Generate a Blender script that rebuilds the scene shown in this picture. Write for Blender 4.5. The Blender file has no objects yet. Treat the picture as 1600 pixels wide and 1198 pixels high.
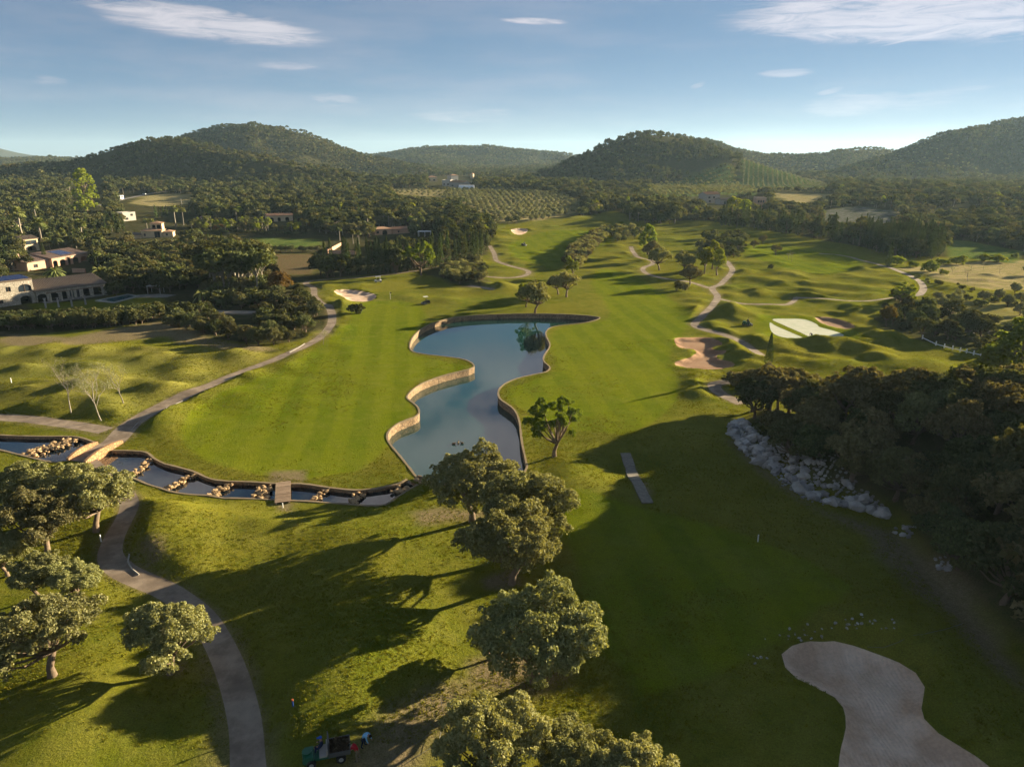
import bpy, bmesh, math, random
import numpy as np
from mathutils import Vector, Matrix
from mathutils.geometry import delaunay_2d_cdt

random.seed(7)
RNG = np.random.default_rng(11)
SC = bpy.context.scene
COL = SC.collection
R = math.radians

# ------------------------------------------------------------------ camera
HC, PITCH, FOC = 38.0, R(17.7), 1110.0        # drone height in metres, tilt, focal length in pixels of a 1600 px frame
cam_d = bpy.data.cameras.new('camera')
cam_d.sensor_width = 36; cam_d.lens = 36 * FOC / 1600
cam_d.clip_start = 0.5; cam_d.clip_end = 30000
cam = bpy.data.objects.new('camera', cam_d); COL.objects.link(cam)
cam.location = (0, 0, HC); cam.rotation_euler = (R(90) - PITCH, 0, 0)
SC.camera = cam

# ------------------------------------------------------------------ light
SUN_AZ, SUN_EL = 59.0, 12.5                    # degrees to the right of the view direction (+Y), above the horizon
EXPOSURE = 2.0
HAZE = 0.00006
SKY_G, SKY_S, SKY_V, SKY_T = 0.52, 1.2, 1.02, (1.06, 0.985, 0.96, 1)
sun_d = bpy.data.lights.new('sun', 'SUN'); sun_d.energy = 5.0; sun_d.angle = R(0.53); sun_d.color = (1, 0.84, 0.58)
sun = bpy.data.objects.new('sun', sun_d); COL.objects.link(sun)
_s = Vector((math.sin(R(SUN_AZ)) * math.cos(R(SUN_EL)), math.cos(R(SUN_AZ)) * math.cos(R(SUN_EL)), math.sin(R(SUN_EL))))
sun.rotation_euler = _s.to_track_quat('Z', 'Y').to_euler(); sun.location = (200, 200, 300)
SC.view_settings.view_transform = 'Standard'; SC.view_settings.look = 'None'
SC.view_settings.gamma = 1; SC.view_settings.use_curve_mapping = False
SC.view_settings.exposure = EXPOSURE
SC.render.engine = 'CYCLES'
cy = SC.cycles
cy.max_bounces = 4; cy.diffuse_bounces = 2; cy.glossy_bounces = 2; cy.transmission_bounces = 2; cy.transparent_max_bounces = 4
cy.volume_bounces = 0; cy.use_denoising = True; cy.use_adaptive_sampling = True; cy.adaptive_threshold = 0.02
cy.caustics_reflective = False; cy.caustics_refractive = False

world = bpy.data.worlds.new('World'); SC.world = world; world.use_nodes = True
def build_world():
    nt = world.node_tree; N = nt.nodes; L = nt.links; N.clear()
    def n(t, **k):
        o = N.new(t)
        for a, b in k.items(): setattr(o, a, b)
        return o
    def m(op, a, b=None, c=None, clamp=False):
        o = n('ShaderNodeMath', operation=op, use_clamp=clamp)
        for i, v in enumerate((a, b, c)):
            if v is None: continue
            if isinstance(v, (int, float)): o.inputs[i].default_value = v
            else: L.new(v, o.inputs[i])
        return o.outputs[0]
    out = n('ShaderNodeOutputWorld'); bg = n('ShaderNodeBackground'); bg.inputs[1].default_value = 0.055
    sky = n('ShaderNodeTexSky', sky_type='NISHITA', sun_disc=False)
    sky.sun_elevation = R(SUN_EL); sky.sun_rotation = R(SUN_AZ); sky.altitude = 1500
    sky.air_density = 0.5; sky.dust_density = 0.1; sky.ozone_density = 4.0
    tc = n('ShaderNodeTexCoord'); sp = n('ShaderNodeSeparateXYZ'); L.new(tc.outputs['Generated'], sp.inputs[0])
    az = m('MULTIPLY', m('ARCTAN2', sp.outputs[0], sp.outputs[1]), 57.2958)
    el = m('MULTIPLY', m('ARCSINE', sp.outputs[2]), 57.2958)
    def noise(sx, sy, scale, detail, off=0.0, rough=0.6, dist=0.0):
        cb = n('ShaderNodeCombineXYZ'); L.new(m('MULTIPLY', az, sx), cb.inputs[0]); L.new(m('MULTIPLY', el, sy), cb.inputs[1]); cb.inputs[2].default_value = off
        t = n('ShaderNodeTexNoise'); t.inputs['Scale'].default_value = scale; t.inputs['Detail'].default_value = detail
        t.inputs['Roughness'].default_value = rough; t.inputs['Distortion'].default_value = dist
        L.new(cb.outputs[0], t.inputs['Vector']); return t.outputs[0]
    def ss(v, lo, hi):
        t = n('ShaderNodeMapRange', interpolation_type='SMOOTHSTEP'); L.new(v, t.inputs[0]); t.inputs[1].default_value = lo; t.inputs[2].default_value = hi; return t.outputs[0]
    def blob(a0, e0, wa, we, tilt=0.0):
        da = m('SUBTRACT', az, a0); de = m('SUBTRACT', el, e0)
        de = m('SUBTRACT', de, m('MULTIPLY', da, tilt))
        q = m('ADD', m('POWER', m('DIVIDE', da, wa), 2), m('POWER', m('DIVIDE', de, we), 2))
        return ss(q, 1.0, 0.0)
    fine = noise(0.22, 1.7, 1.0, 12, 3.1, 0.68, 1.2)
    streak = noise(0.22, 1.6, 1.0, 8, 9.7, 0.62, 0.3)
    soft = noise(0.06, 0.35, 1.0, 5, 5.5, 0.55)
    ms = blob(-21.0, 8.5, 9.5, 1.3, -0.075)                          # the wisp over the hills
    for b in (blob(27.0, 8.8, 14.5, 2.3, -0.02), blob(34.0, 9.5, 12, 3.5), blob(1.6, 9.3, 3.0, 0.3, -0.04)):
        ms = m('MAXIMUM', ms, b)
    ms2 = blob(-31, 4.6, 1.6, 0.5)
    for b in (blob(-13, 3.9, 2.4, 0.8), blob(-3.5, 3.0, 5.5, 0.9), blob(24, 3.4, 4.5, 1.2, 0.1), blob(29.0, 3.6, 4.5, 0.9, 0.1), blob(19.5, 5.6, 2.4, 0.45), blob(13.6, 4.9, 0.9, 0.3, 0.3), blob(22.6, 4.3, 1.2, 0.3, 0.2), blob(-16, 6.2, 3.0, 0.5), blob(-37, 4.9, 1.4, 0.35)):
        ms2 = m('MAXIMUM', ms2, b)
    d1 = m('MULTIPLY', m('MULTIPLY', ss(m('ADD', fine, m('MULTIPLY', ms, 0.30)), 0.50, 0.92), ss(ms, 0.0, 0.75)), 0.85)
    d2 = m('MULTIPLY', ss(m('ADD', streak, m('MULTIPLY', ms2, 0.24)), 0.56, 0.95), m('MULTIPLY', ss(ms2, 0.0, 0.9), 0.4))
    trail = m('MULTIPLY', blob(28.4, 7.55, 3.3, 0.13, 0.20), 0.85)      # two faint condensation trails
    trail2 = m('MULTIPLY', blob(26.0, 7.5, 1.8, 0.12, 0.24), 0.5)
    band = m('MULTIPLY', m('MULTIPLY', ss(el, 13.0, 20.0), ss(el, 40.0, 26.0)), ss(noise(0.10, 0.14, 1.0, 7, 1.9, 0.6), 0.42, 0.62))
    veil = m('MULTIPLY', m('MULTIPLY', ss(soft, 0.4, 0.75), 0.16), ss(el, 16.0, 5.0))
    d = m('MAXIMUM', m('MAXIMUM', d1, d2), m('MAXIMUM', trail, trail2))
    d = m('MAXIMUM', d, m('MULTIPLY', band, 0.8)); d = m('ADD', d, veil, clamp=True)
    cc = n('ShaderNodeMixRGB', blend_type='ADD'); cc.inputs[0].default_value = 1; L.new(sky.outputs[0], cc.inputs[1]); cc.inputs[2].default_value = (8.0, 7.7, 7.5, 1)
    mx = n('ShaderNodeMixRGB'); L.new(d, mx.inputs[0]); L.new(sky.outputs[0], mx.inputs[1]); L.new(cc.outputs[0], mx.inputs[2])
    gm = n('ShaderNodeGamma'); gm.inputs[1].default_value = SKY_G; L.new(mx.outputs[0], gm.inputs[0])
    hs = n('ShaderNodeHueSaturation'); hs.inputs['Saturation'].default_value = SKY_S; hs.inputs['Value'].default_value = SKY_V; L.new(gm.outputs[0], hs.inputs['Color'])
    tn = n('ShaderNodeMixRGB', blend_type='MULTIPLY'); tn.inputs[0].default_value = 1; L.new(hs.outputs[0], tn.inputs[1]); tn.inputs[2].default_value = SKY_T
    L.new(tn.outputs[0], bg.inputs[0]); L.new(bg.outputs[0], out.inputs[0])
build_world()

# ------------------------------------------------------------------ helpers
def tag(o, label=None, cat=None, group=None, kind=None):
    if label: o['label'] = label
    if cat: o['category'] = cat
    if group: o['group'] = group
    if kind: o['kind'] = kind
    return o
def link(name, data, parent=None, loc=None):
    o = bpy.data.objects.new(name, data); COL.objects.link(o)
    if parent is not None: o.parent = parent
    if loc is not None: o.location = loc
    return o
def empty(name, loc, rz=0.0, sc=None):
    o = bpy.data.objects.new(name, None); COL.objects.link(o); o.location = loc; o.rotation_euler = (0, 0, rz)
    o.empty_display_size = 0.5
    if sc: o.scale = sc
    return o
def np_mesh(name, V, loops, sizes, mats=(), mi=None, smooth=False):
    me = bpy.data.meshes.new(name); V = np.asarray(V, np.float32); loops = np.asarray(loops, np.int32).ravel()
    me.vertices.add(len(V)); me.vertices.foreach_set('co', V.ravel())
    me.loops.add(len(loops)); me.loops.foreach_set('vertex_index', loops)
    if np.isscalar(sizes): sizes = np.full(len(loops) // sizes, sizes, np.int32)
    sizes = np.asarray(sizes, np.int32)
    st = np.concatenate([[0], np.cumsum(sizes)[:-1]]).astype(np.int32)
    me.polygons.add(len(sizes)); me.polygons.foreach_set('loop_start', st)
    if mi is not None: me.polygons.foreach_set('material_index', np.asarray(mi, np.int32))
    if smooth is not False: me.polygons.foreach_set('use_smooth', np.full(len(sizes), True) if smooth is True else smooth)
    for m_ in mats: me.materials.append(m_)
    me.update(calc_edges=True); me.validate()
    return me
class MB:
    """collects boxes, tubes and polygons; build() links them as ONE mesh object"""
    def __init__(s): s.v = []; s.f = []; s.m = []; s.s = []
    def add(s, vs, fs, mi=0, sm=False):
        b = len(s.v); s.v += [tuple(v) for v in vs]
        for f in fs: s.f.append(tuple(b + i for i in f)); s.m.append(mi); s.s.append(sm)
        return s
    def box(s, c, d, rz=0.0, mi=0, taper=1.0, M=None):
        x, y, z = (q / 2 for q in d); t = taper
        P = [(-x, -y, -z), (x, -y, -z), (x, y, -z), (-x, y, -z), (-x * t, -y * t, z), (x * t, -y * t, z), (x * t, y * t, z), (-x * t, y * t, z)]
        ca, sa = math.cos(rz), math.sin(rz)
        if M is not None: P = [tuple(M @ Vector(p)) for p in P]
        P = [(p[0] * ca - p[1] * sa + c[0], p[0] * sa + p[1] * ca + c[1], p[2] + c[2]) for p in P]
        return s.add(P, [(0, 3, 2, 1), (4, 5, 6, 7), (0, 1, 5, 4), (1, 2, 6, 5), (2, 3, 7, 6), (3, 0, 4, 7)], mi)
    def tube(s, pts, rad, n=6, mi=0, cap=True, sm=True):
        pts = [Vector(p) for p in pts]
        if not hasattr(rad, '__len__'): rad = [rad] * len(pts)
        vs = []; fs = []; up = Vector((0.13, 0.27, 0.95))
        for i, p in enumerate(pts):
            t = (pts[min(i + 1, len(pts) - 1)] - pts[max(i - 1, 0)])
            t = t.normalized() if t.length > 1e-9 else Vector((0, 0, 1))
            a = t.cross(up if abs(t.dot(up)) < 0.97 else Vector((1, 0, 0))).normalized(); b = t.cross(a)
            for k in range(n):
                an = 2 * math.pi * k / n; vs.append(p + (a * math.cos(an) + b * math.sin(an)) * rad[i])
        for i in range(len(pts) - 1):
            for k in range(n): fs.append((i * n + k, i * n + (k + 1) % n, (i + 1) * n + (k + 1) % n, (i + 1) * n + k))
        s.add(vs, fs, mi, sm)
        if cap: s.add(vs[-n:], [tuple(range(n))], mi); s.add(vs[:n], [tuple(range(n))[::-1]], mi)
        return s
    def cyl(s, c, r, h, axis='Z', n=12, mi=0, r2=None):
        d = {'X': Vector((1, 0, 0)), 'Y': Vector((0, 1, 0)), 'Z': Vector((0, 0, 1))}[axis] * h / 2; c = Vector(c)
        return s.tube([c - d, c + d], [r, r if r2 is None else r2], n, mi, True, True)
    def prism(s, poly, z0, z1, mi=0):
        n = len(poly); vs = [(p[0], p[1], z0) for p in poly] + [(p[0], p[1], z1) for p in poly]
        return s.add(vs, [tuple(range(n))[::-1], tuple(range(n, 2 * n))] + [(i, (i + 1) % n, n + (i + 1) % n, n + i) for i in range(n)], mi)
    def mesh(s, name, mats):
        me = bpy.data.meshes.new(name); me.from_pydata(s.v, [], s.f)
        for m_ in mats: me.materials.append(m_)
        me.polygons.foreach_set('material_index', s.m); me.polygons.foreach_set('use_smooth', s.s); me.update(); return me
    def build(s, name, mats, parent=None, loc=None):
        if not isinstance(mats, (list, tuple)): mats = [mats]
        return link(name, s.mesh(name, mats), parent, loc)

# value noise on numpy arrays
_T = RNG.random((256, 256))
def vnoise(x, y, sc, seed=0):
    x = np.asarray(x, float) / sc + seed * 17.3 + 1000; y = np.asarray(y, float) / sc + seed * 9.1 + 1000
    xi = np.floor(x).astype(int); yi = np.floor(y).astype(int); fx = x - xi; fy = y - yi
    fx = fx * fx * (3 - 2 * fx); fy = fy * fy * (3 - 2 * fy)
    a = _T[xi % 256, yi % 256]; b = _T[(xi + 1) % 256, yi % 256]; c = _T[xi % 256, (yi + 1) % 256]; d = _T[(xi + 1) % 256, (yi + 1) % 256]
    return (a * (1 - fx) + b * fx) * (1 - fy) + (c * (1 - fx) + d * fx) * fy - 0.5
def fbm(x, y, sc, seed=0, oc=4):
    return sum(vnoise(x, y, sc / 2 ** k, seed + k) / 2 ** k for k in range(oc))
def sstep(t): t = np.clip(t, 0, 1); return t * t * (3 - 2 * t)

CP, SP = math.cos(PITCH), math.sin(PITCH)
def ray(px, py):
    u = (px - 800) / FOC; v = (py - 599) / FOC
    return u, CP - v * SP, -(SP + v * CP)          # world direction per metre of depth
def at_depth(px, py, zc):
    a = ray(px, py); return np.array([a[0] * zc, a[1] * zc, HC + a[2] * zc])
def depth_of(x, y, z): return y * CP + (HC - z) * SP
def to_px(x, y, z):
    zc = depth_of(x, y, z); up = (z - HC) * CP + y * SP
    return 800 + FOC * x / zc, 599 - FOC * up / zc
# ------------------------------------------------------------------ terrain: big forms
def crest(pts, w, wf=None):
    """ridge line given by silhouette points (px, py, distance); w = half width behind, wf in front"""
    P = np.array([at_depth(a, b, d) for a, b, d in pts]); return P, w, wf or w
HILLS = [
 crest([(-260, 300, 800), (-60, 268, 850), (60, 256, 850), (100, 258, 860), (150, 243, 880), (190, 229, 900), (230, 221, 900), (280, 219, 900), (310, 226, 880), (350, 236, 840), (400, 240, 820), (440, 250, 800), (480, 262, 780), (540, 275, 760), (600, 290, 740)], 150, 170),
 crest([(60, 290, 1150), (150, 268, 1200), (230, 240, 1250), (300, 210, 1280), (345, 199, 1280), (400, 196, 1280), (450, 201, 1270), (500, 216, 1260), (545, 234, 1250), (590, 246, 1230), (640, 256, 1200), (690, 270, 1150), (740, 287, 1100)], 240, 250),
 crest([(430, 262, 2100), (560, 246, 2100), (600, 241, 2100), (640, 233, 2100), (700, 229, 2100), (760, 230, 2100), (800, 235, 2100), (860, 240, 2100), (900, 244, 2100), (980, 250, 2100), (1100, 262, 2100)], 400, 420),
 crest([(770, 300, 820), (820, 282, 840), (870, 262, 860), (920, 243, 880), (950, 224, 890), (990, 213, 900), (1020, 209, 900), (1060, 214, 900), (1100, 226, 880), (1130, 238, 860), (1180, 254, 840), (1230, 270, 820), (1290, 292, 800)], 190, 150),
 crest([(1000, 222, 1400), (1060, 214, 1400), (1100, 219, 1400), (1150, 233, 1400), (1200, 243, 1400), (1250, 246, 1400), (1290, 243, 1420), (1330, 234, 1450), (1360, 231, 1500), (1400, 236, 1550), (1500, 260, 1600)], 280, 300),
 crest([(1250, 284, 1000), (1300, 273, 1020), (1350, 257, 1050), (1400, 238, 1090), (1440, 220, 1130), (1480, 207, 1160), (1530, 198, 1190), (1560, 194, 1210), (1600, 185, 1240), (1700, 165, 1280), (1850, 150, 1300), (2000, 150, 1300)], 330, 380),
 crest([(-500, 180, 5200), (-200, 205, 5200), (-60, 222, 5200), (0, 230, 5200), (20, 237, 5200), (45, 242, 5200), (110, 246, 5200), (300, 250, 5200)], 600, 700),
 crest([(-300, 252, 1900), (-100, 250, 1900), (0, 249, 1900), (60, 247, 1900), (120, 249, 1900), (200, 260, 1900)], 300, 300),
]
GX0, GX1, GY0, GY1, GS = -5200.0, 5200.0, -400.0, 7000.0, 20.0
def _macro(x, y):
    h = 9.0 * sstep((y - 260) / 420.0) + 10 * sstep((y - 900) / 1800.0)
    h = h + fbm(x, y, 160, 3, 3) * 5.0 * sstep((y - 330) / 300.0)
    base = h.copy()
    g = fbm(x, y, 190, 21, 4)
    g2 = fbm(x, y, 70, 41, 3)
    for P, wb, wf in HILLS:      # ridge height and distance along each bearing, with flanks falling off in front and behind
        a = x / np.maximum(y, 50.0); pa = P[:, 0] / P[:, 1]; t = (np.interp(a, pa, P[:, 2]), np.interp(a, pa, P[:, 1]))
        end = sstep((a - pa[0]) / 0.05 + .5) * sstep((pa[-1] - a) / 0.05 + .5)
        rise = np.maximum(t[0] - base, 0); dist = y - t[1]; w = np.where(dist < 0, wf, wb) * (0.35 + 0.65 * np.clip(rise / max(20, P[:, 2].max() - 12), 0, 1))
        dist = np.abs(dist); w = w * (1 + (0.55 * g + .25 * g2) * sstep(dist / w * 2.5)); f = np.clip(1 - dist / w, 0, 1); f = f * f * (3 - 2 * f) * 0.6 + f * 0.4
        h = np.maximum(h, base + rise * f * end * (y > 300) * (1 + 0.10 * g2 * sstep(dist / w * 4)))
    return h
_gx = np.arange(GX0, GX1 + 1, GS); _gy = np.arange(GY0, GY1 + 1, GS)
_MX, _MY = np.meshgrid(_gx, _gy, indexing='ij')
MACRO = _macro(_MX.ravel(), _MY.ravel()).reshape(_MX.shape)
def macro(x, y):
    fx = np.clip((np.asarray(x, float) - GX0) / GS, 0, len(_gx) - 1.001); fy = np.clip((np.asarray(y, float) - GY0) / GS, 0, len(_gy) - 1.001)
    i = fx.astype(int); j = fy.astype(int); u = fx - i; v = fy - j
    return (MACRO[i, j] * (1 - u) + MACRO[i + 1, j] * u) * (1 - v) + (MACRO[i, j + 1] * (1 - u) + MACRO[i + 1, j + 1] * u) * v
def P(px, py, f=None, it=14):
    """the point of the ground seen at a pixel of the photograph (layout aid: everything is built at these real places)"""
    f = f or macro; z = 0.0
    a = ray(px, py)
    for _ in range(it):
        zc = (HC - z) / -a[2]; x, y = a[0] * zc, a[1] * zc; z = 0.5 * z + 0.5 * float(f(np.array([x]), np.array([y]))[0])
    zc = (HC - z) / -a[2]
    return (a[0] * zc, a[1] * zc, z)
def poly(pts): return np.array([P(a, b)[:2] for a, b in pts])
def smooth_poly(pts, step=1.0, closed=True):
    p = np.asarray(pts, float); n = len(p); out = []
    rng = range(n) if closed else range(n - 1)
    for i in rng:
        if closed: a, b, c, d = p[(i - 1) % n], p[i], p[(i + 1) % n], p[(i + 2) % n]
        else: a, b, c, d = p[max(i - 1, 0)], p[i], p[i + 1], p[min(i + 2, n - 1)]
        k = max(1, int(np.linalg.norm(c - b) / step))
        for j in range(k):
            t = j / k
            out.append(0.5 * ((2 * b) + (c - a) * t + (2 * a - 5 * b + 4 * c - d) * t * t + (3 * b - a - 3 * c + d) * t ** 3))
    if not closed: out.append(p[-1])
    return np.array(out)
def densify(pts, step):
    out = []; n = len(pts)
    for i in range(n):
        a, b = pts[i], pts[(i + 1) % n]; k = max(1, int(np.linalg.norm(b - a) / step))
        out += [a + (b - a) * j / k for j in range(k)]
    return np.array(out)
def inside(x, y, pg):
    r = np.zeros(x.shape, bool)
    bb = (x >= pg[:, 0].min()) & (x <= pg[:, 0].max()) & (y >= pg[:, 1].min()) & (y <= pg[:, 1].max())
    if not bb.any(): return r
    xx = x[bb]; yy = y[bb]; c = np.zeros(xx.shape, bool); n = len(pg)
    for i in range(n):
        x1, y1 = pg[i]; x2, y2 = pg[(i + 1) % n]
        if y1 == y2: continue
        k = (y1 > yy) != (y2 > yy); c ^= k & (xx < (x2 - x1) * (yy - y1) / (y2 - y1) + x1)
    r[bb] = c; return r
def sdist(x, y, pg, lim, closed=True):
    """signed distance (+ inside), only right within lim of the outline"""
    d = np.full(x.shape, 1e3)
    bb = (x >= pg[:, 0].min() - lim) & (x <= pg[:, 0].max() + lim) & (y >= pg[:, 1].min() - lim) & (y <= pg[:, 1].max() + lim)
    xx = x[bb]; yy = y[bb]; dd = np.full(xx.shape, 1e3); n = len(pg)
    for i in range(n if closed else n - 1):
        a = pg[i]; e = pg[(i + 1) % n] - a; L2 = e @ e
        if L2 < 1e-9: continue
        t = np.clip(((xx - a[0]) * e[0] + (yy - a[1]) * e[1]) / L2, 0, 1)
        dd = np.minimum(dd, np.hypot(xx - a[0] - t * e[0], yy - a[1] - t * e[1]))
    d[bb] = dd
    if closed: return np.where(inside(x, y, pg), d, -d)
    return d

# ------------------------------------------------------------------ layout (traced outlines, laid on the ground)
POND = smooth_poly(poly([(937,496),(915,493),(880,491),(830,490),(780,491),(740,493),(710,496),(685,502),(665,510),(650,521),(642,533),(641,545),(650,551),(668,554),(695,557),(722,561),(737,567),(741,573),(733,577),(716,581),(683,590),(654,602),(638,616),(637,623),(645,629),(653,636),(655,645),(647,652),(625,660),(610,671),(605,683),(610,694),(625,712),(641,732),(652,746),(668,754),(700,758),(745,758),(790,750),(818,740),(823,730),(815,690),(811,658),(802,639),(781,623),(779,610),(788,600),(806,592),(835,585),(853,581),(859,574),(850,565),(850,556),(859,540),(854,527),(853,519),(860,512),(878,508),(908,505),(928,501)]), 1.0)
CREEK_N = poly([(174,704),(218,705),(232,709),(240,716),(258,725),(278,730),(302,737),(320,745),(336,750),(358,752),(390,753),(420,755),(438,756),(470,756),(500,760),(523,763),(552,766),(589,763),(618,757),(636,749)])
CREEK_S = poly([(652,757),(640,764),(625,773),(603,788),(590,790),(574,790),(550,788),(523,786),(480,783),(434,781),(398,779),(350,778),(326,774),(294,772),(268,768),(250,762),(230,756),(204,745),(180,737),(152,731),(128,727)])
CREEK = densify(np.vstack([smooth_poly(CREEK_N, 1.0, False), smooth_poly(CREEK_S, 1.0, False)]), 1.0)
CREEK2 = densify(np.vstack([smooth_poly(poly([(-120,672),(-60,676),(0,680),(67,682),(115,682),(142,689),(152,693)]), 1.0, False), smooth_poly(poly([(108,719),(90,722),(71,720),(34,711),(0,703),(-60,692),(-120,684)]), 1.0, False)]), 1.0)
def ribbon(pts, w, step=1.2, px=True):
    c = smooth_poly(poly(pts) if px else np.array(pts), step, False)
    t = np.gradient(c, axis=0); t /= np.linalg.norm(t, axis=1)[:, None]; nrm = np.stack([-t[:, 1], t[:, 0]], 1)
    ww = np.interp(np.linspace(0, 1, len(c)), np.linspace(0, 1, len(w)), w) if hasattr(w, '__len__') else np.full(len(c), w)
    return np.vstack([c + nrm * ww[:, None] / 2, (c - nrm * ww[:, None] / 2)[::-1]])
PATHS = [
 ribbon([(396,1290),(388,1198),(383,1130),(365,1060),(340,1002),(312,960),(268,928),(228,910),(194,895),(173,873),(178,845),(196,812),(203,790),(190,765),(160,740),(136,721)], [2.2,2.2,2.2,2.2,2.2,2.2,2.3,2.4,2.2,2.0,2.0,2.1,2.1,2.4]),
 ribbon([(158,703),(178,690),(188,680),(205,664),(236,646),(277,625),(321,607),(371,584),(405,571),(439,558),(472,543),(499,528),(515,512),(519,495),(514,481),(499,473),(491,462),(490,451),(479,441),(520,436),(560,434),(625,427),(685,417)], [3.0,3.3,3.6,2.3,2.0,2.0,2.0,2.0,2.0,2.0,2.0,2.0,1.9,1.8,1.8,1.8,1.8,1.6,1.2,1.0,1.0]),
 ribbon([(-140,646),(0,652),(67,658),(135,667),(166,673)], 2.5),
 ribbon([(765,384),(772,396),(777,408),(799,416),(824,423),(821,430),(795,434),(755,432)], 1.8),
 ribbon([(733,447),(752,450),(770,455)], 2.0),
 ribbon([(986,386),(990,395),(998,402),(1016,407),(1020,412),(1006,418),(1006,424),(1018,430),(1045,436),(1075,440),(1109,450)], 1.7),
 ribbon([(1134,408),(1140,414),(1144,424),(1127,443),(1113,450),(1121,464),(1112,480),(1098,495),(1085,507),(1103,516),(1143,528),(1172,544),(1190,558)], 1.9),
 ribbon([(1125,467),(1145,472),(1170,475),(1223,476),(1237,472),(1244,466)], 1.4),
 ribbon([(1140,596),(1120,600),(1116,606),(1127,616),(1160,631)], 2.3),
 ribbon([(1280,396),(1320,400),(1343,406),(1375,414),(1411,426),(1434,438),(1443,450),(1436,462)], 2.0),
 ribbon([(1243,466),(1280,468),(1320,470),(1365,470),(1400,465),(1436,462)], 1.2),
]
PATHS = [densify(p, 1.5) for p in PATHS]
BUNK = [smooth_poly(poly(q), 0.8) for q in (
 [(1221,1023),(1237,1012),(1266,1005),(1303,1005),(1332,1012),(1368,1025),(1404,1039),(1430,1055),(1444,1077),(1442,1092),(1439,1110),(1444,1124),(1466,1146),(1502,1168),(1546,1198),(1580,1250),(1540,1320),(1440,1340),(1350,1310),(1310,1250),(1310,1198),(1314,1168),(1321,1139),(1317,1106),(1303,1092),(1274,1075),(1245,1061),(1227,1044)],
 [(1056,529),(1080,528),(1107,528),(1123,533),(1128,539),(1112,543),(1118,547),(1134,548),(1132,553),(1120,557),(1124,562),(1143,566),(1148,571),(1134,576),(1105,577),(1074,575),(1056,571),(1056,565),(1072,561),(1087,553),(1084,547),(1062,543),(1055,536)],
 [(523,454),(545,453),(563,455),(585,460),(587,465),(577,471),(555,472),(542,468),(535,463),(527,460)],
 [(799,359),(812,357),(824,359),(822,364),(813,367),(803,365)],
 [(1274,496),(1292,496),(1310,499),(1328,505),(1336,511),(1326,514),(1308,513),(1292,508),(1280,503)])]
GREENS = [smooth_poly(poly(q), 0.8) for q in (
 [(1203,504),(1212,509),(1235,519),(1257,529),(1240,529),(1217,525),(1205,517)],
 [(1207,499),(1230,498),(1256,499),(1275,506),(1281,511),(1303,517),(1318,523),(1310,529),(1288,531),(1270,528),(1250,519),(1225,508)])]
HILLF = smooth_poly(poly([(1136,664),(1158,708),(1190,729),(1208,738),(1237,767),(1288,789),(1339,797),(1385,815),(1405,850),(1440,905),(1485,965),(1535,1030),(1600,1080),(1660,1150),(1900,1250),(2200,1000),(2050,760),(1800,690),(1600,664),(1450,655),(1350,650),(1250,645),(1180,632)]), 3)
FAIR = [smooth_poly(poly(q), 4) for q in (
 [(612,690),(590,715),(560,735),(480,748),(400,742),(330,724),(290,700),(285,668),(320,630),(380,602),(440,578),(500,540),(545,505),(552,480),(600,470),(650,476),(665,500),(636,535),(650,556),(732,572),(660,592),(632,618),(648,645),(612,665)],
 [(795,606),(860,586),(866,560),(858,545),(870,514),(942,502),(950,480),(925,445),(940,420),(985,430),(1040,462),(1080,495),(1062,525),(1045,560),(1062,600),(1045,640),(980,680),(900,672),(835,650),(800,630)],
 [(800,380),(860,360),(930,362),(960,375),(900,400),(870,420),(830,410),(800,400)],
 [(1150,380),(1250,385),(1350,405),(1300,430),(1230,420),(1170,400)],
 [(860,770),(1000,800),(1180,850),(1330,930),(1250,990),(1130,1060),(1000,1090),(930,1000),(900,880)])]
GOLF = densify(poly([(-260,540),(0,527),(100,520),(180,510),(235,505),(280,517),(340,530),(430,540),(470,532),(516,512),(519,490),(508,478),(486,462),(486,452),(474,441),(520,434),(560,432),(640,426),(685,416),(740,406),(765,398),(768,370),(765,350),(800,350),(850,344),(920,337),(960,329),(985,338),(1000,345),(1100,345),(1150,352),(1250,368),(1380,392),(1440,400),(1600,405),(1900,430),(2200,620),(2200,1300),(1900,2400),(800,3000),(-400,2400),(-400,900)]), 6)
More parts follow.
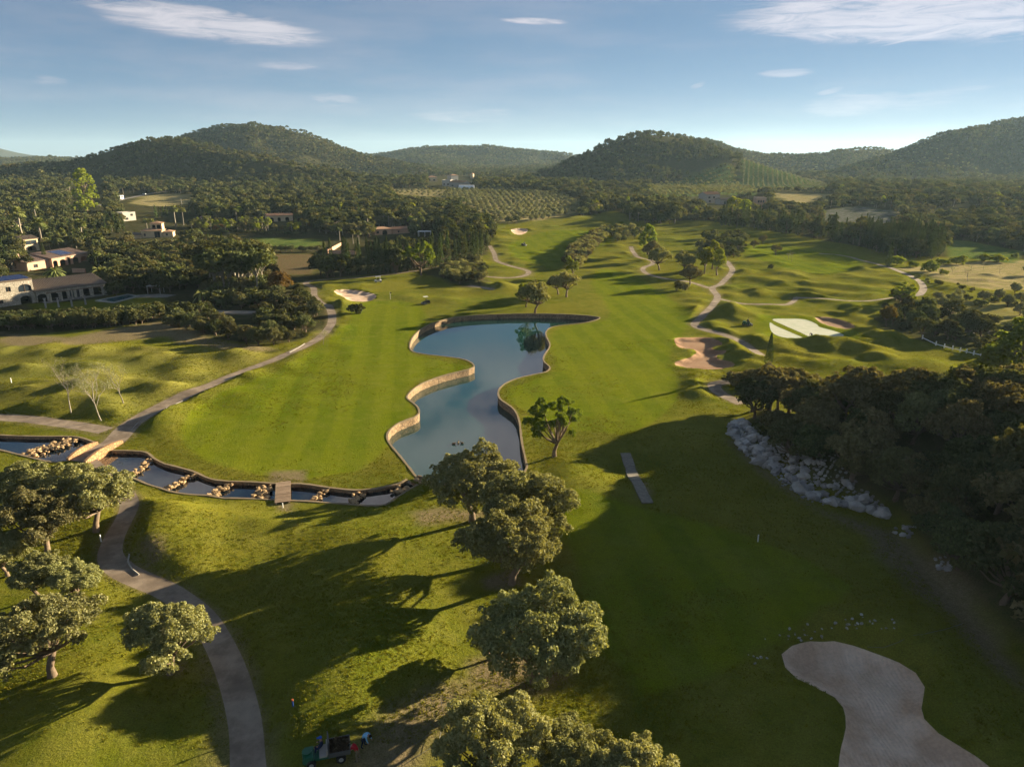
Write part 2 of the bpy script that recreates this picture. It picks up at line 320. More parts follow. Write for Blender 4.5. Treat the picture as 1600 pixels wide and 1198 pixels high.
FIELDS = {  # name -> (outline, kind of cover)
 'orchard_field': (poly([(700,297),(800,297),(880,305),(912,320),(905,332),(850,345),(800,348),(768,346),(745,332),(720,318),(690,312)]), 'dry'),
 'bare_field': (poly([(608,296),(640,294),(700,296),(735,302),(700,310),(640,307),(612,302)]), 'dry'),
 'stubble_field': (poly([(200,318),(219,307),(260,303),(304,304),(305,312),(297,319),(240,324)]), 'dry'),
 'plough_field': (poly([(424,397),(493,397),(500,410),(488,430),(425,430),(415,412)]), 'plough'),
 'crop_field': (poly([(395,371),(500,374),(506,383),(420,392)]), 'crop'),
 'vineyard': (poly([(1154,269),(1215,272),(1274,282),(1310,293),(1154,293)]), 'crop'),
 'hay_field': (poly([(1201,302),(1310,303),(1300,310),(1259,320),(1216,311)]), 'dry'),
 'orchard_strip': (poly([(1010,292),(1140,284),(1195,300),(1190,306),(1100,305),(1010,308)]), 'crop'),
 'meadow_right': (poly([(1478,373),(1520,378),(1600,393),(1585,412),(1510,404),(1480,400)]), 'crop'),
 'dry_plot': (poly([(1400,420),(1470,412),(1564,406),(1700,410),(1760,460),(1600,452),(1542,452),(1470,437)]), 'dry'),
 'thin_meadow': (poly([(1442,478),(1500,470),(1600,470),(1760,480),(1760,528),(1600,514),(1520,505),(1460,492)]), 'half'),
 'villa_lawn': (poly([(40,474),(120,470),(165,465),(180,458),(250,462),(262,476),(180,484),(60,486)]), 'lawn'),
 'quarry_slope': (poly([(1280,330),(1340,322),(1400,330),(1420,350),(1330,352),(1285,346)]), 'rock'),
 'left_strip': (poly([(-40,300),(60,300),(135,298),(110,304),(0,307),(-40,308)]), 'dry'),
 'left_lawn': (poly([(-40,312),(20,312),(30,320),(-40,322)]), 'crop'),
}
# small grass mounds: (px, py, radius, height)
MOUNDS = [(520,1085,9,1.7),(300,790,10,1.5),(262,850,7,0.9),(265,790,6,0.6),(130,1120,8,1.2),(560,850,9,0.8),(780,452,7.5,2.6),(745,444,6,1.6),(700,470,6,0.8),(1230,430,8,1.6),
 (1190,458,6,1.3),(1222,446,6,1.2),(1270,455,7,1.0),(1095,548,4.5,0.8),(1150,545,4.5,1.0),(1160,556,4,0.9),(1128,520,5,1.5),(1112,508,4,1.2),(1140,534,4,0.9),(1175,560,4,0.8),(1262,537,5,1.2),(1215,540,5,0.9),
 (1180,530,5,0.7),(1320,538,4.2,1.1),(1340,545,5,1.3),(1378,560,5,0.9),(1400,576,6,1.0),(1290,572,5,0.9),(1230,562,4,0.8),(1450,572,6,1.2),(1370,530,5,0.8),(1108,556,3,0.6),(1300,447,7,1.1),(1345,452,7,1.2),(1360,462,6,1.1),(1370,440,7,1.1),(1385,470,6,1.0),
 (1480,448,7,0.9),(1500,460,8,1.0),(1530,455,7,0.9),(1400,432,6,0.9),(1450,428,6,0.7),(1170,412,7,1.0),(1160,425,6,1.0),(1180,437,7,1.3),(1210,412,6,0.9),(1150,437,6,0.9),(1160,390,9,1.5),(1120,392,8,1.3),(1190,400,6,0.8),
 (1350,486,6,1.0),(1330,478,5,0.8),(1310,470,5,0.7),(1350,500,5,0.8),(1245,494,5,0.5),(960,385,6,1.2),(1000,380,6,0.9),(985,396,5,0.9),(1005,408,5,1.1),(995,418,4,0.7),(960,402,5,0.6),(1030,395,6,0.7),(1045,375,8,1.2),
 (820,345,9,1.0),(780,372,8,1.2),(785,385,6,1.0),(775,362,7,1.2),(790,398,5,0.8),(860,342,8,0.8),(935,350,8,1.0),(985,350,8,1.3),(905,340,9,0.9),(740,412,6,1.3),(800,425,6,0.8),(780,428,5,0.7),(815,440,4,0.9),(840,444,3,0.6),
 (540,478,7,1.0),(530,492,6,0.9),(520,515,5,0.8),(535,540,5,0.7),(490,470,5,1.3),(510,480,5,1.1),(505,448,7,0.9),(640,465,7,0.5),(700,455,7,0.7),(600,480,8,0.4),
 (1085,590,3.5,0.7),(1105,585,3,0.5),(1082,600,3.5,0.7),(1100,604,3.5,0.7),(1080,612,3.5,0.7),(1095,620,3.5,0.7),(1078,574,3,0.4),
 (1078,462,6,0.8),(1090,472,5,0.9),(1075,480,5,0.8),(1082,492,5,0.8),(1070,500,5,0.6),(1065,445,6,0.7),(1130,480,6,1.0),(1140,492,6,0.9),(1120,492,5,0.8),(1160,490,7,0.8),(1180,497,5,0.6),
 (250,560,4.5,1.2),(275,573,4.5,1.1),(285,592,4.5,1.0),(225,615,5,1.1),(165,637,5,1.1),(70,612,6,1.4),(100,633,6,1.2),(15,605,6,1.2),(330,560,5,1.1),(370,560,5.5,1.4),(300,545,5,0.9),(200,560,6,0.9),(140,555,6,0.8),(60,555,7,1.0),(40,580,6,0.8),(130,590,5,0.8),(180,600,5,0.8),
 (305,618,4.5,1.2),(335,605,4,0.9),(355,612,4,0.9),(270,642,4.5,1.2),(285,650,4.5,1.0),(225,665,4,0.9),(262,668,4,0.7),(400,592,4.5,1.0),(440,575,4,0.8),(300,660,5,0.7),(245,655,4,1.0),(430,600,5,0.6),(350,590,3.5,0.7),(470,560,5,0.7),
 (420,1020,7,0.8),(600,1000,9,0.7),(1000,930,12,0.7),(1050,760,9,1.6),(900,760,10,0.9),(1060,690,8,1.0),(960,620,10,0.3),(1100,700,7,0.7),(60,1060,8,0.8),(70,960,7,0.5),(1180,930,14,0.8),(1420,1000,10,0.9),(1480,1080,10,1.2),(1250,1150,9,0.7)]
MPX = []
FIELD_PX = {}
for a_, b_, r_, h_ in MOUNDS:
    q = P(a_, b_); k_ = 0.72 if q[1] > 75 else 0.8; MPX.append((q[0], q[1], r_ * k_, h_ * (0.7 if a_ < 480 and 75 < q[1] < 160 else 0.9), RNG.uniform(0, math.pi), RNG.uniform(0.75, 1.3)))
for lab, (x0, x1, y0, y1, cnt, rr, hh) in {'a': (1150, 1400, 520, 585, 26, 4, .7), 'b': (1060, 1360, 385, 500, 46, 5, .8), 'c': (0, 420, 540, 640, 34, 4.4, .6), 'i': (1060, 1400, 390, 580, 70, 3.2, .5), 'j': (0, 520, 545, 660, 60, 3.0, .4), 'd': (770, 960, 340, 440, 26, 5, .6), 'e': (950, 1100, 370, 470, 24, 4.5, .6), 'f': (1400, 1560, 425, 480, 14, 6, .8), 'g': (480, 560, 445, 560, 12, 4.5, .6), 'h': (200, 640, 800, 900, 8, 5, .35)}.items():
    for _ in range(cnt):
        q = P(RNG.uniform(x0, x1), RNG.uniform(y0, y1)); MPX.append((q[0], q[1], rr * RNG.uniform(.45, .85), hh * RNG.uniform(.6, 1.2), RNG.uniform(0, math.pi), RNG.uniform(.7, 1.4)))
HOLLOWS = [(990, 745, 5, 1.2), (1018, 720, 6, 0.8)]
for a_, b_, r_, h_ in HOLLOWS:
    q = P(a_, b_); MPX.append((q[0], q[1], r_, -h_, 0, 1))
def height(x, y):
    x = np.asarray(x, float); y = np.asarray(y, float)
    near = y < 520
    h = macro(x, y)
    g = fbm(x, y, 45, 5, 3) * 0.45 * sstep((200 - np.abs(x - 40)) / 60) 
    mnd = np.zeros(x.shape)
    for mx, my, r_, hh, an, st in MPX:
        k = near & (np.abs(x - mx) < 3.2 * r_) & (np.abs(y - my) < 3.2 * r_)
        if not k.any(): continue
        dx = x[k] - mx; dy = y[k] - my; u = dx * math.cos(an) + dy * math.sin(an); v = -dx * math.sin(an) + dy * math.cos(an)
        q = (u / (r_ * st)) ** 2 + (v / r_ * st) ** 2
        mnd[k] = mnd[k] + hh * np.exp(-q)
    flat = np.ones(x.shape)
    for pg in (POND, CREEK, CREEK2):
        d = sdist(x, y, pg, 9); flat = np.minimum(flat, sstep((-d - 0.6) / 6.0))
    for pg in PATHS:
        d = sdist(x, y, pg, 4); flat = np.minimum(flat, 0.25 + 0.75 * sstep((-d) / 2.5))
    for pg in GREENS: d = sdist(x, y, pg, 6); flat = np.minimum(flat, sstep((-d) / 4.0))
    for i, pg in enumerate(BUNK): d = sdist(x, y, pg, 4); flat = np.minimum(flat, sstep((-d + 0.4) / 2.5))
    for pg in FAIR[:2]: d = sdist(x, y, pg, 8); flat = np.minimum(flat, 0.25 + 0.75 * sstep((-d + 3) / 8.0))
    h = h + (mnd + np.where(near, g, 0)) * flat
    d = sdist(x, y, HILLF, 60)
    h = h + np.where(d > 0, (6.3 * sstep(d / 12.0) + 2.6 * sstep(d / 35.0)) * (1 - 0.55 * sstep((y - 76) / 24.0)), 0)
    for i, pg in enumerate(BUNK): d = sdist(x, y, pg, 4); h = h + np.where(d > 0, -(0.55 if i == 0 else 0.5) * sstep(d / 1.6), 0.12 * np.exp(-(d / 1.6) ** 2))
    return h
def PH(px, py): return P(px, py, height, 18)
def ZH(x, y): return float(height(np.array([x]), np.array([y]))[0])
# ------------------------------------------------------------------ height cache for placing things
def _grid(x0, x1, y0, y1, s):
    gx = np.arange(x0, x1 + s / 2, s); gy = np.arange(y0, y1 + s / 2, s); X, Y = np.meshgrid(gx, gy, indexing='ij')
    return x0, y0, s, height(X.ravel(), Y.ravel()).reshape(X.shape)
_G1 = _grid(-150, 210, 20, 200, 1.0); _G2 = _grid(-400, 460, 10, 520, 2.5)
def _bil(g, x, y):
    x0, y0, s, A = g; fx = np.clip((x - x0) / s, 0, A.shape[0] - 1.001); fy = np.clip((y - y0) / s, 0, A.shape[1] - 1.001)
    i = fx.astype(int); j = fy.astype(int); u = fx - i; v = fy - j
    return (A[i, j] * (1 - u) + A[i + 1, j] * u) * (1 - v) + (A[i, j + 1] * (1 - u) + A[i + 1, j + 1] * u) * v
def hq(x, y):
    x = np.asarray(x, float); y = np.asarray(y, float)
    k1 = (x > -149) & (x < 209) & (y > 21) & (y < 199); k2 = (x > -399) & (x < 459) & (y > 11) & (y < 519)
    return np.where(k1, _bil(_G1, x, y), np.where(k2, _bil(_G2, x, y), macro(x, y)))
def PH(px, py): return P(px, py, hq, 22)
def ZH(x, y): return float(hq(np.array([x]), np.array([y]))[0])

# ------------------------------------------------------------------ materials
def mat(name, col, rough=0.9, spec=0.2, var=0.0, vs=1.0, bump=0.0, bs=8.0, metal=0.0, col2=None, sc2=0.3, objrand=0.0, trans=0.0):
    """procedural surface: base colour broken up by two noises, optional relief"""
    m = bpy.data.materials.new(name); m.use_nodes = True; nt = m.node_tree; N = nt.nodes; L = nt.links
    b = N['Principled BSDF']; b.inputs['Roughness'].default_value = rough; b.inputs['Specular IOR Level'].default_value = spec; b.inputs['Metallic'].default_value = metal
    g = N.new('ShaderNodeNewGeometry'); pos = g.outputs['Position']
    src = None
    if col2 is not None:
        t = N.new('ShaderNodeTexNoise'); t.inputs['Scale'].default_value = sc2; t.inputs['Detail'].default_value = 5; L.new(pos, t.inputs['Vector'])
        r = N.new('ShaderNodeMapRange'); r.inputs[1].default_value = 0.4; r.inputs[2].default_value = 0.62; L.new(t.outputs[0], r.inputs[0])
        x = N.new('ShaderNodeMixRGB'); L.new(r.outputs[0], x.inputs[0]); x.inputs[1].default_value = (*col, 1); x.inputs[2].default_value = (*col2, 1); src = x.outputs[0]
    if var > 0 or objrand > 0:
        hs = N.new('ShaderNodeHueSaturation'); hs.inputs['Color'].default_value = (*col, 1)
        if src: L.new(src, hs.inputs['Color'])
        t = N.new('ShaderNodeTexNoise'); t.inputs['Scale'].default_value = vs; t.inputs['Detail'].default_value = 6; t.inputs['Roughness'].default_value = 0.7; L.new(pos, t.inputs['Vector'])
        r = N.new('ShaderNodeMapRange'); r.inputs[1].default_value = 0.25; r.inputs[2].default_value = 0.75; r.inputs[3].default_value = 1 - var; r.inputs[4].default_value = 1 + var; L.new(t.outputs[0], r.inputs[0])
        v = r.outputs[0]
        if objrand > 0:
            oi = N.new('ShaderNodeObjectInfo'); r2 = N.new('ShaderNodeMapRange'); r2.inputs[3].default_value = 1 - objrand; r2.inputs[4].default_value = 1 + objrand; L.new(oi.outputs['Random'], r2.inputs[0])
            mm = N.new('ShaderNodeMath'); mm.operation = 'MULTIPLY'; L.new(v, mm.inputs[0]); L.new(r2.outputs[0], mm.inputs[1]); v = mm.outputs[0]
        L.new(v, hs.inputs['Value']); src = hs.outputs[0]
    if src: L.new(src, b.inputs['Base Color'])
    else: b.inputs['Base Color'].default_value = (*col, 1)
    if bump > 0:
        t = N.new('ShaderNodeTexNoise'); t.inputs['Scale'].default_value = bs; t.inputs['Detail'].default_value = 4; L.new(pos, t.inputs['Vector'])
        bp = N.new('ShaderNodeBump'); bp.inputs['Strength'].default_value = 1; bp.inputs['Distance'].default_value = bump; L.new(t.outputs[0], bp.inputs['Height']); L.new(bp.outputs[0], b.inputs['Normal'])
    return m
def leaf_mat(name, col, col2, rnd=0.25, tr=0.35, hue=0.03):
    m = bpy.data.materials.new(name); m.use_nodes = True; nt = m.node_tree; N = nt.nodes; L = nt.links; N.clear()
    out = N.new('ShaderNodeOutputMaterial'); g = N.new('ShaderNodeNewGeometry'); oi = N.new('ShaderNodeObjectInfo')
    mx = N.new('ShaderNodeMixRGB'); L.new(g.outputs['Random Per Island'], mx.inputs[0]); mx.inputs[1].default_value = (*col, 1); mx.inputs[2].default_value = (*col2, 1)
    hs = N.new('ShaderNodeHueSaturation'); L.new(mx.outputs[0], hs.inputs['Color'])
    r = N.new('ShaderNodeMapRange'); r.inputs[3].default_value = 1 - rnd; r.inputs[4].default_value = 1 + rnd; L.new(oi.outputs['Random'], r.inputs[0]); L.new(r.outputs[0], hs.inputs['Value'])
    m2 = N.new('ShaderNodeMath'); m2.operation = 'MULTIPLY'; L.new(oi.outputs['Random'], m2.inputs[0]); m2.inputs[1].default_value = 7.31
    m3 = N.new('ShaderNodeMath'); m3.operation = 'FRACT'; L.new(m2.outputs[0], m3.inputs[0])
    r3 = N.new('ShaderNodeMapRange'); r3.inputs[3].default_value = 0.5 - hue; r3.inputs[4].default_value = 0.5 + hue; L.new(m3.outputs[0], r3.inputs[0]); L.new(r3.outputs[0], hs.inputs['Hue'])
    d = N.new('ShaderNodeBsdfDiffuse'); t = N.new('ShaderNodeBsdfTranslucent'); s = N.new('ShaderNodeMixShader'); s.inputs[0].default_value = tr
    L.new(hs.outputs[0], d.inputs[0])
    tc = N.new('ShaderNodeMixRGB'); tc.blend_type = 'MULTIPLY'; tc.inputs[0].default_value = 1; L.new(hs.outputs[0], tc.inputs[1]); tc.inputs[2].default_value = (1.25, 1.15, 0.5, 1); L.new(tc.outputs[0], t.inputs[0])
    L.new(d.outputs[0], s.inputs[1]); L.new(t.outputs[0], s.inputs[2]); L.new(s.outputs[0], out.inputs[0])
    return m
M = {}
def ground_mat():
    m = bpy.data.materials.new('grass_ground'); m.use_nodes = True; nt = m.node_tree; N = nt.nodes; L = nt.links
    b = N['Principled BSDF']; b.inputs['Roughness'].default_value = 1.0; b.inputs['Specular IOR Level'].default_value = 0.0
    pos = N.new('ShaderNodeNewGeometry').outputs['Position']
    def att(n):
        a = N.new('ShaderNodeAttribute'); a.attribute_name = n; return a.outputs['Fac']
    def noise(sc, det=5, rough=0.6, vec=pos):
        t = N.new('ShaderNodeTexNoise'); t.inputs['Scale'].default_value = sc; t.inputs['Detail'].default_value = det; t.inputs['Roughness'].default_value = rough; L.new(vec, t.inputs['Vector']); return t.outputs[0]
    def mr(v, a, b_, c=0.0, d=1.0, ss=True):
        r = N.new('ShaderNodeMapRange'); r.interpolation_type = 'SMOOTHSTEP' if ss else 'LINEAR'; L.new(v, r.inputs[0])
        for i, q in enumerate((a, b_, c, d)): r.inputs[i + 1].default_value = q
        return r.outputs[0]
    def mix(f, a, b_):
        x = N.new('ShaderNodeMixRGB')
        for i, q in enumerate((f, a, b_)):
            if isinstance(q, tuple): x.inputs[i].default_value = (*q, 1)
            elif isinstance(q, float): x.inputs[i].default_value = q
            else: L.new(q, x.inputs[i])
        return x.outputs[0]
    def mul(a, b_):
        x = N.new('ShaderNodeMath'); x.operation = 'MULTIPLY'
        for i, q in enumerate((a, b_)):
            if isinstance(q, float): x.inputs[i].default_value = q
            else: L.new(q, x.inputs[i])
        return x.outputs[0]
    n1, n2, n3, n4 = noise(0.045, 5), noise(0.35, 6, 0.65), noise(2.2, 4, 0.7), noise(0.012, 4)
    rough = mix(mr(n1, 0.36, 0.64), (0.100, 0.116, 0.010), (0.165, 0.152, 0.018))
    rough = mix(mr(noise(1.1, 5, 0.75), 0.45, 0.7, 0.0, 0.55), rough, (0.062, 0.092, 0.010))
    rough = mix(mr(n2, 0.35, 0.72, 0.0, 0.65), rough, (0.180, 0.172, 0.030))
    rough = mix(mr(n3, 0.58, 0.85, 0.0, 0.4), rough, (0.075, 0.095, 0.012))
    # mown stripes
    mp = N.new('ShaderNodeMapping'); mp.inputs['Rotation'].default_value = (0, 0, R(-8)); L.new(pos, mp.inputs['Vector'])
    w = N.new('ShaderNodeTexWave'); w.wave_type = 'BANDS'; w.bands_direction = 'X'; w.inputs['Scale'].default_value = 0.055; w.inputs['Distortion'].default_value = 1.2; w.inputs['Detail'].default_value = 2; w.inputs['Detail Scale'].default_value = 0.4
    L.new(mp.outputs[0], w.inputs['Vector'])
    fair = mix(mr(w.outputs['Fac'], 0.3, 0.7, 0.0, 0.75), (0.132, 0.160, 0.006), (0.092, 0.130, 0.005))
    fair = mix(mr(n1, 0.38, 0.68, 0.0, 0.55), fair, (0.165, 0.174, 0.010))
    fair = mix(mr(n2, 0.42, 0.7, 0.0, 0.5), fair, (0.175, 0.180, 0.026)); fair = mix(mr(noise(0.8, 5, 0.75), 0.45, 0.75, 0.0, 0.5), fair, (0.078, 0.112, 0.010))
    c = mix(att('fair'), rough, fair)
    dry = mix(mr(n2, 0.35, 0.65), (0.36, 0.285, 0.14), (0.24, 0.215, 0.075))
    dry = mix(mr(n3, 0.5, 0.8, 0.0, 0.5), dry, (0.34, 0.28, 0.16))
    c = mix(att('dry'), c, dry)
    crop = mix(mr(n2, 0.4, 0.65), (0.085, 0.13, 0.03), (0.14, 0.16, 0.04)); c = mix(att('crop'), c, crop)
    plo = mix(mr(n3, 0.4, 0.6), (0.15, 0.095, 0.055), (0.11, 0.10, 0.04)); c = mix(att('plough'), c, plo)
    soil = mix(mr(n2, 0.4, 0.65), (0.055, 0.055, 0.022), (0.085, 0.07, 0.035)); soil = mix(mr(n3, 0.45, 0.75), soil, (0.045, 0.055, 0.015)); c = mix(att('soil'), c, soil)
    rock = mix(mr(n2, 0.4, 0.6), (0.15, 0.145, 0.13), (0.06, 0.07, 0.035)); c = mix(att('rock'), c, rock)
    bare = mix(mr(n3, 0.35, 0.7), (0.22, 0.165, 0.10), (0.15, 0.125, 0.06)); c = mix(att('bare'), c, bare)
    fine = noise(9.0, 4, 0.75)
    hs = N.new('ShaderNodeHueSaturation'); L.new(c, hs.inputs['Color']); L.new(mr(fine, 0.3, 0.7, 0.55, 1.45, False), hs.inputs['Value']); L.new(hs.outputs[0], b.inputs['Base Color'])
    bp = N.new('ShaderNodeBump'); bp.inputs['Strength'].default_value = 1; bp.inputs['Distance'].default_value = 0.05
    ad = N.new('ShaderNodeMath'); ad.operation = 'ADD'; L.new(mul(noise(4.0, 5, 0.75), 2.4), ad.inputs[0]); L.new(mul(n2, 3.0), ad.inputs[1]); L.new(ad.outputs[0], bp.inputs['Height']); L.new(bp.outputs[0], b.inputs['Normal'])
    return m
M['ground'] = ground_mat()
M['path'] = mat('path_asphalt', (0.215, 0.165, 0.12), 0.95, 0.1, 0.28, 0.7, 0.01, 20, col2=(0.29, 0.23, 0.17), sc2=0.35)
M['sand'] = mat('bunker_sand', (0.52, 0.355, 0.235), 0.95, 0.1, 0.22, 3.5, 0.05, 4, col2=(0.68, 0.51, 0.37), sc2=0.35)
M['sand_red'] = mat('reddish_sand', (0.27, 0.155, 0.085), 0.95, 0.1, 0.12, 1.2, 0.03, 3, col2=(0.33, 0.20, 0.115), sc2=0.2)
M['green'] = mat('sanded_green', (0.50, 0.50, 0.39), 0.95, 0.1, 0.08, 2, 0.0, col2=(0.44, 0.46, 0.33), sc2=0.5)

def rake(m):      # shallow rake lines in the sand
    nt = m.node_tree; N = nt.nodes; L = nt.links; b = N['Principled BSDF']; w = N.new('ShaderNodeTexWave'); w.inputs['Scale'].default_value = 1.1; w.inputs['Distortion'].default_value = 9; w.inputs['Detail'].default_value = 2; w.inputs['Detail Scale'].default_value = 0.25
    L.new(N.new('ShaderNodeNewGeometry').outputs['Position'], w.inputs['Vector']); bp = N.new('ShaderNodeBump'); bp.inputs['Distance'].default_value = 0.035; old = b.inputs['Normal'].links[0].from_socket; L.new(w.outputs['Fac'], bp.inputs['Height']); L.new(old, bp.inputs['Normal']); L.new(bp.outputs[0], b.inputs['Normal'])
rake(M['sand']); rake(M['sand_red'])
# ------------------------------------------------------------------ ground: one sheet split along the traced outlines
def ring(y0, y1, s, k=0.80, m=26):
    ys = np.arange(y0, y1, s * 0.9); out = []
    for i, y in enumerate(ys):
        xw = k * y + m; xs = np.arange(-xw, xw + 60, s) + (s / 2 if i % 2 else 0)
        out.append(np.stack([xs + RNG.uniform(-.22, .22, len(xs)) * s, np.full(len(xs), y) + RNG.uniform(-.22, .22, len(xs)) * s], 1))
    return np.vstack(out)
pts = [ring(18, 40, 2.0), ring(40, 120, 0.75), ring(120, 200, 1.1), ring(200, 330, 1.9), ring(330, 560, 4.0), ring(560, 1100, 9), ring(1100, 2600, 20, 0.8, 60), ring(2600, 7000, 90)]
gx, gy = np.meshgrid(np.arange(-9000, 9001, 450.), np.arange(-3000, 12001, 450.)); far_p = np.stack([gx.ravel(), gy.ravel()], 1)
far_p = far_p[(np.abs(far_p[:, 0]) > 0.8 * far_p[:, 1] + 150) | (far_p[:, 1] < 0) | (far_p[:, 1] > 7100)]
gx, gy = np.meshgrid(np.arange(-500, 501, 30.), np.arange(-200, 16, 30.)); pts += [far_p, np.stack([gx.ravel(), gy.ravel()], 1)]
pts = np.vstack(pts)
OUTL = [('POND', POND), ('CREEK', CREEK), ('CREEK', CREEK2)] + [('path', p) for p in PATHS] + [('bunker%d' % i, p) for i, p in enumerate(BUNK)] + [('green', p) for p in GREENS]
# drop grid points that crowd an outline
keep = np.ones(len(pts), bool)
for n_, pg in OUTL:
    d = sdist(pts[:, 0], pts[:, 1], pg, 2); keep &= np.abs(d) > 0.32
pts = pts[keep]
cv = []; ce = []
for n_, pg in OUTL:
    b0 = len(cv); cv += [tuple(p) for p in pg]; ce += [(b0 + i, b0 + (i + 1) % len(pg)) for i in range(len(pg))]
res = delaunay_2d_cdt([Vector(p) for p in cv] + [Vector(p) for p in pts], ce, [], 0, 1e-3, False)
GV = np.array([tuple(v) for v in res[0]]); GF = np.array([f for f in res[2] if len(f) == 3])
area = (GV[GF[:, 1], 0] - GV[GF[:, 0], 0]) * (GV[GF[:, 2], 1] - GV[GF[:, 0], 1]) - (GV[GF[:, 2], 0] - GV[GF[:, 0], 0]) * (GV[GF[:, 1], 1] - GV[GF[:, 0], 1])
GF[area < 0] = GF[area < 0][:, ::-1]
GZ = height(GV[:, 0], GV[:, 1])
cx = GV[GF, 0].mean(1); cyy = GV[GF, 1].mean(1)
cls = np.zeros(len(GF), int)
for i, (n_, pg) in enumerate(OUTL): cls[inside(cx, cyy, pg)] = i + 1
e_ = 0.35
farv = GV[:, 1] > 420; st = np.where(farv, 6.0, e_)
nx = -(height(GV[:, 0] + st, GV[:, 1]) - GZ) / st; ny = -(height(GV[:, 0], GV[:, 1] + st) - GZ) / st
GN = np.stack([nx, ny, np.ones(len(nx))], 1); GN /= np.linalg.norm(GN, axis=1)[:, None]
def sub_mesh(name, sel, mats, dz=0.0):
    f = GF[sel]; u, inv = np.unique(f, return_inverse=True); inv = inv.reshape(f.shape)
    V = np.column_stack([GV[u], GZ[u] + dz]); me = np_mesh(name, V, inv, 3, mats, smooth=True)
    me.normals_split_custom_set_from_vertices([tuple(n) for n in GN[u]])
    return me, u
SOILX = [  # extra outlines of bare or wooded ground inside the course
 (poly([(640,800),(700,790),(760,800),(740,815),(690,822),(650,828)]), 'bare', 2.0), (poly([(225,862),(260,860),(262,880),(235,888)]), 'bare', 1.2),
 (poly([(752,905),(800,890),(812,912),(790,920),(760,918)]), 'bare', 1.0), (poly([(740,1040),(800,1010),(890,1020),(880,1060),(820,1085),(750,1070)]), 'bare', 2.0),
 (poly([(540,1198),(600,1130),(660,1090),(720,1080),(700,1130),(660,1200),(600,1290),(500,1290)]), 'bare', 2.5), (poly([(0,520),(110,527),(250,500),(330,527),(440,548),(400,556),(330,548),(250,527),(110,540),(0,542)]), 'bare', 2.5),
 (poly([(640,425),(700,418),(770,440),(756,452),(720,450),(690,435)]), 'soil', 1.0), (poly([(1370,500),(1400,468),(1440,475),(1520,505),(1700,530),(1700,600),(1560,556),(1440,532),(1385,515)]), 'soil', 2.0),
 (poly([(1085,398),(1110,370),(1160,372),(1165,390),(1130,405)]), 'soil', 2.0), (poly([(425,738),(470,738),(475,752),(420,752)]), 'bare', 1.0), (poly([(430,785),(460,785),(455,800),(438,800)]), 'bare', 1.0),
 (poly([(1140,668),(1200,745),(1290,800),(1390,830),(1480,900),(1560,1000),(1600,1100),(1540,1060),(1430,930),(1350,840),(1250,790),(1160,720)]), 'bare', 2.5),
 (poly([(880,420),(935,365),(945,372),(900,420)]), 'soil', 1.0), (poly([(250,1056),(285,1045),(290,1055),(265,1062)]), 'bare', .6), (poly([(975,705),(984,705),(1018,790),(1003,790)]), 'bare', 0.6)]
def masks(x, y):
    n = len(x); A = {k: np.zeros(n) for k in ('fair', 'dry', 'crop', 'plough', 'soil', 'rock', 'bare')}
    wob = fbm(x, y, 7, 31, 3) * 2.0
    for pg in FAIR: A['fair'] = np.maximum(A['fair'], sstep(sdist(x, y, pg, 6) + 0.5 + wob * 0.15))
    for pg in GREENS: A['fair'] = np.maximum(A['fair'], sstep((sdist(x, y, pg, 8) + 4)))
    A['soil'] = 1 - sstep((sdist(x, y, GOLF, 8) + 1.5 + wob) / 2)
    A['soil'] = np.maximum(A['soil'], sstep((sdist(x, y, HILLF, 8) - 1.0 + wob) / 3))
    for nm, (pg, k) in FIELDS.items():
        f = sstep(sdist(x, y, pg, 8) / 2 + 0.5)
        if k == 'lawn': A['soil'] *= 1 - f; continue
        if k == 'half': A['dry'] = np.maximum(A['dry'], f * 0.45); A['soil'] *= 1 - f; continue
        A[k] = np.maximum(A[k], f); A['soil'] *= 1 - f
    for pg, k, s in SOILX: A[k] = np.maximum(A[k], 0.9 * sstep((sdist(x, y, pg, 6) + wob * 0.5 * s) / s + 0.5))
    dist = np.full(n, 99.0)
    for pg in PATHS[:9]: dist = np.minimum(dist, np.abs(sdist(x, y, pg, 3)))
    A['bare'] = np.maximum(A['bare'], 0.55 * sstep((0.75 + wob * 0.45 - dist) / 0.6))
    lr = poly([(-100,530),(100,545),(300,545),(470,550),(300,618),(205,655),(0,640),(-100,640)])
    A['dry'] = np.maximum(A['dry'], 0.16 * sstep((sdist(x, y, lr, 8) + 2) / 6))
    return A
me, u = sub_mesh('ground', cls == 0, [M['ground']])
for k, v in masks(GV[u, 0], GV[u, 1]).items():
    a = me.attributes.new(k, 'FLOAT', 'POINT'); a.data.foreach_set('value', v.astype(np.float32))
ground = tag(link('ground', me), 'rolling mown golf grass with small mounds, fields and wooded hills', kind='structure')
psel = np.isin(cls, [i + 1 for i, o in enumerate(OUTL) if o[0] == 'path'])
tag(link('cart_path', sub_mesh('cart_path', psel, [M['path']])[0]), 'pale winding buggy path', kind='structure')
for i, (n_, pg) in enumerate(OUTL):
    if n_.startswith('bunker'):
        me, _ = sub_mesh('sand_bunker', cls == i + 1, [M['sand_red' if n_[-1] in '14' else 'sand']]); tag(link('sand_bunker', me), ['big kidney-shaped sand bunker in deep shade', 'reddish lobed bunker beside the winding path', 'pale bunker beside the tree line', 'small pale bunker on the far fairway', 'reddish bunker behind the sanded green'][int(n_[-1])], kind='structure')
    if n_ == 'green':
        me, _ = sub_mesh('putting_green', cls == i + 1, [M['green']]); tag(link('putting_green', me), 'pale sand-dressed strip of the putting green', kind='structure')

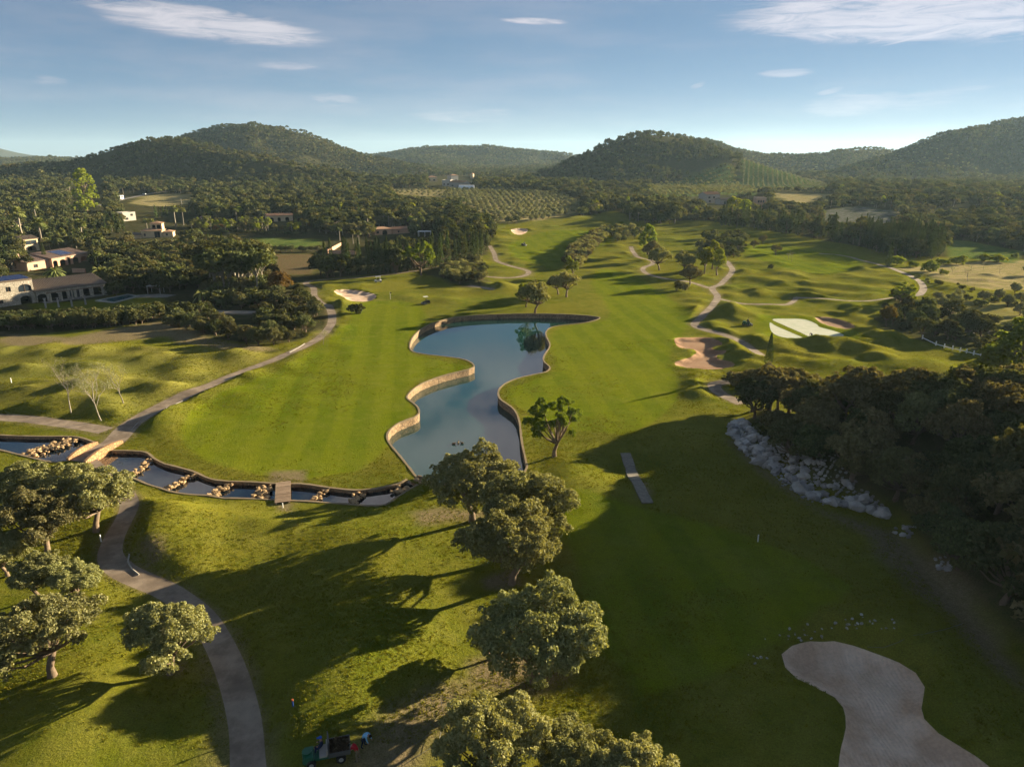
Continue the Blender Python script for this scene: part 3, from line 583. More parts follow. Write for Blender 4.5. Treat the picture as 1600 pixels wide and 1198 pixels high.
# ------------------------------------------------------------------ water and retaining walls
def water_mat(name, deep, rough=0.015, ws=1.6, wd=0.012):
    m = bpy.data.materials.new(name); m.use_nodes = True; nt = m.node_tree; N = nt.nodes; L = nt.links
    b = N['Principled BSDF']; b.inputs['Roughness'].default_value = rough; b.inputs['IOR'].default_value = 1.85; b.inputs['Specular IOR Level'].default_value = 0.5
    pos = N.new('ShaderNodeNewGeometry').outputs['Position']
    t0 = N.new('ShaderNodeTexNoise'); t0.inputs['Scale'].default_value = 0.06; t0.inputs['Detail'].default_value = 3; L.new(pos, t0.inputs['Vector'])
    x = N.new('ShaderNodeMixRGB'); L.new(t0.outputs[0], x.inputs[0]); x.inputs[1].default_value = (*deep, 1); x.inputs[2].default_value = (*[c * 1.5 for c in deep], 1); L.new(x.outputs[0], b.inputs['Base Color'])
    t = N.new('ShaderNodeTexNoise'); t.inputs['Scale'].default_value = ws; t.inputs['Detail'].default_value = 3; L.new(pos, t.inputs['Vector'])
    t2 = N.new('ShaderNodeTexNoise'); t2.inputs['Scale'].default_value = 0.09; t2.inputs['Detail'].default_value = 2; L.new(pos, t2.inputs['Vector'])
    r = N.new('ShaderNodeMapRange'); r.inputs[1].default_value = 0.4; r.inputs[2].default_value = 0.65; L.new(t2.outputs[0], r.inputs[0])
    mm = N.new('ShaderNodeMath'); mm.operation = 'MULTIPLY'; L.new(t.outputs[0], mm.inputs[0]); L.new(r.outputs[0], mm.inputs[1])
    bp = N.new('ShaderNodeBump'); bp.inputs['Strength'].default_value = 1; bp.inputs['Distance'].default_value = wd; L.new(mm.outputs[0], bp.inputs['Height']); L.new(bp.outputs[0], b.inputs['Normal'])
    return m
M['pond'] = water_mat('pond_water', (0.008, 0.036, 0.030)); M['creek'] = water_mat('creek_water', (0.004, 0.009, 0.014), 0.02, 2.0, 0.004)
def stone_mat(name, c1, c2, sc=3.0, joint=(0.12, 0.09, 0.06)):
    m = bpy.data.materials.new(name); m.use_nodes = True; nt = m.node_tree; N = nt.nodes; L = nt.links
    b = N['Principled BSDF']; b.inputs['Roughness'].default_value = 0.9; b.inputs['Specular IOR Level'].default_value = 0.15
    pos = N.new('ShaderNodeNewGeometry').outputs['Position']
    v = N.new('ShaderNodeTexVoronoi'); v.inputs['Scale'].default_value = sc; L.new(pos, v.inputs['Vector'])
    sp = N.new('ShaderNodeSeparateColor'); L.new(v.outputs['Color'], sp.inputs[0])
    x = N.new('ShaderNodeMixRGB'); L.new(sp.outputs[0], x.inputs[0]); x.inputs[1].default_value = (*c1, 1); x.inputs[2].default_value = (*c2, 1)
    v2 = N.new('ShaderNodeTexVoronoi'); v2.feature = 'DISTANCE_TO_EDGE'; v2.inputs['Scale'].default_value = sc; L.new(pos, v2.inputs['Vector'])
    r = N.new('ShaderNodeMapRange'); r.inputs[1].default_value = 0.02; r.inputs[2].default_value = 0.09; L.new(v2.outputs['Distance'], r.inputs[0])
    y = N.new('ShaderNodeMixRGB'); L.new(r.outputs[0], y.inputs[0]); y.inputs[1].default_value = (*joint, 1); L.new(x.outputs[0], y.inputs[2])
    t = N.new('ShaderNodeTexNoise'); t.inputs['Scale'].default_value = 0.5; t.inputs['Detail'].default_value = 6; L.new(pos, t.inputs['Vector'])
    hs = N.new('ShaderNodeHueSaturation'); L.new(y.outputs[0], hs.inputs['Color']); r2 = N.new('ShaderNodeMapRange'); r2.inputs[1].default_value = .3; r2.inputs[2].default_value = .7; r2.inputs[3].default_value = .75; r2.inputs[4].default_value = 1.2; L.new(t.outputs[0], r2.inputs[0]); L.new(r2.outputs[0], hs.inputs['Value'])
    L.new(hs.outputs[0], b.inputs['Base Color'])
    bp = N.new('ShaderNodeBump'); bp.inputs['Strength'].default_value = 1; bp.inputs['Distance'].default_value = 0.06; L.new(r.outputs[0], bp.inputs['Height']); L.new(bp.outputs[0], b.inputs['Normal'])
    return m
M['wall_stone'] = stone_mat('honey_stone', (0.42, 0.29, 0.17), (0.30, 0.20, 0.115), 2.6)
M['coping'] = mat('coping_stone', (0.25, 0.19, 0.115), 0.9, 0.1, 0.22, 1.5, 0.02, 6)
M['grey_stone'] = mat('grey_stone', (0.38, 0.36, 0.33), 0.9, 0.15, 0.25, 1.2, 0.05, 4, col2=(0.30, 0.27, 0.23), sc2=0.8, objrand=0.3)
M['warm_rock'] = mat('warm_rock', (0.36, 0.245, 0.13), 0.9, 0.15, 0.25, 1.5, 0.04, 5, objrand=0.3)
POND_Z, CREEK_Z = -1.2, -0.42
BASEZ = float(np.median(height(POND[:, 0], POND[:, 1])))
def zmin(pg): return float(height(pg[:, 0], pg[:, 1]).min())
def sheet(name, pg, z, m, lab, off=0.3):
    c = pg.copy(); b = MB(); r2 = delaunay_2d_cdt([Vector(p) for p in c], [(i, (i + 1) % len(c)) for i in range(len(c))], [], 1, 1e-4, False)
    me = bpy.data.meshes.new(name); me.from_pydata([(v[0], v[1], z) for v in r2[0]], [], r2[2]); me.materials.append(m)
    if me.polygons and me.polygons[0].normal.z < 0: me.flip_normals()
    return tag(link(name, me), lab, kind='structure')
pz = zmin(POND); cz = zmin(CREEK); c2z = zmin(CREEK2)
WATZ = pz + POND_Z
sheet('pond_water', POND, WATZ, M['pond'], 'calm green-blue pond mirroring the sky')
sheet('creek_water', CREEK, cz + CREEK_Z, M['creek'], 'dark still water of the stepped creek')
sheet('creek_water', CREEK2, c2z + CREEK_Z, M['creek'], 'dark creek water beyond the stone bridge')
def bank_wall(name, line, zb, m, lab, closed=False, thick=0.24, coping=0.10, cat='retaining wall', skip=None):
    """stone wall along an outline: inner face drops to the water; the coping stones lie along its top"""
    c = np.asarray(line); n = len(c); z = height(c[:, 0], c[:, 1]); t = np.gradient(c, axis=0) if not closed else (np.roll(c, -1, 0) - np.roll(c, 1, 0))
    t /= np.linalg.norm(t, axis=1)[:, None]; nr = np.stack([t[:, 1], -t[:, 0]], 1)
    if closed:
        ar = 0.5 * np.sum(c[:, 0] * np.roll(c[:, 1], -1) - np.roll(c[:, 0], -1) * c[:, 1]); nr = nr * (1 if ar > 0 else -1)
    jit = RNG.uniform(-.03, .03, n)
    inn = c - nr * 0.05 + nr * jit[:, None]; out = c + nr * thick
    root = tag(empty(name, (float(c[0, 0]), float(c[0, 1]), float(zb))), lab, cat)
    o = Vector(root.location); b = MB(); k = MB(); vs = []; vk = []
    for i in range(n):
        zt = z[i] + 0.0
        vs += [(inn[i, 0] - o.x, inn[i, 1] - o.y, zb - 0.4 - o.z), (inn[i, 0] - o.x, inn[i, 1] - o.y, zt - 0.02 - o.z), (out[i, 0] - o.x, out[i, 1] - o.y, zt - 0.02 - o.z), (out[i, 0] - o.x, out[i, 1] - o.y, zb - 0.4 - o.z)]
        zz = zt + 0.07 + jit[i] * 0.8; a = c[i] - nr[i] * (0.11 + jit[i]); e = c[i] + nr[i] * (thick - 0.06 + jit[i])
        vk += [(a[0] - o.x, a[1] - o.y, zt - coping - o.z), (a[0] - o.x, a[1] - o.y, zz - o.z), (e[0] - o.x, e[1] - o.y, zz - o.z), (e[0] - o.x, e[1] - o.y, zt - coping - o.z)]
    fs = [];
    for i in range(n if closed else n - 1):
        j = (i + 1) % n
        for q in range(4): fs.append((4 * i + q, 4 * j + q, 4 * j + (q + 1) % 4, 4 * i + (q + 1) % 4))
    if not closed: fs += [(0, 1, 2, 3), (4 * n - 1, 4 * n - 2, 4 * n - 3, 4 * n - 4)]
    b.add(vs, fs); k.add(vk, fs); b.build('wall_face', M['wall_stone'], root); k.build('coping', m, root)
    return root
def off_line(px_pts): return smooth_poly(poly(px_pts), 0.9, False)
bank_wall('pond_wall', POND, WATZ, M['coping'], 'curving honey-coloured stone wall that holds in the pond', True)
def orient(line, inner):  # make the water lie on the -normal side
    c = np.asarray(line); t = c[1] - c[0]; nr = np.array([t[1], -t[0]]); return c if np.dot(inner - c[0], nr) < 0 else c[::-1]
cen = CREEK.mean(0)
bank_wall('creek_wall', smooth_poly(CREEK_N, 0.9, False)[::-1], cz + CREEK_Z, M['coping'], 'stone wall along the creek under the left fairway'.replace('left ', ''))
bank_wall('creek_wall', smooth_poly(CREEK_S, 0.9, False)[::-1], cz + CREEK_Z, M['coping'], 'low stone wall along the creek on the side of the tree shadows')
for q, lab in ((poly([(-120,672),(-60,676),(0,680),(67,682),(115,682),(142,689),(152,693)]), 'creek wall beyond the bridge, under the road'), (poly([(108,719),(90,722),(71,720),(34,711),(0,703),(-60,692),(-120,684)]), 'creek wall beyond the bridge, beside the olive trees')):
    bank_wall('creek_wall', smooth_poly(q, 0.9, False)[::-1], c2z + CREEK_Z, M['coping'], lab)
# water body ends where creek outlines are open (under the bridge, at the pond)
# ------------------------------------------------------------------ tree prototypes
M['bark'] = mat('bark', (0.17, 0.125, 0.085), 0.95, 0.1, 0.3, 3.0, 0.03, 8, objrand=0.2)
M['bark_pale'] = mat('pale_bark', (0.27, 0.235, 0.18), 0.9, 0.1, 0.2, 3.0, 0.02, 8)
M['l_olive'] = leaf_mat('olive_leaves', (0.1575, 0.168, 0.063), (0.3465, 0.336, 0.1522), 0.16, 0.30, 0.012)
M['l_dark'] = leaf_mat('dark_oak_leaves', (0.065, 0.0775, 0.03), (0.135, 0.14, 0.0575), 0.35, 0.22, 0.03)
M['l_carob'] = leaf_mat('carob_leaves', (0.0978, 0.0943, 0.0391), (0.2185, 0.184, 0.092), 0.15, 0.25, 0.01)
M['l_pine'] = leaf_mat('pine_needles', (0.0648, 0.0768, 0.0288), (0.126, 0.132, 0.0528), 0.35, 0.25, 0.025)
M['l_mix'] = leaf_mat('woodland_leaves', (0.0775, 0.0875, 0.035), (0.1562, 0.15, 0.0688), 0.45, 0.25, 0.035)
M['l_cyp'] = leaf_mat('cypress_leaves', (0.041, 0.061, 0.02), (0.085, 0.105, 0.037), 0.25, 0.2, 0.02)
M['l_lime'] = leaf_mat('fresh_leaves', (0.1328, 0.1768, 0.0248), (0.2509, 0.2856, 0.048), 0.2, 0.42, 0.015)
M['l_palm'] = leaf_mat('palm_leaves', (0.119, 0.145, 0.037), (0.255, 0.255, 0.093), 0.25, 0.3, 0.02)
M['l_hedge'] = leaf_mat('hedge_leaves', (0.0503, 0.0669, 0.018), (0.1006, 0.1163, 0.0333), 0.15, 0.22, 0.01)
M['l_rust'] = leaf_mat('rusty_leaves', (0.10, 0.075, 0.025), (0.19, 0.13, 0.045), 0.2, 0.35, 0.02)
M['l_grey'] = leaf_mat('grey_green_leaves', (0.162, 0.178, 0.093), (0.289, 0.289, 0.17), 0.2, 0.3, 0.015)

def leaf_arrays(cen, nrm, size, rng, aspect=0.62, spread=0.9):
    """one small rhombic leaf spray per point, facing roughly along nrm"""
    n = len(cen); d = nrm + rng.normal(0, spread, (n, 3)); d /= np.linalg.norm(d, axis=1)[:, None] + 1e-9
    t = np.cross(d, rng.normal(0, 1, (n, 3))); t /= np.linalg.norm(t, axis=1)[:, None] + 1e-9; b = np.cross(d, t)
    s = size * rng.uniform(0.6, 1.35, (n, 1)); q = 0.18 * s * d
    V = np.stack([cen - t * s * .5, cen + b * s * .5 * aspect + q, cen + t * s * .5, cen - b * s * .5 * aspect - q], 1)
    return V.reshape(-1, 3)
def puff_leaves(pf, n, size, rng, low=-0.45, core=0.72):
    pf = np.asarray(pf, float); w = pf[:, 3] ** 1.6; w /= w.sum()
    out_c = []; out_n = []; need = n
    for _ in range(6):
        k = int(need * 1.8) + 20; i = rng.choice(len(pf), k, p=w)
        d = rng.normal(0, 1, (k, 3)); d /= np.linalg.norm(d, axis=1)[:, None]; d[:, 2] = np.where(d[:, 2] < low, -d[:, 2], d[:, 2])
        r = pf[i, 3] * (1.12 - 0.5 * rng.random(k) ** 1.6); c = pf[i, :3] + d * r[:, None] * np.array([1, 1, 0.86])
        dd = np.linalg.norm(c[:, None, :] - pf[None, :, :3], axis=2) / pf[None, :, 3]; ok = (dd < core).sum(1) <= (dd[np.arange(k), i] < core)
        out_c.append(c[ok]); out_n.append(d[ok]); need -= ok.sum()
        if need <= 0: break
    return np.vstack(out_c)[:n], np.vstack(out_n)[:n]
def sub_puffs(p, rng, k=6):
    """every clump carries smaller clumps on its outside, so that the crown breaks up at two scales"""
    out = []
    for x, y, z, r in p:
        out.append((x, y, z, r * .8))
        for _ in range(k):
            d = rng.normal(0, 1, 3); d[2] = d[2] * .8 + .25; d /= np.linalg.norm(d); q = r * rng.uniform(.7, 1.05); out.append((x + d[0] * q, y + d[1] * q, z + d[2] * q * .85, r * rng.uniform(.22, .5)))
    return out
def crown_puffs(kind, rng):
    p = []
    if kind in ('olive', 'carob'):
        for _ in range(46 if kind == 'olive' else 40):
            a = rng.uniform(0, 2 * math.pi); e = rng.uniform(-0.25, 1.0) ** 1; e = max(e, -.2); rr = rng.uniform(0.62, 1.05)
            cx_ = math.cos(a) * math.sqrt(max(0, 1 - e * e)) * 2.9 * rr; cy_ = math.sin(a) * math.sqrt(max(0, 1 - e * e)) * 2.9 * rr
            p.append((cx_ + 0.3, cy_, 3.45 + e * 2.3 * rr, rng.uniform(0.45, 1.0)))
        p.append((0, 0, 3.6, 1.7)); p.append((.8, .5, 4.2, 1.4))
    elif kind == 'oak':
        for _ in range(46):
            a = rng.uniform(0, 2 * math.pi); e = rng.uniform(-0.35, 1.0); rr = rng.uniform(0.7, 1.05); q = math.sqrt(1 - e * e)
            p.append((math.cos(a) * q * 2.6 * rr, math.sin(a) * q * 2.6 * rr, 3.1 + e * 2.4 * rr, rng.uniform(0.5, 1.0)))
        p.append((0, 0, 3.1, 2.1))
    elif kind == 'pine':
        for _ in range(22):
            a = rng.uniform(0, 2 * math.pi); r = math.sqrt(rng.random()) * 3.0; p.append((math.cos(a) * r, math.sin(a) * r, 6.3 + rng.uniform(-.8, 1.6) * (1 - (r / 3.4) ** 2) - 0.05 * r * r, rng.uniform(0.8, 1.25)))
    elif kind == 'tallpine':
        for _ in range(24):
            z = rng.uniform(2.6, 8.2); r = 2.5 * (1 - ((z - 4.2) / 5.2) ** 2) * rng.uniform(0.2, 1); a = rng.uniform(0, 2 * math.pi); p.append((math.cos(a) * r, math.sin(a) * r, z, rng.uniform(0.7, 1.15)))
    elif kind == 'shrub':
        for _ in range(12):
            a = rng.uniform(0, 2 * math.pi); r = rng.uniform(0, 1.1); p.append((math.cos(a) * r, math.sin(a) * r, rng.uniform(0.5, 1.3), rng.uniform(0.5, 0.8)))
        p.append((0, 0, .7, 1.0))
    elif kind == 'lime':
        for _ in range(20):
            a = rng.uniform(0, 2 * math.pi); e = rng.uniform(-0.6, 1.0); rr = rng.uniform(0.6, 1.0); q = math.sqrt(1 - e * e)
            p.append((math.cos(a) * q * 2.1 * rr, math.sin(a) * q * 2.1 * rr, 4.0 + e * 2.6 * rr, rng.uniform(0.6, 1.05)))
    elif kind == 'airy':
        for _ in range(38):
            a = rng.uniform(0, 2 * math.pi); e = rng.uniform(-0.75, 1.0); rr = rng.uniform(0.5, 1.2); q = math.sqrt(1 - e * e)
            p.append((math.cos(a) * q * 2.9 * rr, math.sin(a) * q * 2.9 * rr, 4.4 + e * 2.4 * rr, rng.uniform(0.35, 0.75)))
    elif kind == 'poplar':
        for _ in range(60):
            z = rng.uniform(1.0, 10.5); r = 2.7 * (1 - ((z - 3.8) / 7.2) ** 2) * rng.uniform(0.1, 1); a = rng.uniform(0, 2 * math.pi); p.append((math.cos(a) * r, math.sin(a) * r, z, rng.uniform(0.7, 1.2)))
    return p
KIND = {  # leaf material, nominal crown width, nominal height, trunk
 'olive': ('l_olive', 6.7, 6.8), 'carob': ('l_carob', 6.9, 6.8), 'oak': ('l_dark', 7.0, 6.4), 'mix': ('l_mix', 7.0, 6.4), 'pine': ('l_pine', 7.6, 8.6), 'tallpine': ('l_pine', 5.8, 9.2), 'shrub': ('l_mix', 3.4, 2.0),
 'lime': ('l_lime', 5.8, 7.4), 'airy': ('l_lime', 7.4, 7.6), 'poplar': ('l_lime', 6.5, 11.8), 'cypress': ('l_cyp', 1.9, 8.4), 'palm': ('l_palm', 4.0, 7.5), 'datepalm': ('l_palm', 6.4, 6.0), 'orchard': ('l_grey', 3.6, 3.2), 'grove': ('l_olive', 4.0, 4.0), 'greyscrub': ('l_grey', 3.4, 2.0), 'rust': ('l_rust', 6.4, 6.0), 'dullscrub': ('l_dark', 3.4, 2.0)}
SHAPE = {'mix': 'oak', 'orchard': 'oak', 'grove': 'olive', 'greyscrub': 'shrub', 'dullscrub': 'shrub', 'rust': 'olive'}
LODS = {0: (26000, 0.17), 1: (4600, 0.36), 2: (1000, 0.66), 3: (260, 1.2), 4: (90, 1.9)}
def crown_geo(kind, seed, lod):
    rng = np.random.default_rng(seed * 101 + 7); n, s = LODS[lod]; sh = SHAPE.get(kind, kind)
    if sh == 'cypress':
        n = int(n * 0.9); s *= 0.52; z = rng.random(n) ** 0.9 * 8.0 + 0.35; r = 0.92 * np.clip((z / 1.6), 0, 1) ** 0.6 * np.clip((8.6 - z) / 6.6, 0, 1) ** 0.75 * rng.uniform(0.72, 1.08, n); a = rng.uniform(0, 2 * math.pi, n)
        r *= 1 + 0.18 * np.sin(a * 3 + z * 1.3 + seed) ; c = np.stack([np.cos(a) * r, np.sin(a) * r, z], 1); d = np.stack([np.cos(a), np.sin(a), np.full(n, 0.9)], 1)
        return leaf_arrays(c, d, s, rng, 0.45, 0.45)
    if sh in ('palm', 'datepalm'):
        V = []; H = 6.0 if sh == 'palm' else 3.4; L = 1.7 if sh == 'palm' else 3.1
        nf = {0: 46, 1: 40, 2: 26, 3: 14, 4: 9}[lod]
        for i in range(nf):
            a = i * 2.39996 + rng.uniform(-.2, .2); e = math.asin(rng.uniform(-0.55, 0.95)); L_ = L * rng.uniform(.85, 1.1)
            d = np.array([math.cos(a) * math.cos(e), math.sin(a) * math.cos(e), math.sin(e)])
            side = np.cross(d, [0, 0, 1.0]); side /= np.linalg.norm(side) + 1e-9
            if sh == 'palm':   # fan leaf: stalk then a pleated fan
                c0 = np.array([0, 0, H]) + d * L_ * 0.4; up = np.cross(side, d)
                ks = 7 if lod < 3 else 3
                for k in range(ks):
                    th = (k / (ks - 1) - .5) * 2.4; q = d * math.cos(th) + side * math.sin(th); q2 = q * L_ * 0.62; w = side * math.cos(th) * .12 * L_ - d * math.sin(th) * .12 * L_
                    dz = np.array([0, 0, -0.14 * L_ * (1 + abs(th))])
                    V += [c0, c0 + q2 * .55 + w, c0 + q2 + dz, c0 + q2 * .55 - w + up * 0.05]
            else:
                prev = np.array([0, 0, H]); nn = 5 if lod < 3 else 2
                for k in range(nn):
                    t0, t1 = k / nn, (k + 1) / nn
                    p0 = np.array([0, 0, H]) + d * L_ * t0 + np.array([0, 0, -1.5 * t0 ** 2.2]); p1 = np.array([0, 0, H]) + d * L_ * t1 + np.array([0, 0, -1.5 * t1 ** 2.2])
                    w0 = side * 0.34 * math.sin(min(1, t0 + .15) * 2.6); w1 = side * 0.34 * math.sin(min(1, t1 + .12) * 2.6); dr = np.array([0, 0, -.16])
                    V += [p0, p0 + w0 + dr, p1 + w1 + dr, p1, p0, p1, p1 - w1 + dr, p0 - w0 + dr]
        return np.array(V)
    pf = crown_puffs(sh, rng)
    if lod < 3: pf = sub_puffs(pf, rng, 6 if lod < 2 else 4)
    if sh == 'lime': n = int(n * 0.75)
    if sh == 'shrub': n = int(n * 0.42); s *= 0.72
    if kind in ('orchard',): 
        pf = [(a * .5, b * .5, c * .5, r * .5) for a, b, c, r in pf]; s *= 0.6
    if kind == 'grove': pf = [(a * .56, b * .56, c * .56, r * .56) for a, b, c, r in pf]; s *= 0.62
    c, d = puff_leaves(pf, n, s, rng)
    return leaf_arrays(c, d, s, rng)
def tube_np(pts, rad, n=6):
    b = MB(); b.tube(pts, rad, n, 0, False); return b
def trunk_geo(kind, seed, lod):
    rng = np.random.default_rng(seed * 31 + 3); b = MB(); sh = SHAPE.get(kind, kind); n = 7 if lod == 0 else 5 if lod == 1 else 4 if lod == 2 else 3; k = .5 if kind == 'orchard' else .56 if kind == 'grove' else 1
    if sh in ('cypress',): b.tube([(0, 0, -.3), (0, 0, 1.2 if lod else 1.5)], [.16, .12], n, 0, False); return b
    if sh == 'palm': b.tube([(0, 0, -.3), (0, 0, .3), (.08, .05, 3), (0, 0, 6.0)], [.32, .25, .18, .2], n, 0, False); return b
    if sh == 'datepalm': b.tube([(0, 0, -.3), (0, 0, .5), (0, 0, 3.4)], [.42, .34, .4], n, 0, False); return b
    if sh == 'shrub': b.tube([(0, 0, -.2), (0, 0, .6)], [.09, .06], n, 0, False); return b
    if sh in ('pine', 'tallpine', 'poplar'):
        h = {'pine': 5.9, 'tallpine': 6.5, 'poplar': 8.0}[sh]; lx, ly = rng.uniform(-.5, .5, 2)
        b.tube([(0, 0, -.4), (0, 0, .2), (lx * .4, ly * .4, h * .5), (lx, ly, h)], [.32, .22, .17, .1], n, 0, False)
        if lod < 3:
            for p in crown_puffs(sh, np.random.default_rng(seed * 101 + 7))[::3]: b.tube([(lx * .5, ly * .5, h * .62), (p[0] * .5, p[1] * .5, (h * .7 + p[2]) / 2), p[:3]], [.1, .07, .03], 4, 0, False)
        return b
    lean = rng.uniform(-.45, .45, 2); f = np.array([lean[0], lean[1], 1.7 if sh != 'oak' else 1.2])
    b.tube([np.array((0, 0, -.5)) * k, np.array((0, 0, .05)) * k, np.array((lean[0] * .3 + .1, lean[1] * .3, .8)) * k, f * k], [.42 * k, .30 * k, .22 * k, .2 * k], n, 0, False)
    if lod < 3:
        for p in crown_puffs(sh, np.random.default_rng(seed * 101 + 7))[::3 if lod else 2]:
            q = np.array(p[:3]); mid = f * .5 + q * .5 + np.append(rng.uniform(-.3, .3, 2), -.25); b.tube([f * k, mid * k, q * k], [.13 * k, .08 * k, .03 * k], 4 if lod else 5, 0, False)
    return b
_cache = {}
NVAR = {0: 4, 1: 4, 2: 4, 3: 4, 4: 4}
def barkm(kind): return M['bark_pale'] if kind in ('palm', 'pine') else M['bark']
def crown_mesh(kind, var, lod):
    k = ('c', kind, var, lod)
    if k not in _cache:
        V = crown_geo(kind, var + 1, lod); _cache[k] = np_mesh('crown_%s' % kind, V, np.arange(len(V)), 4, [M[KIND[kind][0]]])
    return _cache[k]
def trunk_mesh(kind, var, lod):
    k = ('t', kind, var, lod)
    if k not in _cache: _cache[k] = trunk_geo(kind, var + 1, lod).mesh('trunk_%s' % kind, [barkm(kind)])
    return _cache[k]
def whole_mesh(kind, var, lod):
    k = ('w', kind, var, lod)
    if k not in _cache:
        V = crown_geo(kind, var + 1, lod); t = trunk_geo(kind, var + 1, lod); nv = len(V); tv = np.array(t.v); sz = [4] * (nv // 4) + [len(f) for f in t.f]
        loops = np.concatenate([np.arange(nv)] + [np.array(f) + nv for f in t.f]); _cache[k] = np_mesh('tree_%s' % kind, np.vstack([V, tv]), loops, sz, [M[KIND[kind][0]], barkm(kind)], [0] * (nv // 4) + [1] * len(t.f))
    return _cache[k]
def tree(kind, name, x, y, z, s, label, group=None, lod=1, parts=True, var=None, rz=None, cat='tree', sxy=1.0, tilt=None):
    var = random.randrange(4) if var is None else var; rz = random.uniform(0, 6.28) if rz is None else rz
    sc = (s * sxy, s * sxy, s)
    if parts:
        e = empty(name, (x, y, z), rz, sc)
        if tilt: e.rotation_euler = (tilt[0], tilt[1], rz)
        link('trunk', trunk_mesh(kind, var, lod), e); link('crown', crown_mesh(kind, var, lod), e)
    else:
        e = link(name, whole_mesh(kind, var, lod), None, (x, y, z)); e.rotation_euler = (0, 0, rz); e.scale = sc
    return tag(e, label, cat, group)
def tree_px(kind, name, px, py, wpx, label, group=None, sxy=1.0, **k):
    """tree whose foot is seen at (px, py) of the photograph and whose crown is wpx wide there"""
    x, y, z = PH(px, py); zc = depth_of(x, y, z); s = wpx * zc / FOC / KIND[kind][1] / sxy
    d = zc; k.setdefault('lod', 0 if d < 120 else 1 if d < 260 else 2)
    return tree(kind, name, x, y, z - 0.05, s, label, group, sxy=sxy, **k)
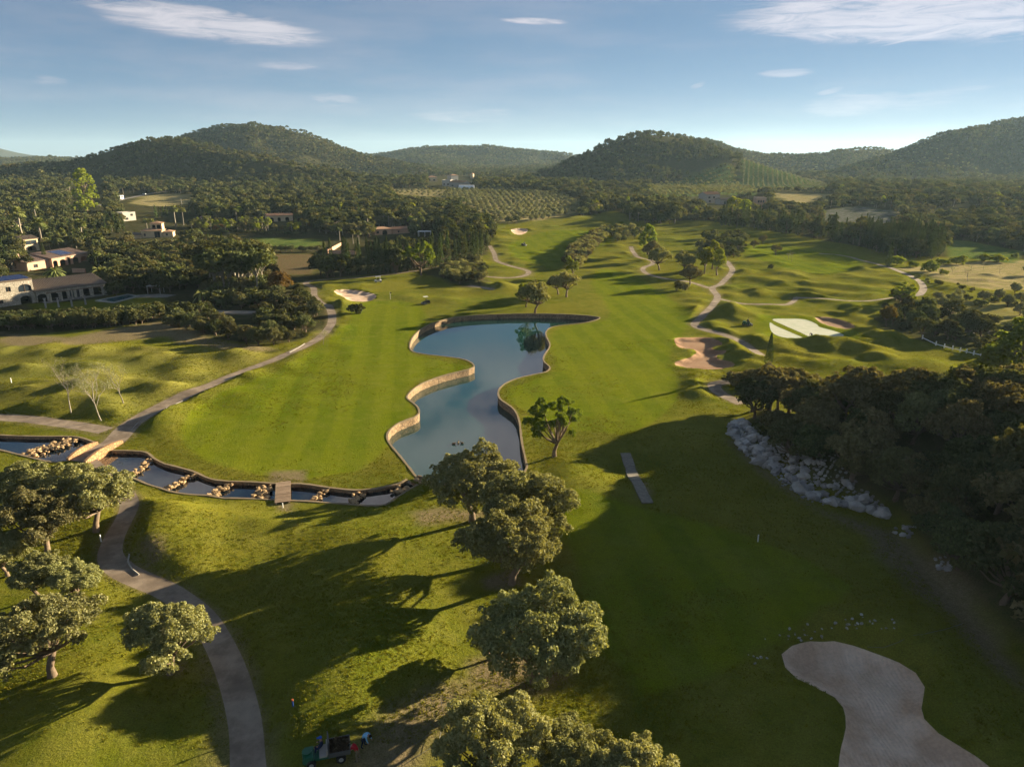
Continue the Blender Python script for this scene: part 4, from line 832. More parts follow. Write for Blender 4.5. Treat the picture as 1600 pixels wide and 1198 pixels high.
# ------------------------------------------------------------------ single trees one can point at
NEAR = [  # kind, foot px, foot py, crown width px, width/height stretch, label, variant, extras
 ('olive', 266, 1052, 142, 1.05, 'round olive tree with a leaning bare trunk beside the buggy path'),
 ('olive', 82, 1056, 172, 1.1, 'broad grey-green olive tree at the picture edge, next to the leaning-trunk one'),
 ('olive', 150, 830, 128, 1.05, 'olive tree with a pale straight trunk just below the stone bridge'),
 ('olive', 62, 818, 120, 1.05, 'sprawling olive tree between the creek and the brownish carob'),
 ('carob', 75, 868, 128, 1.0, 'dark brownish carob tree between the olive trees'),
 ('grove', 60, 935, 95, 1.1, 'low pale olive bush in front of the carob'),
 ('grove', 118, 940, 90, 1.1, 'pale olive bush close to the bend of the path'),
 ('olive', 12, 900, 80, 1.0, 'thin olive tree with several bare stems behind the broad olive'),
 ('olive', 738, 815, 137, 1.0, 'olive tree whose crown stands against the foot of the pond'),
 ('olive', 822, 862, 149, 1.0, 'olive tree right behind the drooping one by the pond'),
 ('olive', 800, 912, 155, 1.0, 'drooping olive tree on a patch of bare earth'),
 ('olive', 836, 1065, 190, 1.05, 'largest olive tree, in the middle of the shaded slope'),
 ('grove', 765, 1030, 80, 1.0, 'dark low bush at the foot of the largest olive'),
 ('olive', 772, 1240, 171, 1.0, 'olive tree at the bottom edge beside the white rope'),
 ('olive', 905, 1240, 135, 1.0, 'olive tree at the bottom edge between two others'),
 ('olive', 980, 1275, 152, 1.0, 'dim olive tree at the bottom edge, farthest into the shade'),
 ('olive', 700, 1330, 150, 1.0, 'olive tree just below the picture edge by the workers'),
 ('airy', 866, 713, 96, 0.95, 'lone light green tree on the pond bank beside the big shadow'),
 ('olive', 836, 489, 50, 0.9, 'dark-crowned tree on the head of the pond'),
 ('airy', 822, 480, 36, 0.9, 'light tree behind the dark-crowned one at the pond head'),
 ('carob', 872, 460, 38, 1.0, 'small dark tree between two others above the pond'),
 ('olive', 885, 464, 46, 1.0, 'tree with a thin trunk casting its shade above the pond'),
 ('lime', 893, 434, 26, 0.9, 'slim light tree in front of the long thicket'),
 ('airy', 658, 430, 50, 0.95, 'pale spreading tree in front of the dark cypress screen'),
 ('lime', 522, 433, 22, 0.9, 'small pale tree in front of the start of the cypress screen'),
 ('shrub', 556, 490, 26, 0.8, 'sparse shrub on the edge of the pale bunker'),
 ('carob', 1018, 407, 34, 1.0, 'leafy tree on the inner bend of the snaking path'), ('lime', 1012, 398, 34, 0.9, 'light green tree at the top of the snaking path'), ('olive', 1030, 422, 38, 0.95, 'tree with a clear trunk by the lower bend of the snaking path'),
 ('olive', 1068, 425, 36, 1.0, 'olive tree at the near end of the mid-course clump'), ('carob', 1078, 445, 36, 1.0, 'dark tree in front of the mid-course clump'), ('shrub', 1066, 454, 26, 1.0, 'bush under the dark tree of the mid-course clump'),
 ('lime', 1100, 428, 34, 0.9, 'light tree with slim trunk in the mid-course clump'), ('lime', 1120, 430, 30, 0.9, 'light tree next to the path in the mid-course clump'), ('lime', 1113, 420, 30, 0.85, 'light tree in the middle of the mid-course clump'),
 ('shrub', 1204, 420, 12, 1.0, 'tiny bush on the mound behind the sculpted hollow'), ('carob', 1212, 398, 18, 1.0, 'little tree with a thin trunk beyond the mounds'), ('carob', 1192, 381, 16, 1.0, 'little tree on the shaded fairway edge'), ('carob', 1178, 388, 14, 1.0, 'small tree beside the round bushes'),
 ('lime', 1586, 600, 100, 1.2, 'bright leafy tree at the edge beside the white rail'), ('lime', 1545, 606, 60, 1.1, 'bright low tree in front of the shaded grove'), ('lime', 1553, 575, 40, 1.0, 'small bright tree on the corner of the white rail'),
 ('shrub', 1160, 602, 60, 1.3, 'yellow-green bush over the end of the path'), ('cypress', 1200, 575, 13, 1.0, 'dark slim cypress beside the path bend'),
 ('airy', 1408, 478, 44, 1.2, 'thin twiggy tree inside the bend of the far path'),
 ('rust', 1384, 510, 24, 0.7, 'orange-brown bush glowing at the scrub edge'),
 ('shrub', 1401, 414, 27, 1.1, 'round bright bush by the end of the cypress line'), ('shrub', 1428, 417, 18, 1.1, 'dull bush next to the round bright one'), ('shrub', 1453, 425, 34, 1.2, 'wide bright bush on the edge of the dry plot'), ('shrub', 1475, 429, 16, 1.1, 'small bush beside the wide bright one'),
 ('shrub', 1472, 413, 20, 1.1, 'bush in the middle of the bright row'), ('shrub', 1494, 413, 28, 1.2, 'bright bush near the cypress screen end'), ('shrub', 1538, 408, 26, 1.2, 'bright bush on the far side of the dry plot'), ('shrub', 1560, 409, 26, 1.2, 'last bright bush of the row over the dry plot'), ('shrub', 1585, 403, 14, 1.1, 'small bush beyond the bright row'),
 ('poplar', 137, 332, 46, 1.2, 'tall bright yellow-green plane tree rising out of the woods'),
 ('lime', 1146, 344, 26, 0.85, 'bright tree over the start of the cypress line'), ('lime', 1162, 346, 24, 0.85, 'bright drooping tree next to its twin at the cypress line'),
 ('datepalm', 317, 474, 32, 1.0, 'date palm with arching fronds in front of the pine clump'), ('datepalm', 88, 442, 36, 1.0, 'date palm rising behind the stone villa roof'), ('datepalm', 158, 442, 36, 1.0, 'date palm over the end of the stone villa'),
 ('palm', 67, 388, 26, 1.0, 'fan palm behind the pink villa chimney'), ('palm', 131, 382, 22, 1.0, 'fan palm above the pink villa solar roof'), ('palm', 36, 375, 28, 1.0, 'wide palm above the brown roofs'), ('palm', 159, 397, 18, 1.0, 'short palm beside the pink villa'), ('palm', 58, 352, 20, 1.0, 'fan palm beside the brown-roofed house'),
 ('palm', 231, 366, 14, 1.0, 'palm close to the yellow villa front'), ('palm', 240, 366, 13, 1.0, 'second palm close to the yellow villa front'), ('palm', 275, 354, 18, 1.0, 'leaning palms clump beside the yellow villa'), ('palm', 287, 352, 16, 1.0, 'palm beside the yellow villa garden'),
 ('palm', 370, 345, 11, 1.0, 'tall slim palm in the garden row'), ('palm', 560, 362, 13, 1.0, 'tall palm above the villa with the orange wall'), ('palm', 575, 362, 16, 1.0, 'bushy palm beside the pink-roofed villa'), ('palm', 608, 356, 15, 1.0, 'palm behind the pink-roofed villa'), ('palm', 658, 346, 12, 1.0, 'thin palm rising out of the pine wood'),
 ('palm', 660, 364, 14, 1.0, 'palm beside the white canopy'), ('palm', 531, 376, 12, 1.0, 'palm at the orange garden wall'), ('palm', 552, 381, 12, 1.0, 'palm on the lawn of the orange-walled garden'), ('palm', 561, 382, 12, 1.0, 'twin palm on the lawn of the orange-walled garden'),
 ('cypress', 72, 416, 8.5, 1.0, 'tall cypress in front of the pink villa'), ('cypress', 210, 412, 6, 1.0, 'slim cypress standing in the dark thicket'), ('cypress', 161, 400, 6, 1.0, 'short cypress beside the pink villa lawn'), ('cypress', 1274, 338, 4, 1.0, 'pointed cypress taller than the line around it'),
 ('cypress', 640, 405, 7, 1.0, 'cypress standing in front of the shaded lawn'), ('shrub', 466, 455, 20, 0.9, 'scruffy cedar near the path bend'), ('rust', 438, 463, 40, 1.0, 'brown-topped tree with a white trunk near the path bend'),
]
for r_ in NEAR:
    k, px, py, w, sx, lab = r_[:6]
    if k in ('olive', 'carob', 'grove'): sx *= 1.03
    nm = {'olive': 'olive_tree', 'carob': 'carob_tree', 'grove': 'olive_tree', 'airy': 'tree', 'lime': 'tree', 'shrub': 'bush', 'cypress': 'cypress_tree', 'poplar': 'plane_tree', 'datepalm': 'date_palm', 'palm': 'fan_palm', 'rust': 'tree'}[k]
    cat = 'bush' if k == 'shrub' else 'palm tree' if 'palm' in k else 'tree'
    x, y, z = PH(px, py); d = depth_of(x, y, z)
    o = tree_px(k, nm, px, py, w, lab, {'olive': 'olive trees on the course', 'shrub': 'single bushes', 'palm': 'fan palms in the gardens'}.get(k), sx, cat=cat, lod=0 if d < 110 else 1 if d < 330 else 2)
    if k == 'shrub' and py < 432 and px > 1380 or (k == 'shrub' and px == 1168):
        for c in o.children:
            if c.name.startswith('crown'):
                kk = ('lime_shrub', c.data.name)
                if kk not in _cache: _cache[kk] = c.data.copy(); _cache[kk].materials[0] = M['l_lime']
                c.data = _cache[kk]

# bare young trees: real twigs with a few leaves
def bare_tree(px, py, hpx, label, seed, leafy=900):
    rng = np.random.default_rng(seed); x, y, z = PH(px, py); s = hpx * depth_of(x, y, z) / FOC * 1.08
    e = tag(empty('birch_tree', (x, y, z)), label, 'tree', 'bare trees beside the road'); t = MB(); br = MB(); tips = []
    def grow(p, d, L, r, lv):
        n = 3; q = [p]; dd = d.copy()
        for i in range(n):
            dd = dd + rng.normal(0, .10, 3); dd /= np.linalg.norm(dd); q.append(q[-1] + dd * L / n)
        (t if lv == 0 else br).tube([tuple(v) for v in q], list(np.linspace(r, r * .6, n + 1)), 5 if lv < 2 else 3, 0, False)
        if lv < 4:
            for j in range(5 if lv == 0 else 4 if lv < 3 else 3):
                k = q[-1] if j < 2 else q[-1 - (j % 2)] * .6 + q[-2] * .4
                nd = dd + rng.normal(0, .55 if lv else .5, 3); nd[2] = abs(nd[2]) * .7 + .35; nd /= np.linalg.norm(nd); grow(k, nd, L * rng.uniform(.5, .72), r * .45, lv + 1)
        else: tips.append(q[-1])
        if lv >= 3: tips.append(q[1])
    grow(np.array([0, 0, -.1]), np.array([rng.uniform(-.12, .12), rng.uniform(-.1, .1), 1.0]), s * .42, s * .013, 0)
    t.build('trunk', M['bark_pale'], e); br.build('branches', M['bark_pale'], e)
    tp = np.array(tips); i = rng.integers(0, len(tp), leafy); c = tp[i] + rng.normal(0, .16, (leafy, 3)); V = leaf_arrays(c, rng.normal(0, 1, (leafy, 3)), .13, rng)
    link('leaves', np_mesh('leaves', V, np.arange(len(V)), 4, [M['l_grey']]), e)
bare_tree(111, 645, 82, 'bare pale-trunked tree farthest from the road fork', 1); bare_tree(158, 657, 82, 'bare pale-trunked tree standing closest to the road fork', 2)
bare_tree(193, 630, 62, 'small bare tree on the slope behind the two pale trunks', 3); bare_tree(146, 625, 60, 'bare tree seen between the two pale trunks', 5)
bare_tree(1232, 407, 14, 'leafless leaning stump tree on the far mound', 6, 60); bare_tree(1237, 409, 17, 'leafless tree beside the shadowed far mound', 7, 60); bare_tree(1512, 440, 22, 'dark bare tree in the dry plot', 8, 60)
for i, (a, b) in enumerate([(1487, 427), (1470, 425), (1518, 422), (1536, 421), (1562, 427), (1595, 424)]): bare_tree(a, b, 13, 'small bare fruit tree in the dry plot', 20 + i, 60)
bare_tree(505, 538, 24, 'twisted bare shrub on the bare earth by the path corner', 31, 400)

# ------------------------------------------------------------------ woods, hedges and groves
def free(x, y):
    ok = np.ones(len(x), bool)
    for pg in PATHS: ok &= sdist(x, y, pg, 3) < -1.6
    for pg in (POND, CREEK, CREEK2): ok &= ~inside(x, y, pg)
    for h in HOUSE_SPOTS: ok &= (np.hypot(x - h[0], y - h[1]) > h[2])
    return ok
HOUSE_SPOTS = []
for a, b, r_ in [(35, 465, 9), (60, 468, 8), (85, 466, 8), (110, 463, 8), (140, 460, 8), (160, 456, 7), (60, 412, 8), (85, 414, 8), (115, 412, 8), (135, 408, 7), (50, 392, 6), (215, 370, 9), (235, 370, 9), (255, 369, 9), (203, 342, 7), (600, 364, 8), (622, 364, 9), (590, 366, 7), (664, 367, 6), (430, 343, 7), (450, 343, 7), (30, 345, 8), (15, 340, 7), (520, 394, 6), (540, 390, 9), (189, 312, 6), (226, 304, 5), (1113, 315, 14), (1188, 323, 12), (1135, 316, 8),
                 (690, 281, 20), (706, 281, 14), (725, 295, 16), (697, 286, 14), (739, 277, 14), (680, 277, 14), (150, 470, 9), (190, 470, 9), (220, 466, 9), (250, 462, 7), (118, 475, 6), (80, 480, 5), (137, 330, 8), (393, 513, 5), (350, 487, 5), (375, 486, 5)]:
    q = P(a, b); HOUSE_SPOTS.append((q[0], q[1], r_ * 0.62))
    if 340 < b < 420 and a < 700:
        for dy in (8, 15, 22): q = P(a, b + dy); HOUSE_SPOTS.append((q[0], q[1], r_ * .5))
def wood(pg, sp, seed=0):
    rng = np.random.default_rng(seed); x0, y0 = pg.min(0); x1, y1 = pg.max(0)
    gx, gy = np.meshgrid(np.arange(x0, x1 + sp, sp), np.arange(y0, y1 + sp, sp)); x = gx.ravel() + rng.uniform(-.45, .45, gx.size) * sp; y = gy.ravel() + rng.uniform(-.45, .45, gx.size) * sp
    k = inside(x, y, pg) & (np.abs(x) < 0.80 * y + 40); return x[k], y[k]
OWN = {'cypress line', 'screen', 'orchard', 'orchard strip', 'vine rows', 'hedge'}
T = []   # every scattered tree: kind, x, y, scale, zone
CLEAR = [np.array(q, float) for q in ([(205,336),(282,336),(285,373),(202,374)], [(45,386),(142,386),(142,420),(45,420)], [(38,368),(64,368),(64,392),(38,392)], [(0,418),(168,424),(170,480),(0,485)], [(578,352),(642,352),(642,369),(578,370)], [(192,332),(212,332),(210,345),(192,345)],
    [(418,331),(460,331),(460,346),(418,347)], [(186,301),(304,302),(298,320),(195,322)], [(722,300),(900,303),(915,322),(880,336),(800,338),(750,330),(722,316)], [(615,292),(735,297),(735,306),(700,309),(612,302)], [(1154,266),(1275,280),(1305,291),(1154,291)], [(1205,301),(1306,302),(1262,317),(1216,311)],
    [(425,397),(496,397),(486,426),(425,426)], [(398,370),(505,374),(498,383),(400,381)], [(150,458),(262,458),(262,478),(150,484)], [(668,274),(742,274),(742,298),(668,292)], [(1101,301),(1150,304),(1150,320),(1101,320)], [(1180,310),(1198,310),(1198,328),(1180,328)], [(504,378),(578,372),(578,394),(504,398)], [(652,360),(675,360),(675,372),(652,372)], [(1020,288),(1140,284),(1190,300),(1100,303),(1020,303)], [(182,300),(232,298),(232,316),(182,316)], [(1480,375),(1600,394),(1590,408),(1480,400)], [(110,276),(162,276),(166,332),(106,332)], [(1290,328),(1400,322),(1400,346),(1290,346)])]
def put(zone, x, y, mix, smin, smax, seed=0, chk=True):
    rng = np.random.default_rng(seed + 99)
    if chk: k = free(x, y); x, y = x[k], y[k]
    kinds = rng.choice(list(mix), len(x), p=np.array(list(mix.values())) / sum(mix.values())); s = rng.uniform(smin, smax, len(x))
    z = macro(x, y); hh = s * np.array([KIND[k][2] for k in kinds]); ok = np.ones(len(x), bool)
    if zone not in OWN:
        for fr in (.25, .6, .92):
            u, v = to_px(x, y, z + hh * fr)
            for c in CLEAR: ok &= ~inside(u, v, c)
    for a, b, c, d, o in zip(kinds, x, y, s, ok):
        if o: T.append((a, b, c, d, zone))
def pw(*a): return poly(a)
# the shaded grove above the rock bank
gx_, gy_ = wood(HILLF, 3.8, 1); dd_ = sdist(gx_, gy_, HILLF, 40); k = (dd_ > np.where(gy_ < 88, 2.2, 4.2)) & (gx_ < 175); k2 = k & (gy_ > 86); k = k & (gy_ <= 86); put('grove', gx_[k], gy_[k], {'oak': 5, 'carob': 4, 'mix': 1}, .8, 1.2, 1); put('grove', gx_[k2], gy_[k2], {'oak': 4, 'carob': 4, 'mix': 1}, .58, .86, 5)
k = (dd_ > 2.6) & (dd_ <= 4.6) & (gx_ < 175) & (RNG.random(len(gx_)) < .4); put('grove', gx_[k], gy_[k], {'dullscrub': 3, 'oak': 1}, .5, .8, 2)
cxy = np.array([P(*q)[:2] for q in ((1175, 646), (1190, 640), (1200, 652), (1215, 644), (1232, 650), (1178, 660), (1250, 646))]); put('grove', cxy[:, 0], cxy[:, 1], {'oak': 1, 'carob': 1}, 1.0, 1.25, 77)
# hedge belt under the villas
hx, hy = wood(pw((-60,516),(0,517),(60,516),(120,514),(180,512),(232,506),(246,497),(250,490),(180,500),(60,505),(-60,508)), 1.7, 3); put('hedge', hx, hy, {'oak': 1}, .52, .62, 3)
hx, hy = wood(pw((240,503),(262,490),(330,480),(400,470),(455,462),(485,470),(500,492),(517,512),(500,524),(470,534),(440,541),(400,540),(340,530),(280,517)), 3.1, 4); k = ~inside(hx, hy, pw((325,488),(395,484),(410,520),(380,527),(330,500)))
put('garden', hx[k], hy[k], {'mix': 3, 'oak': 3, 'shrub': 1, 'cypress': .7, 'dullscrub': 1}, .38, .72, 4)
# pine clump
hx, hy = wood(pw((322,452),(345,446),(400,446),(418,452),(405,466),(350,468)), 3.2, 5); put('pines', hx, hy, {'pine': 1}, 1.4, 1.75, 5); hx, hy = wood(pw((312,458),(345,448),(418,450),(425,468),(405,480),(330,480)), 2.6, 55); put('garden', hx, hy, {'mix': 2, 'shrub': 2, 'oak': 1}, .4, .7, 55)
# dark wood around the villas
hx, hy = wood(pw((168,424),(172,470),(255,458),(322,452),(330,474),(420,462),(478,450),(478,440),(428,436),(415,410),(400,395),(300,375),(200,378),(160,396)), 4.0, 6); put('villas', hx, hy, {'oak': 4, 'mix': 3, 'carob': 1, 'cypress': .4, 'palm': .1}, .65, 1.0, 6)
hx, hy = wood(pw((-140,330),(0,326),(100,322),(190,330),(200,345),(170,372),(160,396),(168,424),(40,436),(0,470),(-60,500),(-200,490),(-200,380)), 4.0, 7); put('gardens', hx, hy, {'oak': 3, 'mix': 4, 'pine': .8, 'palm': .55, 'cypress': .8, 'shrub': 1}, .55, .95, 7)
def row(pts, sp, zone, kind, smin, smax, seed, wid=0.5):
    c = poly(pts); rng = np.random.default_rng(seed); out = []
    for i in range(len(c) - 1):
        L = np.linalg.norm(c[i + 1] - c[i]); n = max(1, int(L / sp))
        for j in range(n): out.append(c[i] + (c[i + 1] - c[i]) * (j + .5) / n + rng.normal(0, wid, 2))
    out = np.array(out); put(zone, out[:, 0], out[:, 1], {kind: 1} if isinstance(kind, str) else kind, smin, smax, seed, False)
row([(157,366),(198,364)], 1.5, 'cypress clump', 'cypress', .85, 1.15, 10, .8); row([(160,362),(196,360)], 1.7, 'cypress clump', 'cypress', .9, 1.2, 11, .8)
row([(205,352),(245,340),(310,335)], 2.6, 'cypress hedge', 'cypress', .7, 1.0, 12, 1.0); row([(215,345),(300,331)], 3.0, 'cypress hedge', 'cypress', .7, 1.0, 13, 1.0)
# garden palms row and orchard between the villas
hx, hy = wood(pw((300,352),(480,352),(480,366),(300,362)), 4.2, 8); put('palm garden', hx, hy, {'palm': 2, 'lime': 1.5, 'mix': 2, 'rust': .3}, .5, .85, 8)
row([(300,364),(395,366),(480,368)], 2.0, 'garden hedge', 'oak', .3, .38, 14, .2); row([(395,394),(498,393)], 2.0, 'garden hedge', 'oak', .42, .5, 15, .5); row([(398,391),(498,390)], 2.0, 'garden hedge', 'oak', .42, .5, 16, .5)
# cypress screen behind the path, and the wood above it
row([(500,434),(560,431),(640,425),(690,416)], 1.9, 'screen', {'cypress': 7, 'oak': 1}, 1.15, 1.5, 17, .8); row([(498,430),(560,427),(640,421),(700,411),(760,398)], 2.2, 'screen', {'cypress': 6, 'oak': 1}, 1.15, 1.5, 18, .9)
hx, hy = wood(pw((500,404),(560,414),(690,404),(765,392),(768,365),(762,350),(740,334),(700,320),(640,312),(560,315),(480,322),(420,326),(310,330),(318,345),(480,345),(500,366),(575,372)), 4.4, 9)
k = ~inside(hx, hy, pw((505,396),(525,372),(575,372),(655,372),(670,396),(560,404))); put('mid wood', hx[k], hy[k], {'mix': 4, 'oak': 3, 'pine': 1.6, 'cypress': .5, 'palm': .12, 'lime': .2}, .7, 1.15, 9)
hx, hy = wood(pw((690,404),(766,392),(772,366),(762,350),(720,340),(690,365)), 4.0, 29); put('mid wood', hx, hy, {'tallpine': 3, 'cypress': 2, 'oak': 1}, .9, 1.3, 29)
hx, hy = wood(pw((560,400),(670,394),(665,384),(570,388)), 4.5, 30); put('mid wood', hx, hy, {'mix': 2, 'cypress': .6}, .45, .7, 30)
# thickets on the course
hx, hy = wood(pw((688,436),(690,424),(720,416),(750,412),(758,430),(754,447),(725,447)), 2.4, 31); put('mound thicket', hx, hy, {'mix': 3, 'olive': 2}, .42, .56, 31)
hx, hy = wood(pw((880,421),(890,400),(915,378),(935,368),(945,374),(925,395),(905,420)), 2.6, 32); put('long thicket', hx, hy, {'olive': 3, 'carob': 2}, .5, .72, 32)
hx, hy = wood(pw((935,362),(1000,358),(1010,372),(975,378),(938,374)), 4.2, 33); put('long thicket', hx, hy, {'oak': 2, 'olive': 2, 'cypress': .3}, .4, .7, 33)
hx, hy = wood(pw((1088,396),(1100,374),(1130,368),(1165,374),(1168,388),(1155,402),(1120,405)), 3.4, 34); put('mound bushes', hx, hy, {'dullscrub': 2, 'oak': 2, 'shrub': 2}, .5, .75, 34)
hx, hy = wood(pw((1368,505),(1378,482),(1400,470),(1440,480),(1500,502),(1600,522),(1720,545),(1720,575),(1600,563),(1545,550),(1440,528),(1390,515)), 3.4, 35); put('scrub belt', hx, hy, {'dullscrub': 3, 'oak': 3, 'greyscrub': 1, 'shrub': 1}, .5, .85, 35)
hx, hy = wood(pw((1445,470),(1600,455),(1760,460),(1760,524),(1600,512),(1500,498)), 7.5, 36); put('meadow fruit trees', hx, hy, {'orchard': 3, 'shrub': 1}, .7, 1.2, 36)
row([(1425,432),(1470,446),(1530,460),(1600,468),(1700,475)], 3.2, 'field hedge', {'shrub': 1, 'dullscrub': 1}, .35, .7, 37, .8)
row([(1440,480),(1500,470),(1600,476)], 4, 'field hedge', {'shrub': 1, 'dullscrub': 1, 'orchard': 1}, .5, 1.0, 38, 1.5)
# cypress line on the far side
row([(1128,352),(1180,358),(1240,366),(1300,376),(1360,386),(1385,392)], 2.3, 'cypress line', {'cypress': 9, 'tallpine': 1, 'oak': .4}, .85, 1.6, 40, 1.2); row([(1120,348),(1180,354),(1240,361),(1300,371),(1370,380)], 2.6, 'cypress line', {'cypress': 5, 'mix': 1}, .7, 1.2, 41, 1.5)
hx, hy = wood(pw((1360,392),(1385,398),(1460,405),(1474,396),(1474,385),(1440,380),(1380,376),(1340,370),(1340,382)), 2.5, 42); put('cypress line', hx, hy, {'cypress': 5, 'oak': 1}, 1.0, 1.4, 42)
row([(1385,418),(1390,416)], 1.6, 'cypress line', 'cypress', .9, 1.1, 43, .3)
hx, hy = wood(pw((975,342),(1000,350),(1050,352),(1070,345),(1050,332),(990,328)), 5.0, 44); put('far clump', hx, hy, {'pine': 2, 'oak': 3}, .9, 1.3, 44)
row([(770,352),(800,350),(850,345),(920,337),(955,328)], 4.0, 'orchard edge', {'oak': 3, 'mix': 3, 'lime': .5, 'cypress': .4}, .6, .95, 45, 1.5); row([(905,330),(935,324),(960,318)], 4.0, 'orchard edge', {'pine': 2, 'oak': 2}, .8, 1.1, 46, 1.5)
row([(1600,428),(1700,440)], 4, 'field hedge', 'oak', .5, .7, 47, 1)
# orchards in rows
def rows(pg, a0, a1, sp_row, sp, kind, zone, smin, smax, seed):
    rng = np.random.default_rng(seed); A = np.array(P(*a0)[:2]); B = np.array(P(*a1)[:2]); d = (B - A) / np.linalg.norm(B - A); nrm = np.array([-d[1], d[0]]); c = pg.mean(0); out = []
    for i in range(-60, 61):
        for j in range(-160, 161):
            out.append(c + nrm * i * sp_row + d * (j * sp + (i % 2) * sp * .3) + rng.normal(0, .25, 2))
    out = np.array(out); k = inside(out[:, 0], out[:, 1], pg); put(zone, out[k, 0], out[k, 1], {kind: 1}, smin, smax, seed)
rows(FIELDS['orchard_field'][0], (740, 335), (905, 318), 6.4, 5.2, 'orchard', 'orchard', .75, 1.05, 50)
rows(FIELDS['bare_field'][0], (620, 300), (720, 306), 11, 9, 'orchard', 'orchard', .5, .9, 51)
rows(FIELDS['orchard_strip'][0], (1020, 300), (1180, 295), 8, 7, 'grove', 'orchard strip', .7, 1.1, 52)
rows(FIELDS['vineyard'][0], (1175, 292), (1165, 270), 5.2, 3.4, 'orchard', 'vine rows', .5, .62, 53)
# woods of the plain and hills
gp = []
def belt(y0, y1, sp, zone, mix, smin, smax, seed):
    rng = np.random.default_rng(seed); ys = np.arange(y0, y1, sp); X = []; Y = []
    for y in ys:
        xw = .80 * y + 30; xs = np.arange(-xw, xw, sp); X.append(xs + rng.uniform(-.45, .45, len(xs)) * sp); Y.append(np.full(len(xs), y) + rng.uniform(-.45, .45, len(xs)) * sp)
    x = np.concatenate(X); y = np.concatenate(Y); k = ~inside(x, y, GOLF)
    for nm, (pg, kd) in FIELDS.items(): k &= ~inside(x, y, pg)
    for pg in ZONES: k &= ~inside(x, y, pg)
    x, y = x[k], y[k]; z = macro(x, y); t = np.linspace(.05, .97, 42)[None, :]; top = z + 7
    k = (macro(x[:, None] * t, y[:, None] * t) < HC + (top[:, None] - HC) * t + 1.5).all(1); x, y = x[k], y[k]
    dens = fbm(x, y, 60, 71, 3) + .5 * fbm(x, y, 18, 75, 2); k = dens > -0.36
    if zone == 'plain wood': put(zone, x[k], y[k], mix, smin, smax, seed); return
    pt = fbm(x, y, 130, 91, 4); a = k & (pt > 0.02); b = k & (pt <= 0.02); put(zone, x[a], y[a], mix, smin, smax, seed); put(zone, x[b], y[b], {'mix': 4, 'oak': 1.5, 'grove': 1.5, 'shrub': 1.5}, smin * .9, smax * .85, seed + 1)
ZONES = [pw((-140,330),(0,326),(100,322),(190,330),(310,330),(420,326),(480,322),(560,315),(640,312),(700,320),(740,334),(768,350),(768,400),(685,418),(480,442),(519,500),(500,530),(430,542),(235,505),(0,528),(-300,540),(-500,420)),
         pw((1118,352),(1118,344),(1240,360),(1370,375),(1480,384),(1480,405),(1385,400)), pw((965,345),(980,326),(1060,330),(1080,346)), HILLF, pw((1360,400),(1480,400),(1800,400),(2400,500),(2400,620),(1360,560))]
belt(215, 420, 5.2, 'plain wood', {'mix': 4, 'oak': 3, 'pine': 1, 'tallpine': .6, 'shrub': 1, 'cypress': .15}, .6, 1.1, 60)
belt(420, 820, 5.8, 'plain wood', {'mix': 4, 'oak': 2, 'pine': 1.5, 'grove': 1.5, 'lime': .05}, .6, 1.1, 61)
belt(820, 1500, 5.6, 'hill wood', {'pine': 3, 'tallpine': 3, 'mix': 2.4}, .42, .95, 62)
belt(1500, 2400, 8.5, 'hill wood', {'pine': 2, 'mix': 2, 'tallpine': 1}, .7, 1.2, 63)
TK = np.array([t[0] for t in T]); TX = np.array([t[1] for t in T]); TY = np.array([t[2] for t in T]); TS = np.array([t[3] for t in T]); TZN = np.array([t[4] for t in T])
TZ = hq(TX, TY); TD = depth_of(TX, TY, TZ); upx, upy = to_px(TX, TY, TZ + 3)
inv = (upx > -60) & (upx < 1660) & (upy < 1290)
NAMES = {'olive': ('olive_tree', 'olive trees'), 'carob': ('carob_tree', 'carob trees'), 'oak': ('oak_tree', 'evergreen oaks'), 'mix': ('broadleaf_tree', 'broadleaf trees'), 'pine': ('pine_tree', 'stone pines'), 'tallpine': ('conifer_tree', 'tall pines'), 'shrub': ('bush', 'bushes'), 'lime': ('bright_tree', 'bright trees'),
 'cypress': ('cypress_tree', 'cypresses'), 'palm': ('fan_palm', 'fan palms'), 'orchard': ('orchard_tree', 'orchard trees'), 'grove': ('young_olive', 'young olives'), 'greyscrub': ('grey_bush', 'grey bushes'), 'dullscrub': ('dark_bush', 'dark bushes'), 'rust': ('brown_tree', 'brown trees')}
ZL = {'grove': 'in the shaded grove above the rock bank', 'hedge': 'clipped into the long hedge under the villas', 'garden': 'in the terraced garden over the path', 'pines': 'in the tall clump behind the date palm', 'villas': 'in the dark wood beside the villas', 'gardens': 'among the villa gardens', 'cypress clump': 'in the tight clump near the yellow villa',
 'cypress hedge': 'in the ragged hedge below the stubble field', 'palm garden': 'in the palm garden beyond the pines', 'garden hedge': 'in the dark clipped garden hedge', 'screen': 'in the tall screen along the path', 'mid wood': 'in the wood behind the tall screen', 'mound thicket': 'in the thicket on the small mound', 'long thicket': 'in the long thicket between fairways',
 'mound bushes': 'on the dark mound below the far cypress line', 'scrub belt': 'in the scrub belt above the white rail', 'meadow fruit trees': 'scattered over the thin meadow', 'field hedge': 'along the hedge of the dry plot', 'cypress line': 'in the dark line along the far fairway', 'far clump': 'in the clump closing the far fairway', 'orchard edge': 'on the edge of the olive orchard',
 'orchard': 'in the rows of the olive orchard', 'orchard strip': 'in the strip before the dark hill', 'vine rows': 'in the converging rows below the hill', 'plain wood': 'in the wooded plain', 'hill wood': 'on the wooded hills'}
